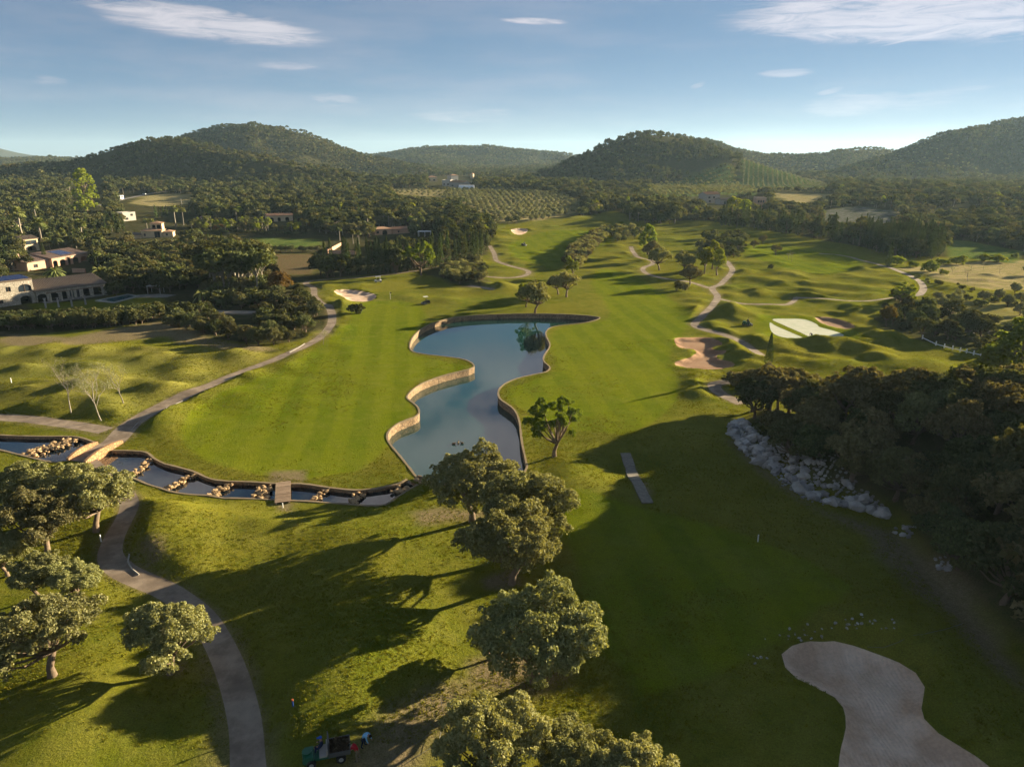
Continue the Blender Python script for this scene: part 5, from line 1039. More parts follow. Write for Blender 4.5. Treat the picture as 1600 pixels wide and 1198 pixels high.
ADJ = {'oak': 'dense dark oak', 'mix': 'rounded green tree', 'pine': 'flat-topped pine', 'tallpine': 'tall shaggy conifer', 'cypress': 'narrow dark cypress', 'palm': 'fan palm', 'shrub': 'low green bush', 'dullscrub': 'dark low bush', 'greyscrub': 'grey-green bush', 'olive': 'grey-green olive tree', 'carob': 'brownish dense tree', 'lime': 'bright green tree', 'orchard': 'small grey-green fruit tree', 'grove': 'young olive tree', 'rust': 'brown-leaved tree'}
LMK = [(60, 455, 'the stone villa tower'), (140, 450, 'the end of the stone villa'), (190, 470, 'the villa pool'), (110, 405, 'the pink villa'), (50, 382, 'the brown-roofed house'), (240, 360, 'the yellow villa'), (203, 338, 'the white block house'), (140, 300, 'the bright plane tree'), (317, 460, 'the date palm'), (370, 420, 'the pine clump'), (440, 340, 'the garden villa'), (460, 410, 'the ploughed field'),
 (250, 310, 'the stubble field'), (540, 390, 'the orange garden wall'), (610, 360, 'the orange villa'), (664, 366, 'the white canopy'), (730, 400, 'the sandy path bend'), (515, 505, 'the path corner'), (0, 510, 'the picture edge'), (490, 445, 'the path end'), (591, 437, 'the white buggy'), (658, 425, 'the pale spreading tree'), (700, 285, 'the hamlet'), (820, 345, 'the small far bunker'), (905, 330, 'the narrow end of the fairway'), (1020, 340, 'the top of the far fairway'),
 (1115, 315, 'the grey farmhouse'), (1188, 320, 'the pinkish block house'), (1150, 340, 'the twin bright trees'), (1260, 310, 'the hay field'), (1340, 340, 'the rocky slope'), (1230, 280, 'the converging rows'), (1390, 415, 'the round bright bush'), (1300, 375, 'the long tree shadows'), (1470, 395, 'the green meadow'), (1540, 430, 'the dry plot'), (1440, 455, 'the bend of the far path'), (1384, 500, 'the brown-leaved bush'), (1490, 550, 'the white rail'), (1580, 590, 'the bright leafy tree'),
 (1160, 620, 'the end of the path'), (1200, 690, 'the upper boulder bank'), (1300, 740, 'the middle of the boulder bank'), (1390, 800, 'the lower end of the boulder bank'), (1480, 880, 'the scattered pale rocks'), (1570, 980, 'the shaded bunker side'), (1400, 650, 'the sunlit mounds behind'), (1550, 700, 'the picture edge'), (1030, 210, 'the steep central hill'), (400, 190, 'the highest wooded hill')]
ZSH = {'grove': 'in the shaded grove', 'hedge': 'in the long hedge', 'garden': 'in the terraced garden', 'pines': 'in the tall clump', 'cypress hedge': 'in the ragged hedge', 'screen': 'in the tall screen', 'mid wood': 'in the wood', 'mound bushes': 'on the dark mound', 'cypress line': 'in the far line', 'far clump': 'in the far clump', 'orchard': 'in the olive orchard', 'orchard strip': 'in the tree strip', 'vine rows': 'in the rows', 'scrub belt': 'in the scrub belt', 'villas': 'in the villa wood', 'long thicket': 'in the long thicket'}
def tree_label(kd, zn, x, y, z, s):
    u, v = to_px(x, y, z + 2); q = min(LMK, key=lambda l: (l[0] - u) ** 2 + ((l[1] - v) * 1.6) ** 2)[2]; size = 'big ' if s > 1.08 else 'small ' if s < .72 else ''
    dark = {'in the dark clipped garden hedge': 'in the clipped garden hedge'}.get(ZL[zn], ZL[zn]); lab = '%s%s %s, by %s' % (size, ADJ[kd], dark, q)
    if len(lab.split()) > 16: lab = '%s%s %s, by %s' % (size, ADJ[kd], ZSH.get(zn, dark), q)
    if len(lab.split()) > 16: lab = '%s%s by %s' % (size, ADJ[kd], q)
    return lab
taken = np.zeros(len(T), bool)
for kd in sorted(set(TK)):
    idx = np.where((TK == kd) & inv)[0]; size = TS[idx] * KIND[kd][1] / TD[idx]
    lim = {'pine': 250, 'cypress': 270, 'orchard': 285, 'shrub': 240}.get(kd, 280); idx = idx[np.argsort(-size)][:lim]
    for i in idx:
        if TD[i] > 900: continue
        taken[i] = True; d = TD[i]; wpx = TS[i] * KIND[kd][1] / d * FOC; lod = 1 if d < 170 else 2 if d < 420 else 3
        if kd in ('shrub', 'dullscrub', 'greyscrub', 'orchard') and lod < 3: lod = 2
        nm, gr = NAMES[kd]; zn = TZN[i]; lab = tree_label(kd, zn, TX[i], TY[i], TZ[i], TS[i]); cat = 'bush' if 'bush' in nm else 'palm tree' if kd == 'palm' else 'tree'
        tree(kd, nm, TX[i], TY[i], TZ[i] - .1, TS[i], lab, '%s %s' % (gr, ZL[zn]), lod, parts=wpx > 26, cat=cat, sxy=random.uniform(.92, 1.1) * (.8 if kd == 'cypress' else 1))

# the rest of the woods: one object per kind, far too many to count
def scatter_nodes(o, protos):
    name = o.name
    ng = bpy.data.node_groups.new(name, 'GeometryNodeTree'); ng.interface.new_socket('Geometry', in_out='INPUT', socket_type='NodeSocketGeometry'); ng.interface.new_socket('Geometry', in_out='OUTPUT', socket_type='NodeSocketGeometry')
    N = ng.nodes; L = ng.links; gi = N.new('NodeGroupInput'); go = N.new('NodeGroupOutput'); iop = N.new('GeometryNodeInstanceOnPoints'); jn = N.new('GeometryNodeJoinGeometry')
    for p in reversed(protos):
        oi = N.new('GeometryNodeObjectInfo'); oi.inputs['Object'].default_value = p; oi.inputs['As Instance'].default_value = True; L.new(oi.outputs['Geometry'], jn.inputs[0])
    def at(nm, t):
        a = N.new('GeometryNodeInputNamedAttribute'); a.data_type = t; a.inputs['Name'].default_value = nm; return a.outputs['Attribute']
    L.new(gi.outputs[0], iop.inputs['Points']); L.new(jn.outputs[0], iop.inputs['Instance']); iop.inputs['Pick Instance'].default_value = True; L.new(at('idx', 'INT'), iop.inputs['Instance Index'])
    cb = N.new('ShaderNodeCombineXYZ'); L.new(at('rot', 'FLOAT'), cb.inputs[2]); L.new(cb.outputs[0], iop.inputs['Rotation']); L.new(at('scl', 'FLOAT'), iop.inputs['Scale']); L.new(iop.outputs[0], go.inputs[0])
    md = o.modifiers.new('scatter', 'NODES'); md.node_group = ng
def stuff_object(name, idx, kinds_lod, label):
    me = bpy.data.meshes.new(name); me.vertices.add(len(idx)); me.vertices.foreach_set('co', np.stack([TX[idx], TY[idx], TZ[idx] - .15], 1).astype(np.float32).ravel())
    var = RNG.integers(0, 4, len(idx)); protos = []; slot = {}; ind = np.zeros(len(idx), np.int32)
    for q, i in enumerate(idx):
        lod = 2 if TD[i] < 300 else 3 if TD[i] < 750 else 4; key = (TK[i], int(var[q]), lod)
        if key not in slot:
            slot[key] = len(protos); protos.append(bpy.data.objects.new('tree_shape', whole_mesh(*key)))
        ind[q] = slot[key]
    for nm, dt, arr in (('idx', 'INT', ind), ('scl', 'FLOAT', TS[idx].astype(np.float32)), ('rot', 'FLOAT', RNG.uniform(0, 6.28, len(idx)).astype(np.float32))):
        me.attributes.new(nm, dt, 'POINT').data.foreach_set('value', arr)
    o = link(name, me); scatter_nodes(o, protos)
    return tag(o, label, kind='stuff')
rest = np.where(~taken & inv | (~inv))[0]
for kd in sorted(set(TK[rest])):
    idx = rest[TK[rest] == kd]
    if kd == 'orchard': stuff_object('orchard_rows', idx, None, 'rows of small orchard trees too many to count'); continue
    stuff_object({'oak': 'oak_woods', 'mix': 'mixed_woods', 'pine': 'pine_woods', 'tallpine': 'conifer_woods', 'cypress': 'cypress_woods'}.get(kd, NAMES[kd][0] + '_undergrowth'), idx, None, 'distant mass of %s' % NAMES[kd][1])
print('TREES', len(T), 'individual', taken.sum(), {k: int((TK == k).sum()) for k in set(TK)})
# ------------------------------------------------------------------ grass tufts of the rough: grain and tiny shadows near the drone
def tufts():
    n = 420000; x = RNG.uniform(-100, 110, n); y = RNG.uniform(38, 150, n); d = fbm(x, y, 9, 81, 4) + .4 * fbm(x, y, 1.6, 85, 2)
    fair = np.zeros(n)
    for pg in FAIR: fair = np.maximum(fair, inside(x, y, pg).astype(float))
    k = (np.abs(x) < .76 * y + 6) & (d + RNG.normal(0, .22, n) > -.1 + .5 * fair) & (RNG.random(n) < np.clip(1.4 - y / 130, .25, 1))
    for _, pg in OUTL: k &= sdist(x, y, pg, 1.5) < -.15
    k &= ~inside(x, y, HILLF)
    x, y = x[k], y[k]; me = bpy.data.meshes.new('grass_tufts'); me.vertices.add(len(x)); me.vertices.foreach_set('co', np.stack([x, y, hq(x, y) - .02], 1).astype(np.float32).ravel())
    ps = []
    m = leaf_mat('tuft_blades', (0.115, 0.135, 0.010), (0.19, 0.18, 0.022), 0.2, 0.3, 0.02)
    for v in range(4):
        rng = np.random.default_rng(v); V = []
        for i in range(9):
            a = rng.uniform(0, 6.28); p = rng.normal(0, .06, 2); h = rng.uniform(.035, .10); l = rng.uniform(.02, .08); w = .02; c, s = math.cos(a), math.sin(a)
            V += [(p[0] - s * w, p[1] + c * w, 0), (p[0] + s * w, p[1] - c * w, 0), (p[0] + c * l * .5 + s * w * .8, p[1] + s * l * .5 - c * w * .8, h * .7), (p[0] + c * l, p[1] + s * l, h)]
        ps.append(bpy.data.objects.new('tuft_shape', np_mesh('tuft', np.array(V), np.arange(len(V)), 4, [m])))
    for nm, dt, arr in (('idx', 'INT', RNG.integers(0, 4, len(x)).astype(np.int32)), ('scl', 'FLOAT', RNG.uniform(.7, 1.6, len(x)).astype(np.float32)), ('rot', 'FLOAT', RNG.uniform(0, 6.28, len(x)).astype(np.float32))): me.attributes.new(nm, dt, 'POINT').data.foreach_set('value', arr)
    o = link('grass_tufts', me); scatter_nodes(o, ps); tag(o, 'uneven longer grass of the near slopes', kind='stuff'); print('TUFTS', len(x))
tufts()
# ------------------------------------------------------------------ materials of built things
M['render_cream'] = mat('cream_render', (0.58, 0.46, 0.29), 0.9, 0.1, 0.12, 1.0, 0.01, 5)
M['render_pink'] = mat('salmon_render', (0.52, 0.33, 0.22), 0.9, 0.1, 0.12, 1.0, 0.01, 5)
M['render_white'] = mat('white_render', (0.44, 0.41, 0.36), 0.9, 0.1, 0.1, 1.0, 0.01, 5)
M['render_grey'] = mat('grey_render', (0.36, 0.33, 0.29), 0.9, 0.1, 0.15, 1.0, 0.01, 5)
M['villa_stone'] = stone_mat('villa_stone', (0.52, 0.46, 0.37), (0.42, 0.37, 0.29), 1.8, (0.32, 0.28, 0.22))
M['tile_red'] = mat('terracotta_tiles', (0.36, 0.20, 0.12), 0.9, 0.1, 0.25, 2.5, 0.03, 9, col2=(0.33, 0.22, 0.14), sc2=0.7, objrand=0.12)
M['tile_dark'] = mat('weathered_tiles', (0.17, 0.13, 0.10), 0.9, 0.1, 0.3, 2.5, 0.03, 9, col2=(0.16, 0.125, 0.095), sc2=0.6, objrand=0.15)
M['tile_pink'] = mat('pinkish_tiles', (0.36, 0.25, 0.19), 0.9, 0.1, 0.2, 2.5, 0.03, 9, col2=(0.42, 0.31, 0.24), sc2=0.7, objrand=0.1)
M['dark'] = mat('dark_interior', (0.02, 0.018, 0.015), 0.9, 0.1)
M['glass'] = mat('window_glass', (0.03, 0.04, 0.05), 0.08, 0.6)
M['frame'] = mat('painted_frame', (0.20, 0.13, 0.08), 0.6, 0.3)
M['solar'] = mat('solar_panel', (0.012, 0.022, 0.075), 0.18, 0.6)
M['alu'] = mat('aluminium', (0.5, 0.5, 0.5), 0.4, 0.5, metal=0.6)
M['white'] = mat('white_paint', (0.75, 0.74, 0.70), 0.5, 0.4, 0.06, 2)
M['pool'] = mat('pool_water', (0.01, 0.10, 0.12), 0.04, 0.5)
M['poolrim'] = mat('pool_coping', (0.36, 0.33, 0.28), 0.8, 0.2, 0.1, 2)
M['paving'] = mat('stone_paving', (0.28, 0.25, 0.21), 0.9, 0.15, 0.2, 1.5, col2=(0.22, 0.19, 0.16), sc2=0.6)
M['orange_stone'] = stone_mat('orange_stone', (0.46, 0.27, 0.13), (0.36, 0.20, 0.10), 2.2, (0.25, 0.15, 0.09))
M['timber'] = mat('weathered_planks', (0.30, 0.215, 0.145), 0.85, 0.15, 0.2, 2, 0.01, 8, objrand=0.18)
M['green_paint'] = mat('green_paint', (0.012, 0.10, 0.045), 0.35, 0.5)
M['black'] = mat('black_rubber', (0.015, 0.015, 0.015), 0.7, 0.3)
M['steel'] = mat('grey_steel', (0.12, 0.12, 0.12), 0.5, 0.4, 0.15, 3, metal=0.4)
M['debris'] = mat('garden_waste', (0.12, 0.085, 0.05), 0.95, 0.1, 0.4, 6, 0.05, 10, objrand=0.4)
M['skin'] = mat('skin', (0.35, 0.19, 0.12), 0.6, 0.3)
M['blue_cloth'] = mat('light_blue_cloth', (0.22, 0.48, 0.68), 0.9, 0.1, 0.1, 6)
M['cap_blue'] = mat('blue_cap', (0.03, 0.10, 0.42), 0.8, 0.2)
M['red_cloth'] = mat('red_cloth', (0.40, 0.02, 0.025), 0.9, 0.1, 0.1, 6)
M['dark_cloth'] = mat('dark_blue_cloth', (0.02, 0.03, 0.07), 0.9, 0.1)
M['khaki'] = mat('khaki_cloth', (0.20, 0.16, 0.10), 0.9, 0.1)
M['rope'] = mat('pale_rope', (0.55, 0.55, 0.5), 0.9, 0.1)
M['blue_paint'] = mat('blue_paint', (0.02, 0.06, 0.25), 0.3, 0.5)
M['orange'] = mat('orange_paint', (0.35, 0.09, 0.03), 0.5, 0.4)

M['slab'] = mat('old_concrete', (0.21, 0.19, 0.155), 0.95, 0.1, 0.35, 2.0, 0.02, 6)
# ------------------------------------------------------------------ rocks
def rock_mesh(seed, m, flat=0.75):
    rng = np.random.default_rng(seed); b = bmesh.new(); bmesh.ops.create_icosphere(b, subdivisions=1, radius=0.5)
    pl = [(rng.normal(0, 1, 3), rng.uniform(.30, .44)) for _ in range(5)]
    for v in b.verts:
        p = np.array(v.co)
        for n_, d in pl:
            n_ = n_ / np.linalg.norm(n_); t = p @ n_
            if t > d: p = p - n_ * (t - d)
        v.co = Vector(p * (1 + rng.uniform(-.06, .06)) * np.array([1.15, 1, flat]))
    me = bpy.data.meshes.new('rock'); b.to_mesh(me); b.free(); me.materials.append(m); return me
ROCK_W = [rock_mesh(i, M['warm_rock']) for i in range(6)]; ROCK_G = [rock_mesh(20 + i, M['grey_stone']) for i in range(7)]
def rocks(root, pts, meshes, name='rock'):
    o0 = Vector(root.location)
    for x, y, z, s in pts:
        o = bpy.data.objects.new(name, random.choice(meshes)); COL.objects.link(o); o.parent = root; o.location = (x - o0.x, y - o0.y, z - o0.z)
        o.rotation_euler = (random.uniform(-.5, .5), random.uniform(-.5, .5), random.uniform(0, 6.28)); o.scale = (s * random.uniform(.8, 1.25), s * random.uniform(.8, 1.2), s * random.uniform(.75, 1.1))
def weir(a, b, wid, n, size, zw, label):
    A = P(*a); B = P(*b); root = tag(empty('rock_weir', ((A[0] + B[0]) / 2, (A[1] + B[1]) / 2, zw)), label, 'rock weir', 'rows of rocks across the creek'); pts = []
    dx, dy = B[0] - A[0], B[1] - A[1]; L = math.hypot(dx, dy)
    for i in range(n):
        t = (i + random.uniform(.1, .9)) / n; w = random.uniform(-.5, .5) * wid; pts.append((A[0] + dx * t - dy / L * w, A[1] + dy * t + dx / L * w, zw + random.uniform(.05, .32) + .12 * size, size * random.uniform(.6, 1.2)))
    rocks(root, pts, ROCK_W)
CW = cz + CREEK_Z
weir((207,741), (234,716), 1.0, 26, .62, CW, 'line of warm rocks across the creek closest to the stone bridge')
weir((255,764), (303,739), 1.0, 34, .62, CW, 'slanting line of rocks across the widest creek pool')
weir((330,774), (358,754), 1.1, 30, .65, CW, 'rock line across the creek where the wall straightens')
weir((404,779), (414,757), 1.9, 36, .68, CW, 'broad heap of rocks beside the plank footbridge')
weir((489,782), (511,762), .9, 20, .6, CW, 'thin rock line past the plank footbridge')
weir((546,788), (563,768), 1.3, 28, .62, CW, 'rock heap across the creek before its last pools')
weir((618,768), (634,759), 1.4, 16, .72, CW, 'few big rocks in the creek close to the pond corner')
weir((648,750), (668,757), 1.2, 16, .6, CW + .5, 'rocks at the sill between creek and pond')
weir((40,712), (116,684), 3.0, 120, .62, c2z + CREEK_Z, 'big bank of orange-brown rocks crossing the creek beyond the bridge')
# the boulder bank under the grove
bank = tag(empty('boulder_bank', PH(1237, 765)), 'bank of pale grey boulders along the foot of the dark grove', 'boulder bank')
toe = poly([(1138,668),(1158,708),(1190,729),(1208,738),(1237,767),(1288,789),(1339,796),(1384,812)]); top = poly([(1160,664),(1185,692),(1218,714),(1240,724),(1272,744),(1312,770),(1350,785),(1388,806)])
tt = smooth_poly(toe, .6, False); tp = smooth_poly(top, .6, False); pts = []
for i in range(295):
    u = random.random(); a = tt[int(u * (len(tt) - 1))]; b = tp[int(u * (len(tp) - 1))]; v = random.random() ** 1.15; p = a + (b - a) * v; s = random.choice((.6, .8, 1.0, 1.3, 1.7)) * random.uniform(.8, 1.15) * (1.15 - .3 * v)
    pts.append((p[0], p[1], ZH(p[0], p[1]) + s * .12, s))
rocks(bank, pts, ROCK_G, 'boulder')
sv = []; sf = []; base_r = [np.array([v.co[:] for v in m_.vertices]) for m_ in ROCK_G]; ff = [tuple(p.vertices) for p in ROCK_G[0].polygons]
for i in range(900):
    u = random.random(); a = tt[int(u * (len(tt) - 1))]; b = tp[int(u * (len(tp) - 1))]; v = random.uniform(-.12, 1.25); p = a + (b - a) * v; s = random.uniform(.18, .5); an = random.uniform(0, 6.28); q = base_r[i % 7] * s; q = np.stack([q[:, 0] * math.cos(an) - q[:, 1] * math.sin(an) + p[0], q[:, 0] * math.sin(an) + q[:, 1] * math.cos(an) + p[1], q[:, 2] + ZH(p[0], p[1]) + s * .15], 1) - np.array(bank.location); n0 = len(sv); sv += q.tolist(); sf += [tuple(n0 + k for k in f) for f in ff]
me = bpy.data.meshes.new('rubble'); me.from_pydata(sv, [], sf); me.materials.append(M['grey_stone']); link('rubble', me, bank)['kind'] = 'stuff'
def loose(label, pxs, s0, s1, meshes=ROCK_G, name='boulder_cluster'):
    root = tag(empty(name, PH(*pxs[0])), label, 'rocks'); rocks(root, [(*PH(*q)[:2], PH(*q)[2] + .05, random.uniform(s0, s1)) for q in pxs], meshes)
loose('scattered pale rocks at the dark edge of the grove, lower end', [(1475 + random.uniform(-14, 14), 880 + random.uniform(-10, 14)) for _ in range(18)], .3, .8)
loose('few pale rocks at the grove edge below the boulder bank', [(1408 + random.uniform(-14, 22), 830 + random.uniform(-8, 10)) for _ in range(12)], .3, .8)
loose('pale stone chips in the shade over the big bunker', [(1340 + random.gauss(0, 45), 975 + random.gauss(0, 7)) for _ in range(26)], .12, .34)
loose('stone chips on the shaded grass to one side of the big bunker', [(1250 + random.gauss(0, 26), 993 + random.gauss(0, 6)) for _ in range(18)], .1, .28)
loose('small stones dotted in the shade at the scruffy slope', [(1185 + random.gauss(0, 8), 1027 + random.gauss(0, 4)) for _ in range(7)], .1, .25)
loose('white rock outcrops inside the scrub belt', [(x, y) for x, y in [(1432, 497), (1436, 500), (1492, 508), (1496, 513), (1490, 516), (1505, 517), (1512, 519), (1518, 522), (1550, 521), (1556, 523), (1575, 527), (1586, 525), (1450, 503), (1470, 505)]], 1.4, 2.6, name='rock_outcrop')
loose('worn pale stones of the old track in the grass hollow', [(980 + 30 * t + random.uniform(-3, 3), 712 + 70 * t) for t in [random.random() for _ in range(40)]], .12, .35, name='stone_track')

sl = tag(empty('concrete_slab', PH(996, 750)), 'long narrow pale slab lying across the grass hollow in the shade', 'slab'); cl_ = [PH(*q) for q in ((977, 709), (984, 730), (994, 752), (1003, 770), (1012, 787))]
cc_ = smooth_poly(np.array([c[:2] for c in cl_]), 1.5, False); cl_ = [(p[0], p[1], ZH(p[0], p[1])) for p in cc_]
for a, b in zip(cl_[:-1], cl_[1:]):
    dx, dy, dz = b[0] - a[0], b[1] - a[1], b[2] - a[2]; L = math.hypot(dx, dy); o = MB().box((0, 0, 0), (L - .05, random.uniform(1.25, 1.5), .16)).build('slab_panel', M['slab'], sl, ((a[0] + b[0]) / 2 - sl.location.x, (a[1] + b[1]) / 2 - sl.location.y, (a[2] + b[2]) / 2 - sl.location.z + .10)); o.rotation_euler = (0, -math.atan2(dz, L), math.atan2(dy, dx))

# ------------------------------------------------------------------ stone road bridge
def parapet(a, b, h, thick, name, root, arch=False):
    A = np.array(P(*a)[:2]); B = np.array(P(*b)[:2]); d = B - A; L = np.linalg.norm(d); d /= L; n = np.array([-d[1], d[0]]); o = root.location; mb = MB(); k = 14; zb = CW - .3
    vs = []
    for i in range(k + 1):
        t = i / k; hh = h * (0.35 + 0.65 * math.sin(math.pi * min(1, max(0, t * .92 + .04))) ** .7); p = A + d * L * t
        z0 = 0.0; lo = zb if not arch else (zb if t < .18 or t > .82 else -0.25)
        for s_ in (-thick / 2, thick / 2):
            q = p + n * s_; vs += [(q[0] - o.x, q[1] - o.y, lo), (q[0] - o.x, q[1] - o.y, z0 + hh)]
    fs = []
    for i in range(k):
        a0, b0 = 4 * i, 4 * (i + 1); fs += [(a0, b0, b0 + 1, a0 + 1), (a0 + 2, a0 + 3, b0 + 3, b0 + 2), (a0 + 1, b0 + 1, b0 + 3, a0 + 3), (a0, a0 + 2, b0 + 2, b0)]
    fs += [(0, 1, 3, 2), (4 * k, 4 * k + 2, 4 * k + 3, 4 * k + 1)]
    mb.add(vs, fs); ob = mb.build(name, M['orange_stone'], root); return ob
br = P(150, 706); bridge = tag(empty('road_bridge', (br[0], br[1], 0)), 'small stone bridge with orange parapets carrying the buggy road over the creek', 'bridge')
zb_ = float(hq(np.array([br[0]]), np.array([br[1]]))[0]); bridge.location.z = zb_ + .02
parapet((152, 694), (106, 720), .75, .35, 'parapet', bridge); parapet((191, 692), (133, 725), .85, .38, 'parapet', bridge)
dk = MB(); c4 = [P(*q)[:2] for q in ((154, 694), (188, 693), (134, 723), (108, 719))]; dk.prism([(c4[0][0] - br[0], c4[0][1] - br[1]), (c4[1][0] - br[0], c4[1][1] - br[1]), (c4[2][0] - br[0], c4[2][1] - br[1]), (c4[3][0] - br[0], c4[3][1] - br[1])][::-1], -.45, .05); dk.build('deck', M['path'], bridge)
# plank footbridge
fa, fb = np.array(P(443, 755)[:2]), np.array(P(442, 787)[:2]); d_ = fb - fa; L_ = float(np.linalg.norm(d_)); rz_ = math.atan2(d_[1], d_[0]); mid = (fa + fb) / 2
foot = tag(empty('plank_footbridge', (mid[0], mid[1], float(cz) + .12), rz_), 'short plank footbridge laid across the creek', 'footbridge')
pm = MB(); pm.box((0, 0, 0), (.30, 1.75, .06)); pmm = pm.mesh('plank', [M['timber']]); npl = int(L_ / .33)
for i in range(npl):
    o = link('plank', pmm, foot, (-L_ / 2 + (i + .5) * L_ / npl, 0, .1 + random.uniform(-.01, .01))); o.rotation_euler = (0, 0, random.uniform(-.01, .01))
for s_ in (-.7, .7): MB().box((0, s_, 0), (L_ + .2, .14, .16)).build('beam', M['timber'], foot)

# ------------------------------------------------------------------ houses
def opening_wall(mb, W, Hh, ops, thick=.3, mi=0):
    """wall in the x-z plane from (0,0) with real openings; ops = (x0, x1, z0, z1, arched)"""
    xs = sorted({0, W, *[o[0] for o in ops], *[o[1] for o in ops]}); zs = sorted({0, Hh, *[o[2] for o in ops], *[o[3] for o in ops]})
    for i in range(len(xs) - 1):
        for j in range(len(zs) - 1):
            cx_, cz_ = (xs[i] + xs[i + 1]) / 2, (zs[j] + zs[j + 1]) / 2
            if any(o[0] < cx_ < o[1] and o[2] < cz_ < o[3] for o in ops): continue
            mb.box((cx_, thick / 2, cz_), (xs[i + 1] - xs[i], thick, zs[j + 1] - zs[j]), 0, mi)
    for o in ops:
        if len(o) > 4 and o[4]:
            w = o[1] - o[0]; r = min(w / 2, .9 * (o[3] - o[2])); n = 7
            for sgn in (0, 1):
                pl = []
                for k in range(n + 1):
                    a = math.pi / 2 * k / n; pl.append((o[0] + w / 2 - w / 2 * math.sin(a) if not sgn else o[0] + w / 2 + w / 2 * math.sin(a), o[3] - r * .6 * (1 - math.cos(a))))
                pl.append((o[0] if not sgn else o[1], o[3] + .0))
                m_ = len(pl); vs = [(x, .0 + .02, z) for x, z in pl] + [(x, thick - .02, z) for x, z in pl]
                mb.add(vs, [tuple(range(m_)), tuple(range(m_, 2 * m_))[::-1]] + [(k, (k + 1) % m_, m_ + (k + 1) % m_, m_ + k) for k in range(m_)], mi)
def house(name, a, b, depth, Hh, wallm, roofm, label, ops=(), roof='gable', rh=1.0, over=.4, chim=(), solar=None, side_ops=(), z=None, cat='house', parent=None, xoff=0, yoff=0, zoff=0):
    A = PH(*a); B = PH(*b); d = np.array([B[0] - A[0], B[1] - A[1]]); W = float(np.linalg.norm(d)); rz = math.atan2(d[1], d[0]); zz = min(A[2], B[2]) - .1 if z is None else z
    if parent is None: root = tag(empty(name, (A[0], A[1], zz), rz), label, cat)
    else: root = parent
    return house_at(root, W, depth, Hh, wallm, roofm, ops, roof, rh, over, chim, solar, side_ops, xoff, yoff, zoff), W
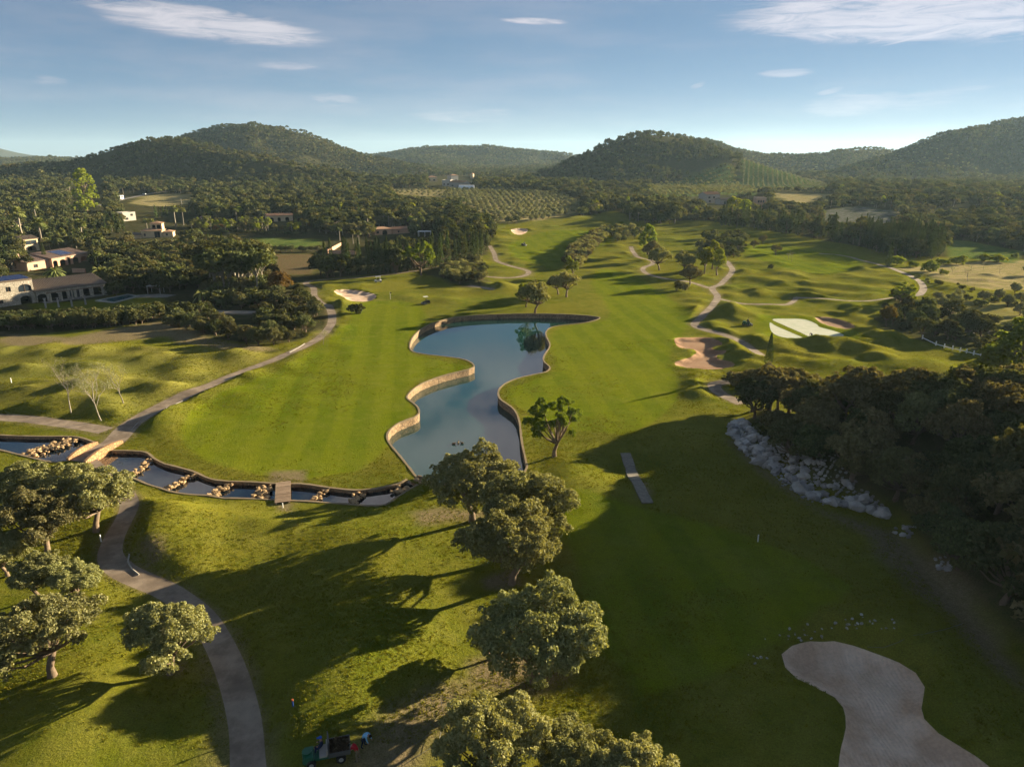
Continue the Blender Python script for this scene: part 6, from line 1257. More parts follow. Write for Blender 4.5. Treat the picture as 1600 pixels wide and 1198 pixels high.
def house_at(root, W, D, Hh, wallm, roofm, ops=(), roof='gable', rh=1.0, over=.4, chim=(), solar=None, side_ops=(), X=0, Y=0, Z=0):
    ops = [(o[0] * W, o[1] * W, o[2], o[3], *(o[4:] or (False,))) for o in ops]; so = [(o[0] * D, o[1] * D, o[2], o[3], *(o[4:] or (False,))) for o in side_ops]
    w = MB(); opening_wall(w, W, Hh, ops); n0 = len(w.v); 
    w.box((.15, D / 2 + .15, Hh / 2), (.3, D - .3, Hh)); w.box((W / 2, D - .15, Hh / 2), (W - .6, .3, Hh))
    s = MB(); opening_wall(s, D - .3, Hh, so); base = len(w.v)
    w.add([(W - y, x + .3, z) for x, y, z in s.v], s.f)
    ob = w.build('wall', M[wallm], root, (X, Y, Z - .5 if False else Z)); fl = MB(); fl.box((W / 2, D / 2, .05), (W - .7, D - .7, .1)); fl.box((W / 2, D * .55, Hh / 2), (W - .7, .12, Hh - .2)); fl.build('interior', M['dark'], root, (X, Y, Z))
    for o in ops + []:
        if o[2] > .3 or not o[4]:
            wn = link('window', MB().box(((o[0] + o[1]) / 2, .2, o[2] + .03), (o[1] - o[0], .1, .06)).box(((o[0] + o[1]) / 2, .2, o[3] - .03), (o[1] - o[0], .1, .06)).box(((o[0] + o[1]) / 2, .2, (o[2] + o[3]) / 2), (.06, .1, o[3] - o[2] - .12)).mesh('window', [M['frame']]), root, (X, Y, Z))
            MB().box(((o[0] + o[1]) / 2, .24, (o[2] + o[3]) / 2), (o[1] - o[0], .02, o[3] - o[2] - .12)).build('pane', M['glass'], wn)
    r = MB(); e = over
    if roof == 'gable':      # ridge along x
        r.add([(-e, -e, Hh - .1), (W + e, -e, Hh - .1), (W + e, D / 2, Hh + rh), (-e, D / 2, Hh + rh), (W + e, D + e, Hh - .1), (-e, D + e, Hh - .1), (-e, -e, Hh + .08), (W + e, -e, Hh + .08), (W + e, D / 2, Hh + rh + .18), (-e, D / 2, Hh + rh + .18), (W + e, D + e, Hh + .08), (-e, D + e, Hh + .08)],
              [(6, 7, 8, 9), (9, 8, 10, 11), (0, 3, 2, 1), (3, 5, 4, 2), (0, 1, 7, 6), (5, 11, 10, 4), (0, 6, 9, 3), (3, 9, 11, 5), (1, 2, 8, 7), (2, 4, 10, 8)])
        gb = MB(); 
        for x0 in (.02, W - .28): gb.add([(x0, .05, Hh), (x0, D - .05, Hh), (x0, D / 2, Hh + rh - .08), (x0 + .26, .05, Hh), (x0 + .26, D - .05, Hh), (x0 + .26, D / 2, Hh + rh - .08)], [(0, 2, 1), (3, 4, 5), (0, 3, 5, 2), (2, 5, 4, 1)])
        gb.build('gable', M[wallm], root, (X, Y, Z))
    elif roof == 'hip':
        hx_ = min(W, D) / 2 * .95
        P4 = [(-e, -e), (W + e, -e), (W + e, D + e), (-e, D + e)]
        R0, R1 = ((hx_, D / 2), (W - hx_, D / 2)) if W >= D else ((W / 2, hx_), (W / 2, D - hx_))
        vs = [(x, y, Hh + .02) for x, y in P4] + [(x, y, Hh + .14) for x, y in P4] + [(R0[0], R0[1], Hh + rh + .1), (R1[0], R1[1], Hh + rh + .1)]
        f = [(0, 3, 2, 1), (0, 1, 5, 4), (1, 2, 6, 5), (2, 3, 7, 6), (3, 0, 4, 7)] + ([(4, 5, 9, 8), (5, 6, 9), (6, 7, 8, 9), (7, 4, 8)] if W >= D else [(4, 5, 8), (5, 6, 9, 8), (6, 7, 9), (7, 4, 8, 9)])
        r.add(vs, f)
    elif roof == 'mono':     # rises towards the back
        r.add([(-e, -e, Hh), (W + e, -e, Hh), (W + e, D + e, Hh + rh), (-e, D + e, Hh + rh), (-e, -e, Hh + .18), (W + e, -e, Hh + .18), (W + e, D + e, Hh + rh + .18), (-e, D + e, Hh + rh + .18)], [(0, 3, 2, 1), (4, 5, 6, 7), (0, 1, 5, 4), (1, 2, 6, 5), (2, 3, 7, 6), (3, 0, 4, 7)])
        gb = MB()
        for x0 in (.02, W - .28): gb.add([(x0, .05, Hh - .01), (x0, D - .05, Hh - .01), (x0, D - .05, Hh + rh * .96), (x0 + .26, .05, Hh - .01), (x0 + .26, D - .05, Hh - .01), (x0 + .26, D - .05, Hh + rh * .96)], [(0, 2, 1), (3, 4, 5), (0, 3, 5, 2), (1, 2, 5, 4)])
        gb.build('gable', M[wallm], root, (X, Y, Z))
    else:
        r.box((W / 2, D / 2, Hh + .1), (W + .1, D + .1, .2)); r.box((W / 2, .1, Hh + .3), (W + .1, .2, .3)); r.box((W / 2, D - .1, Hh + .3), (W + .1, .2, .3)); r.box((.1, D / 2, Hh + .3), (.2, D - .3, .3)); r.box((W - .1, D / 2, Hh + .3), (.2, D - .3, .3))
    ro = r.build('roof', M[roofm], root, (X, Y, Z))
    if roof in ('gable', 'mono') and W < 30:   # ridges of the tile rows
        tl = MB(); n = int((W + 2 * e) / .5); y1 = D / 2 if roof == 'gable' else D + e; z1 = Hh + rh + .2
        for i in range(n):
            x = -e + (i + .5) * (W + 2 * e) / n; tl.tube([(x, -e, Hh + .1 if roof == 'gable' else Hh + .19), (x, y1, z1)], .09, 4, 0, False)
        t_ = tl.build('tile_rows', M[roofm], ro); t_['kind'] = 'stuff'
    for cx_, cy_, ch in chim:
        q = MB().box((cx_ * W, cy_ * D, Hh + ch / 2), (.8, .8, ch)).build('chimney', M[wallm], ro); MB().box((cx_ * W, cy_ * D, Hh + ch + .08), (1.0, 1.0, .16)).build('chimney_cap', M[roofm], root, (X, Y, Z))
    if solar:
        x0, x1, y0, y1, nx, ny = solar; sl = (rh / (D / 2 + e) if roof == 'gable' else rh / (D + 2 * e) if roof == 'mono' else 0)
        for i in range(nx):
            for j in range(ny):
                w_, h_ = (x1 - x0) / nx, (y1 - y0) / ny; px_, py_ = x0 + (i + .5) * w_, y0 + (j + .5) * h_; zb = Hh + .32 + (py_ + e) * sl + (.25 if roof == 'flat' else 0); tl_ = math.atan(sl) if roof != 'flat' else R(14)
                o = MB().box((0, 0, 0), (w_ - .08, h_ - .08, .05), M=Matrix.Rotation(tl_, 4, 'X')).build('solar_panel', M['solar'], root, (X + px_, Y + py_, Z + zb + (0 if roof != 'flat' else (j) * .26 * 0)))
    return root
# stone villa with the pool
vr, W_ = house('stone_villa', (59, 473), (167, 458), 8.5, 3.1, 'villa_stone', 'tile_dark', 'long stone villa with dark tiled roof, arches and a two-storey tower topped with solar panels', roof='mono', rh=1.9,
    ops=[(.01, .14, .1, 2.3, True), (.17, .30, .1, 2.3, True), (.33, .42, .1, 2.3, True), (.46, .52, .1, 2.4), (.56, .60, .1, 2.4), (.63, .75, .1, 2.5, True), (.78, .93, .1, 2.5, True)], side_ops=[(.2, .7, .2, 2.4, True)], chim=[(.02, .75, 3.2)])
house_at(vr, 9.5, 8.5, 6.4, 'villa_stone', 'tile_dark', ops=[(.06, .18, 3.9, 5.2), (.32, .44, 3.9, 5.2), (.1, .2, 1.0, 2.0), (.62, .95, 3.4, 5.4, True), (.62, .9, .1, 2.3, True)], roof='flat', solar=(1.2, 9.2, 1.0, 7.4, 7, 4), side_ops=[(.15, .75, 3.6, 5.4, True)], X=-9.6, Y=.6)
MB().box((W_ * .5, -1.6, .15), (W_ * .9, 2.6, .12)).build('terrace', M['paving'], vr)
for i in range(6): MB().box((W_ * (.14 + i * .15), -2.6, 1.4), (.35, .35, 2.6)).build('column', M['villa_stone'], vr)
MB().box((W_ * .5, -2.6, 2.78), (W_ * .82, .3, .2)).build('lintel', M['frame'], vr)
pq = [(72, 481), (92, 480), (113, 479), (134, 476)]
for i, q in enumerate(pq):
    x, y, z = PH(*q); o = tag(MB().box((0, 0, 1.2), (.35, .35, 2.5), 0, 0, .9).box((0, 0, 2.55), (.55, .55, .16)).build('garden_column', M['grey_stone'], None, (x, y, z - .05)), ['stone garden column beside the tower end of the villa', 'second stone column counted from the villa tower', 'third stone column counted from the villa tower', 'stone column standing next to the pool'][i], 'column', 'stone columns on the villa lawn')
def pool(corners, label):
    pts = [PH(*q) for q in corners]; z = max(p[2] for p in pts) + .06; c = np.mean([p[:2] for p in pts], axis=0); root = tag(empty('swimming_pool', (c[0], c[1], z)), label, 'pool')
    pl = [(p[0] - c[0], p[1] - c[1]) for p in pts]; big = [(x * 1.14 + (0.4 if x > 0 else -.4), y * 1.1 + (.4 if y > 0 else -.4)) for x, y in pl]; rim = MB(); n = len(pl)
    for i in range(n):
        j = (i + 1) % n; rim.add([(*big[i], .14), (*big[j], .14), (*pl[j], .14), (*pl[i], .14), (*big[i], -.8), (*big[j], -.8), (*pl[j], -.1), (*pl[i], -.1)], [(0, 1, 2, 3), (0, 4, 5, 1), (3, 2, 6, 7)])
    rim.build('rim', M['poolrim'], root); MB().add([(*p, .03) for p in pl], [tuple(range(n))]).build('water', M['pool'], root)
pool([(156, 470), (178, 473), (212, 464), (200, 461)], 'blue swimming pool with pale rim beside the stone villa')
x, y, z = PH(236, 463); tag(MB().prism([(-5, -2.2), (5.5, -1.8), (6.5, 1.6), (1, 3.2), (-4.5, 1.8)], -.3, .12).build('pool_terrace', M['paving'], None, (x, y, z)), 'pale paved terrace at the end of the villa pool', 'terrace')
x, y, z = PH(362, 489); tag(MB().prism([(-5.5, -1.6), (5.5, -1.8), (6, 1.4), (-4.5, 2.2)], -.5, .25).build('garden_terrace', M['paving'], None, (x, y, z)), 'pale terrace among clipped garden shrubs', 'terrace')
x, y, z = PH(244, 458); cv = MB().box((0, 0, 2.3), (4.2, 3, .2), 0, 0, .85)
for sx in (-1.8, 1.8):
    for sy in (-1.2, 1.2): cv.box((sx, sy, 1.1), (.15, .15, 2.2))
tag(cv.build('garden_canopy', M['render_grey'], None, (x, y, z)), 'grey shelter beside the pool terrace, close to the dark wood', 'canopy')
# pink villa
pr, W2 = house('pink_villa', (83, 418), (139, 408), 8, 3.2, 'render_pink', 'tile_pink', 'salmon villa with arched porch and solar panels on a low pinkish roof', roof='mono', rh=1.6, ops=[(.02, .14, .1, 2.4, True), (.2, .36, .1, 2.4, True), (.42, .5, .1, 2.4, True), (.56, .72, .1, 2.4, True), (.78, .96, .1, 2.4, True)], solar=(W_ * 0 + 5.5, 11, 1.2, 7, 5, 4))
house_at(pr, 9, 7, 2.8, 'render_pink', 'tile_pink', ops=[(.3, .5, .8, 2)], roof='mono', rh=1.5, X=-9.2, Y=1.5, chim=[(.1, .6, 2.8)])
x, y, z = PH(124, 426); tag(MB().box((0, 0, .7), (4.5, .4, 1.5)).build('garden_wall', M['render_pink'], None, (x, y, z)), 'salmon garden wall below the pink villa', 'wall')
house('brown_roof_house', (40, 394), (62, 391), 7, 5.2, 'render_cream', 'tile_dark', 'small house with a shaded balcony among palms', ops=[(.1, .9, 2.9, 4.6), (.2, .8, .3, 2.2, True)], roof='gable', rh=1.1)
house('roof_house', (0, 350), (27, 346), 8, 3.0, 'render_cream', 'tile_red', 'low tiled house half hidden by trees at the picture edge', ops=[(.3, .5, .9, 2)], rh=1.1)
house('roof_house', (18, 362), (48, 358), 8, 3.2, 'render_cream', 'tile_dark', 'low brown-roofed house behind the wide palm', ops=[(.3, .5, .9, 2)], rh=1.2)
# yellow villa
yr, W3 = house('yellow_villa', (222, 372), (254, 371), 9, 3.3, 'render_cream', 'tile_red', 'warm yellow two-storey villa with an arched loggia and tiled roofs', roof='hip', rh=1.0, ops=[(.1, .2, .9, 2.2), (.62, .9, .1, 2.9)], side_ops=[(.2, .5, .8, 2.2)])
house_at(yr, 5.2, 5.5, 3.0, 'render_cream', 'tile_red', ops=[(.15, .45, .3, 2.5, True), (.55, .9, .3, 2.5, True)], roof='hip', rh=.9, X=W3 * .42, Y=2.2, Z=3.45)
house_at(yr, 4.5, 6, 2.5, 'render_cream', 'tile_red', ops=[(.3, .5, .9, 1.9)], roof='hip', rh=.7, X=W3 + .1, Y=.8)
house_at(yr, 6.5, 6, 1.7, 'render_cream', 'tile_dark', ops=[(.2, .4, .5, 1.2)], roof='hip', rh=1.0, X=-6.7, Y=-1.2)
house('white_block_house', (193, 346), (213, 344), 6, 4.6, 'render_white', 'render_white', 'small flat white house between the cypress clumps', ops=[(.2, .4, .8, 2), (.6, .8, 2.8, 4)], roof='flat')
house('garden_villa', (418, 347), (458, 345), 7, 3.4, 'render_cream', 'tile_red', 'low villa with dark arches at the end of the palm garden', ops=[(.1, .25, .2, 2.4, True), (.4, .52, .2, 2.4, True), (.7, .85, .2, 2.4, True)], rh=1.0)
house('small_shed', (314, 346), (321, 346), 3, 2.3, 'render_pink', 'tile_pink', 'tiny orange shed in the palm garden', ops=[(.3, .6, .1, 1.8)], rh=.5)
house('orange_villa', (586, 368), (612, 366), 6, 2.9, 'render_pink', 'tile_red', 'orange villa with one deep porch', ops=[(.45, .75, .1, 2.3, True), (.1, .25, .9, 2)], rh=.9, roof='hip')
house('orange_wing', (614, 366), (640, 364), 5, 2.3, 'render_pink', 'tile_red', 'long low orange building next to the orange villa', ops=[(.3, .4, .8, 1.6)], rh=.9)
x, y, z = PH(664, 370); cn = MB().box((0, 0, 2.6), (6.5, 4, .18))
for sx in (-3, 0, 3):
    for sy in (-1.7, 1.7): cn.box((sx, sy, 1.25), (.14, .14, 2.5))
tag(cn.build('white_canopy', M['white'], None, (x, y, z)), 'flat white canopy on posts beside a palm', 'canopy')
def wall_px(name, a, b, h, th, m, label, cat='wall'):
    A = PH(*a); B = PH(*b); d = Vector((B[0] - A[0], B[1] - A[1], 0)); L = d.length
    o = MB().box((L / 2, 0, h / 2 - .3), (L, th, h + .6)).build(name, M[m], None, (A[0], A[1], min(A[2], B[2]))); o.rotation_euler = (0, 0, math.atan2(d.y, d.x)); return tag(o, label, cat)
wall_px('terrace_wall', (512, 396), (533, 383), 1.6, .4, 'render_pink', 'sunlit orange garden wall climbing beside the lawn'); wall_px('terrace_wall', (514, 396), (556, 398), 1.5, .4, 'render_pink', 'long shaded garden wall in front of the palm lawn')
# far hamlet
for i, (a, b, dp, h, wm, rm, rf, lab) in enumerate([((668, 284), (683, 284), 10, 5, 'render_cream', 'tile_red', 'hip', 'far cream house at the edge of the wooded hill'), ((691, 291), (704, 291), 10, 5.5, 'render_white', 'render_white', 'flat', 'far white flat-roofed house in the hamlet'), ((705, 284), (716, 284), 9, 7, 'render_white', 'tile_red', 'hip', 'far white house with a pitched red roof'),
        ((702, 293), (724, 293), 8, 5, 'render_grey', 'tile_red', 'gable', 'far long grey barn in the hamlet'), ((735, 279), (739, 279), 6, 6, 'render_cream', 'tile_red', 'hip', 'far narrow cream tower house'), ((588, 293), (597, 293), 7, 4, 'render_white', 'tile_red', 'gable', 'tiny white house alone over the pine wood')]):
    house('far_house', a, b, dp, h, wm, rm, lab, ops=[(.15, .3, 1, 2.6), (.6, .8, 1, 2.6)], roof=rf, rh=1.5)
x, y, z = PH(717, 297); L = 24 * depth_of(x, y, z) / FOC; gh = MB(); n = 10; vs = []
for i in range(n + 1):
    a = math.pi * i / n; vs += [(0, -4 * math.cos(a), 4.2 * math.sin(a)), (L, -4 * math.cos(a), 4.2 * math.sin(a))]
gh.add(vs, [(2 * i, 2 * i + 1, 2 * i + 3, 2 * i + 2) for i in range(n)] + [tuple(range(0, 2 * n + 2, 2)), tuple(range(1, 2 * n + 3, 2))[::-1]]); tag(gh.build('greenhouse', M['white'], None, (x, y, z)), 'white tunnel greenhouse at the head of the olive orchard', 'greenhouse')
house('farmhouse', (1103, 318), (1124, 317), 9, 6.5, 'render_grey', 'tile_red', 'grey farmhouse with a sunlit pink end wall', ops=[(.15, .3, 3.6, 5), (.5, .65, 3.6, 5), (.2, .35, .8, 2.4)], rh=1.6, zoff=0)
house('farm_barn', (1126, 320), (1150, 319), 7, 3.4, 'render_grey', 'tile_dark', 'low farm barn beside the grey farmhouse', ops=[(.2, .5, .3, 2.4)], rh=1.2)
house('pink_block_house', (1181, 326), (1196, 326), 8, 7.0, 'render_pink', 'tile_pink', 'pinkish square house above the cypress line', ops=[(.15, .32, 1, 2.5), (.6, .78, 1, 2.5), (.15, .32, 4, 5.6), (.4, .55, 4, 5.6), (.65, .8, 4, 5.6)], roof='flat')

# ------------------------------------------------------------------ vehicles and machines
def wheel(root, x, y, r, w, name='wheel', m1='black'):
    t = MB(); t.cyl((0, 0, 0), r, w, 'Y', 16); o = t.build(name, M[m1], root, (x, y, r)); MB().cyl((0, 0, 0), r * .5, w + .03, 'Y', 10).build('rim', M['alu'], o); return o
# green utility truck with the load bed
ux, uy, uz = PH(512, 1184); A = PH(480, 1192); B = PH(545, 1180); ur = math.atan2(B[1] - A[1], B[0] - A[0])
ut = tag(empty('utility_vehicle', (ux, uy, uz), ur), 'small green work vehicle with a load bed full of cuttings', 'utility vehicle')
ut.scale = (.9, .9, .9)
bd = MB(); bd.box((-.1, 0, .48), (2.9, .9, .18)); bd.box((-1.25, 0, .68), (.7, 1.25, .34), 0, 0, .85); bd.box((-1.62, 0, .5), (.14, 1.1, .24)); bd.build('chassis', M['green_paint'], ut)
for sx in (-1.1, .95):
    for sy in (-.62, .62): wheel(ut, sx, sy, .32 if sx < 0 else .34, .26)
MB().box((-.25, .0, .72), (.55, 1.1, .16)).box((.02, 0, 1.0), (.12, 1.1, .42)).build('seat', M['render_grey'], ut)
MB().tube([(-.75, .3, .75), (-.55, .3, 1.02)], .03, 6).build('steering_column', M['steel'], ut)
sw = MB(); sw.tube([(-.55 + .16 * math.cos(a) * .6, .3 + .16 * math.sin(a), 1.03 + .1 * math.cos(a)) for a in np.linspace(0, 6.28, 13)], .018, 5, 0, False); sw.build('steering_wheel', M['black'], ut)
rb = MB()
for sy in (-.58, .58): rb.tube([(.12, sy, .5), (.12, sy, 1.85)], .035, 6)
rb.tube([(.12, -.58, 1.85), (.12, .58, 1.85)], .035, 6); rb.build('roll_bar', M['steel'], ut); MB().box((.16, 0, 1.2), (.04, 1.15, .9)).build('cab_mesh', M['steel'], ut)
bed = MB().box((.88, 0, .72), (1.5, 1.45, .08)).box((.88, -.72, .9), (1.5, .05, .3)).box((.88, .72, .9), (1.5, .05, .3)).box((1.62, 0, .9), (.05, 1.45, .3)).box((.14 + .02, 0, .93), (.05, 1.38, .34)).build('load_bed', M['steel'], ut)
V = []; rng = np.random.default_rng(4); c = rng.uniform(-1, 1, (260, 3)) * np.array([.68, .66, .12]) + np.array([.88, 0, .98]); c[:, 2] += .22 * np.exp(-((c[:, 0] - .88) ** 2 + c[:, 1] ** 2) / .25)
V = leaf_arrays(c, rng.normal(0, 1, (260, 3)), .26, rng, .5); dz_ = np_mesh('cuttings', V, np.arange(len(V)), 4, [M['debris']]); tag(link('pile_of_cuttings', dz_, None, (ux, uy, uz)), 'heap of dry cuttings loaded on the green work vehicle', 'cuttings', kind='stuff').rotation_euler = (0, 0, ur)
bpy.data.objects['pile_of_cuttings'].scale = (.9, .9, .9)
MB().box((.88, 0, .86), (1.4, 1.36, .18)).build('load', M['debris'], ut)
# buggies and mowers
def golf_cart(px, py, label, face=0.0):
    x, y, z = PH(px, py); r = tag(empty('golf_cart', (x, y, z), face), label, 'golf cart')
    MB().box((0, 0, .42), (2.2, 1.1, .22)).box((-.85, 0, .62), (.55, 1.05, .28), 0, 0, .8).box((.7, 0, .6), (.7, 1.1, .3)).build('body', M['white'], r)
    for sx in (-.75, .75):
        for sy in (-.5, .5): wheel(r, sx, sy, .23, .18)
    MB().box((.25, 0, .75), (.5, 1.0, .12)).box((.5, 0, 1.02), (.1, 1.0, .45)).build('seat', M['render_white'], r)
    p = MB()
    for sx in (-.6, .75):
        for sy in (-.5, .5): p.tube([(sx, sy, .6), (sx * .9, sy, 1.78)], .025, 5)
    p.build('roof_posts', M['alu'], r); MB().box((.05, 0, 1.82), (1.7, 1.15, .07)).build('canopy', M['white'], r)
golf_cart(591, 441, 'white golf buggy in the shade near the pale bunker', .3)
def mower(px, py, label, face, capm=None, paint='green_paint', roof=False):
    x, y, z = PH(px, py); r = tag(empty('ride_on_mower', (x, y, z), face), label, 'mower')
    MB().box((.35, 0, .55), (1.5, .9, .35)).box((-.5, 0, .45), (.5, .8, .12)).box((.8, 0, .85), (.7, .8, .3), 0, 0, .85).build('body', M[paint], r)
    for i, (sx, sy) in enumerate(((-.95, 0), (-.8, -.8), (-.8, .8), (.1, -.75), (.1, .75))): MB().cyl((sx, sy, .22), .18, .65, 'Y', 10).build('cutting_reel', M['steel'], r)
    for sx, sy in ((-.35, -.55), (-.35, .55), (.95, 0)): wheel(r, sx, sy, .34, .3)
    MB().box((-.05, 0, .82), (.45, .5, .12)).box((.18, 0, 1.1), (.1, .5, .45)).build('seat', M['black'], r)
    if roof:
        q = MB()
        for sy in (-.45, .45): q.tube([(.3, sy, .8), (.3, sy, 1.95)], .03, 5)
        q.build('roof_posts', M['steel'], r); MB().box((.05, 0, 2.0), (1.2, 1.1, .08)).build('canopy', M['white'], r)
    return r, (x, y, z)
mower(665, 475, 'dark mower with a white canopy on the shaded green', .4, roof=True, paint='black')
mA = mower(819, 384, 'dark mower working on the bright far fairway', 2.8, paint='black'); mB = mower(1168, 508, 'green mower beside the sanded green', 3.0)
# bus and car on the far road
rd = np.array([P(*q)[:2] for q in ((150, 322), (189, 312.5), (226, 304.5), (262, 299))]); rp = smooth_poly(rd, 3, False); t_ = np.gradient(rp, axis=0); t_ /= np.linalg.norm(t_, axis=1)[:, None]; nn = np.stack([-t_[:, 1], t_[:, 0]], 1) * 2.6
rv = [(*(p + n), float(hq(*(np.array([q]) for q in (p + n)))[0]) + .12) for p, n in zip(rp, nn)] + [(*(p - n), float(hq(*(np.array([q]) for q in (p - n)))[0]) + .12) for p, n in zip(rp, nn)]; k_ = len(rp)
tag(MB().add(rv, [(i, k_ + i, k_ + i + 1, i + 1) for i in range(k_ - 1)]).build('country_road', M['paving'], None), 'narrow country road at the stubble field', kind='structure')
def vehicle_frame(px, py): x, y, z = PH(px, py); i = int(np.argmin(np.hypot(rp[:, 0] - x, rp[:, 1] - y))); return (rp[i][0], rp[i][1], ZH(rp[i][0], rp[i][1]) + .13), math.atan2(t_[i][1], t_[i][0])
(loc, an) = vehicle_frame(189, 312.5); bus = tag(empty('coach_bus', loc, an + math.pi), 'white coach with blue rear on the country road', 'bus')
MB().box((0, 0, 1.75), (8.6, 2.5, 2.7)).box((0, 0, 3.15), (8.3, 2.3, .12)).build('body', M['white'], bus); MB().box((-3.7, 0, 1.75), (1.4, 2.54, 2.6)).build('rear_panel', M['blue_paint'], bus)
MB().box((4.31, 0, 2.2), (.05, 2.2, 1.3)).build('windscreen', M['glass'], bus)
for i in range(5):
    for sy in (-1.26, 1.26): MB().box((3.0 - i * 1.25, sy, 2.3), (1.1, .04, .9)).build('window', M['glass'], bus)
for sx in (-2.6, 2.8):
    for sy in (-1.12, 1.12): wheel(bus, sx, sy, .5, .3)
(loc, an) = vehicle_frame(226, 304.5); car = tag(empty('parked_car', loc, an), 'pale car farther along the country road than the coach', 'car')
MB().box((0, 0, .6), (4.1, 1.7, .6)).build('body', M['white'], car); MB().box((-.2, 0, 1.15), (2.2, 1.5, .55), 0, 0, .8).build('cabin', M['glass'], car)
for sx in (-1.3, 1.3):
    for sy in (-.78, .78): wheel(car, sx, sy, .31, .2)

# ------------------------------------------------------------------ people
def person(px, py, face, pose, cloth, label, loc=None, legs='dark_cloth', hat=None, hair='dark'):
    """one continuous skinned body; colours by nearest joint"""
    x, y, z = loc or PH(px, py)
    J = {  # name: (x forward, y left, z)
     'stand': dict(pel=(0, 0, .93), sp=(.0, 0, 1.15), ch=(.02, 0, 1.36), nk=(.03, 0, 1.5), hd=(.05, 0, 1.66), ls=(.02, .19, 1.42), le=(.04, .24, 1.14), lh=(.16, .23, .9), rs=(.02, -.19, 1.42), re=(.06, -.24, 1.14), rh=(.22, -.2, .95), lk=(.05, .11, .5), la=(0, .12, .07), lt=(.17, .13, .04), rk=(-.02, -.11, .5), ra=(-.1, -.12, .07), rt=(.07, -.13, .04)),
     'bend': dict(pel=(-.12, 0, .88), sp=(.05, 0, 1.03), ch=(.28, 0, 1.08), nk=(.42, 0, 1.05), hd=(.55, 0, 1.0), ls=(.32, .19, 1.06), le=(.42, .22, .78), lh=(.55, .16, .56), rs=(.32, -.19, 1.06), re=(.4, -.22, .78), rh=(.5, -.16, .52), lk=(.02, .13, .48), la=(-.06, .16, .07), lt=(.12, .18, .04), rk=(-.0, -.13, .48), ra=(-.12, -.16, .07), rt=(.06, -.18, .04)),
     'sit': dict(pel=(0, 0, .0), sp=(.0, 0, .22), ch=(.04, 0, .42), nk=(.06, 0, .57), hd=(.09, 0, .73), ls=(.04, .19, .49), le=(.14, .24, .24), lh=(.38, .18, .28), rs=(.04, -.19, .49), re=(.14, -.24, .24), rh=(.38, -.18, .28), lk=(.42, .12, .02), la=(.48, .12, -.38), lt=(.62, .13, -.4), rk=(.42, -.12, .02), ra=(.48, -.12, -.38), rt=(.62, -.13, -.4))}[pose]
    rad = dict(pel=.15, sp=.14, ch=.15, nk=.06, hd=.105, ls=.07, le=.045, lh=.04, rs=.07, re=.045, rh=.04, lk=.065, la=.045, lt=.04, rk=.065, ra=.045, rt=.04)
    names = list(J); E = [('pel', 'sp'), ('sp', 'ch'), ('ch', 'nk'), ('nk', 'hd'), ('ch', 'ls'), ('ls', 'le'), ('le', 'lh'), ('ch', 'rs'), ('rs', 're'), ('re', 'rh'), ('pel', 'lk'), ('lk', 'la'), ('la', 'lt'), ('pel', 'rk'), ('rk', 'ra'), ('ra', 'rt')]
    me = bpy.data.meshes.new('body'); me.from_pydata([J[n] for n in names], [(names.index(a), names.index(b)) for a, b in E], []); tmp = bpy.data.objects.new('person_cage', me); COL.objects.link(tmp)
    sk = tmp.modifiers.new('s', 'SKIN'); ss_ = tmp.modifiers.new('u', 'SUBSURF'); ss_.levels = 1; ss_.render_levels = 1
    if not me.skin_vertices: me.attributes.new
    for i, n in enumerate(names): me.skin_vertices[0].data[i].radius = (rad[n], rad[n] * (1.1 if n in ('ch', 'pel') else 1)); me.skin_vertices[0].data[i].use_root = n == 'pel'
    dg = bpy.context.evaluated_depsgraph_get(); ev = bpy.data.meshes.new_from_object(tmp.evaluated_get(dg)); bpy.data.objects.remove(tmp)
    for m_ in ('skin', cloth, legs, 'black'): ev.materials.append(M[m_])
    jp = np.array([J[n] for n in names]); role = {'pel': 2, 'sp': 1, 'ch': 1, 'nk': 0, 'hd': 0, 'ls': 1, 'le': 1, 'lh': 0, 'rs': 1, 're': 1, 'rh': 0, 'lk': 2, 'la': 2, 'lt': 3, 'rk': 2, 'ra': 2, 'rt': 3}
    for p in ev.polygons: p.material_index = role[names[int(np.argmin(np.linalg.norm(jp - np.array(p.center), axis=1)))]]; p.use_smooth = True
    root = tag(empty('person', (x, y, z), face), label, 'person'); link('body', ev, root)
    h = J['hd']; cap = MB(); vs = []; fs = []
    for i in range(4):
        for k in range(8):
            a = 2 * math.pi * k / 8; e = math.pi / 2 * i / 4; vs.append((h[0] - .01 + .122 * math.cos(a) * math.cos(e), h[1] + .118 * math.sin(a) * math.cos(e), h[2] + .03 + .12 * math.sin(e)))
    vs.append((h[0], h[1], h[2] + .155))
    for i in range(3):
        for k in range(8): fs.append((i * 8 + k, i * 8 + (k + 1) % 8, i * 8 + 8 + (k + 1) % 8, i * 8 + 8 + k))
    fs += [(24 + k, 24 + (k + 1) % 8, 32) for k in range(8)]; cap.add(vs, fs, 0, True)
    if hat: cap.box((h[0] + .15, h[1], h[2] + .04), (.12, .14, .02)); cap.build('cap', M[hat], root)
    else: cap.build('hair', M['dark'], root)
    return root
person(569, 1166, R(-20), 'bend', 'blue_cloth', 'person in a light blue shirt bending over the dark earth', legs='dark_cloth')
person(559, 1187, R(165), 'bend', 'red_cloth', 'person in a red top stooping beside the work vehicle', legs='khaki')
cs = Matrix.Rotation(ur, 3, 'Z') @ Vector((-.27, .27, .74)); person(0, 0, ur + math.pi, 'sit', 'dark_cloth', 'driver with a bright blue cap in the work vehicle', loc=(ux + cs.x, uy + cs.y, uz + cs.z), hat='cap_blue')
person(1268, 528, R(200), 'bend', 'dark_cloth', 'person in dark clothes working on the sanded green')
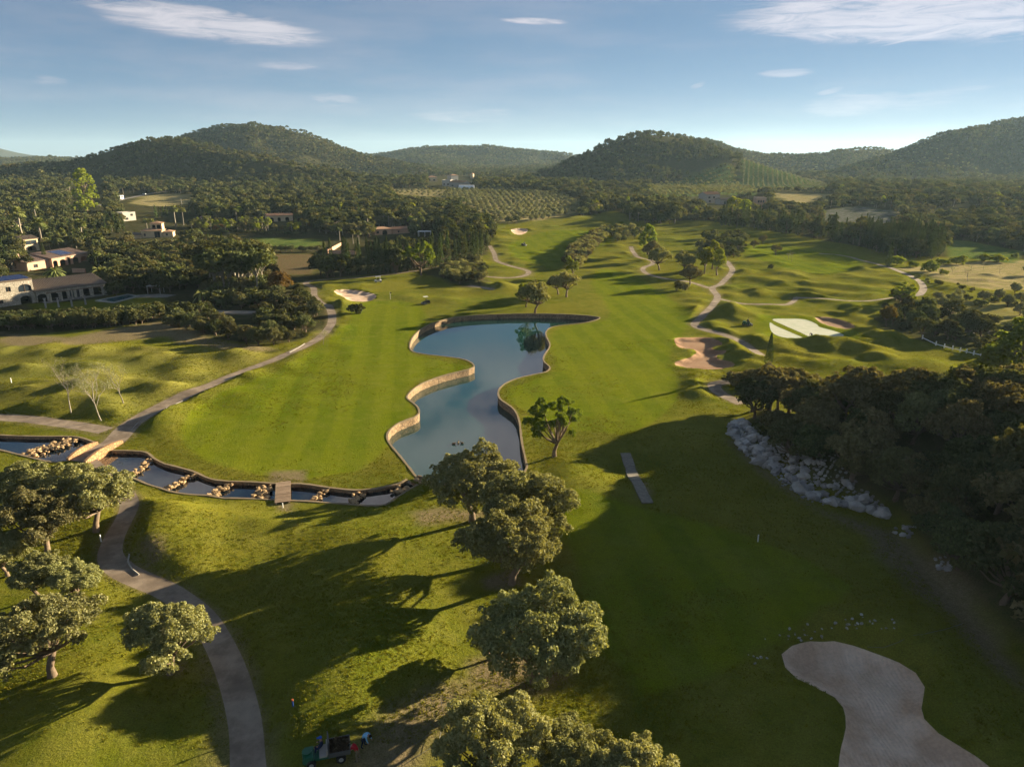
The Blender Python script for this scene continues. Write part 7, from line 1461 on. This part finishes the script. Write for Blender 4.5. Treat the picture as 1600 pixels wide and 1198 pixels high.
for (r_, q), lab, fc in ((mA, 'driver sitting on the far mower', 2.8), (mB, 'driver sitting on the green mower', 3.0)):
    person(0, 0, fc + math.pi, 'sit', 'dark_cloth', lab, loc=(q[0] + .05 * math.cos(fc), q[1] + .05 * math.sin(fc), q[2] + .9), hat='black' if 'far' in lab else None)
ba = MB(); ba.cyl((0, 0, .45), .3, .9, 'Z', 14); x, y, z = PH(481, 1190); tag(ba.build('green_bin', M['green_paint'], None, (x, y, z)), 'dark green bin beside the front of the work vehicle', 'bin')

# ------------------------------------------------------------------ ropes, stakes, rail, poles, kerbs
def line_obj(name, pts, r, m, label, cat, lift=.05, dens=6):
    q = [PH(*p) for p in pts]; w = []
    for a, b in zip(q[:-1], q[1:]):
        for k in range(dens): t = k / dens; x, y = a[0] + (b[0] - a[0]) * t, a[1] + (b[1] - a[1]) * t; w.append((x, y, ZH(x, y) + lift))
    w.append((q[-1][0], q[-1][1], q[-1][2] + lift)); o = MB().tube(w, r, 5).build(name, M[m], None); return tag(o, label, cat)
line_obj('boundary_rope', [(600, 1200), (695, 1137), (694, 1128), (688, 1092), (712, 1100), (693, 1133), (685, 1167), (635, 1198)], .014, 'steel', 'thin rope looping round the bare ground beside the bottom olive tree', 'rope', .35, 8)
line_obj('garden_hose', [(1355, 1011), (1380, 1012), (1405, 1003), (1440, 992), (1475, 984), (1505, 974)], .018, 'steel', 'thin hose curving over the shaded grass near the big bunker', 'hose')
line_obj('kerb', [(202, 866), (200, 878), (206, 889), (217, 898)], .09, 'poolrim', 'pale kerb on the bend of the buggy path', 'kerb', .03)
line_obj('kerb', [(205, 672), (216, 660), (240, 648), (277, 630), (300, 619)], .06, 'poolrim', 'thin pale kerb along the path above the fork', 'kerb', .02)
line_obj('kerb', [(452, 551), (463, 545), (476, 537)], .09, 'poolrim', 'pale kerb under the garden corner', 'kerb', .03)
ra = [(1441, 530), (1462, 540), (1488, 547), (1510, 552), (1532, 557), (1550, 562)]; x, y, z = PH(*ra[0]); rail = tag(empty('white_rail', (x, y, z)), 'low white stone rail with posts under the scrub belt', 'rail')
w = [(PH(*p)[0] - x, PH(*p)[1] - y, PH(*p)[2] - z + .35) for p in ra]; MB().tube(w, .10, 6).build('rail', M['white'], rail)
for p in ra[:-1] + [(1475, 544), (1500, 550), (1521, 555)]: q = PH(*p); MB().box((q[0] - x, q[1] - y, q[2] - z + .5), (.2, .2, .9), 0, 0, .8).build('post', M['white'], rail)
for (px, py, h, m_, lab) in [(18, 598, .9, 'white', 'white marker stake on the mounded slope'), (158, 846, .8, 'white', 'pale stake where the path narrows'), (1184, 846, .8, 'white', 'white stake in the deep shade below the boulder bank'), (442, 793, .6, 'white', 'small white post at the end of the plank footbridge')]:
    x, y, z = PH(px, py); tag(MB().box((0, 0, h / 2), (.09, .09, h)).build('marker_stake', M[m_], None, (x, y, z)), lab, 'stake')
x, y, z = PH(458, 1104); fl = tag(empty('tee_marker', (x, y, z)), 'small orange and blue marker on the sunny mound edge', 'marker'); MB().tube([(0, 0, 0), (0, 0, .55)], .05, 6).build('post', M['blue_paint'], fl); MB().box((0, 0, .6), (.12, .12, .12)).build('head', M['orange'], fl)
for (px, py, hpx, lab) in [(549, 297, 14, 'thin utility pole over the bare field'), (119, 272, 14, 'utility pole in the wooded plain'), (284, 320, 10, 'post on the edge of the stubble field')]:
    x, y, z = PH(px, py); h = hpx * depth_of(x, y, z) / FOC; o = tag(MB().tube([(0, 0, -.3), (0, 0, h)], [.16, .1], 6).box((0, 0, h - .6), (1.6, .12, .12)).build('utility_pole', M['render_grey'], None, (x, y, z)), lab, 'pole')
x, y, z = PH(610, 468); fg = tag(empty('flag_pin', (x, y, z)), 'thin pin with a small dark flag on the shaded green', 'flag'); MB().tube([(0, 0, 0), (0, 0, 2.1)], .03, 5).build('pole', M['white'], fg); MB().add([(0, 0, 2.1), (.5, .05, 1.95), (0, 0, 1.75), (.01, .02, 2.1), (.51, .07, 1.95), (.01, .02, 1.75)], [(0, 1, 2), (5, 4, 3)]).build('flag', M['dark_cloth'], fg)
# ducks on the pond
for i, (px, py) in enumerate([(709, 694), (716, 692), (722, 693)]):
    a = ray(px, py); t = (HC - WATZ) / -a[2]; o = MB().tube([(-.3, 0, .05), (-.12, 0, .12), (.12, 0, .1), (.22, 0, .05)], [.03, .13, .12, .04], 8).tube([(.16, 0, .1), (.24, 0, .3)], [.05, .06], 6).box((.33, 0, .29), (.1, .05, .03)).build('duck', M['debris'], None, (a[0] * t, a[1] * t, WATZ + .02)); o.rotation_euler = (0, 0, i * 1.3)
    tag(o, ['duck swimming at one end of the trio on the pond', 'middle duck of the trio on the pond', 'duck at the tree side of the trio on the pond'][i], 'duck', 'ducks on the pond')
# ------------------------------------------------------------------ the air
hz = MB(); ztop = float(MACRO.max()) + 25; zbot = float(GZ.min()) - 3; hz.box((0, 4500, (ztop + zbot) / 2), (19400, 16400, ztop - zbot)); hm = bpy.data.materials.new('haze'); hm.use_nodes = True; hn = hm.node_tree; hn.nodes.remove(hn.nodes['Principled BSDF'])
pv = hn.nodes.new('ShaderNodeVolumePrincipled'); pv.inputs['Color'].default_value = (0.55, 0.80, 1.0, 1); pv.inputs['Density'].default_value = HAZE; pv.inputs['Anisotropy'].default_value = 0.2
hn.links.new(pv.outputs[0], hn.nodes['Material Output'].inputs['Volume'])
tag(hz.build('haze', hm), 'thin blue air haze over the valley', kind='stuff')
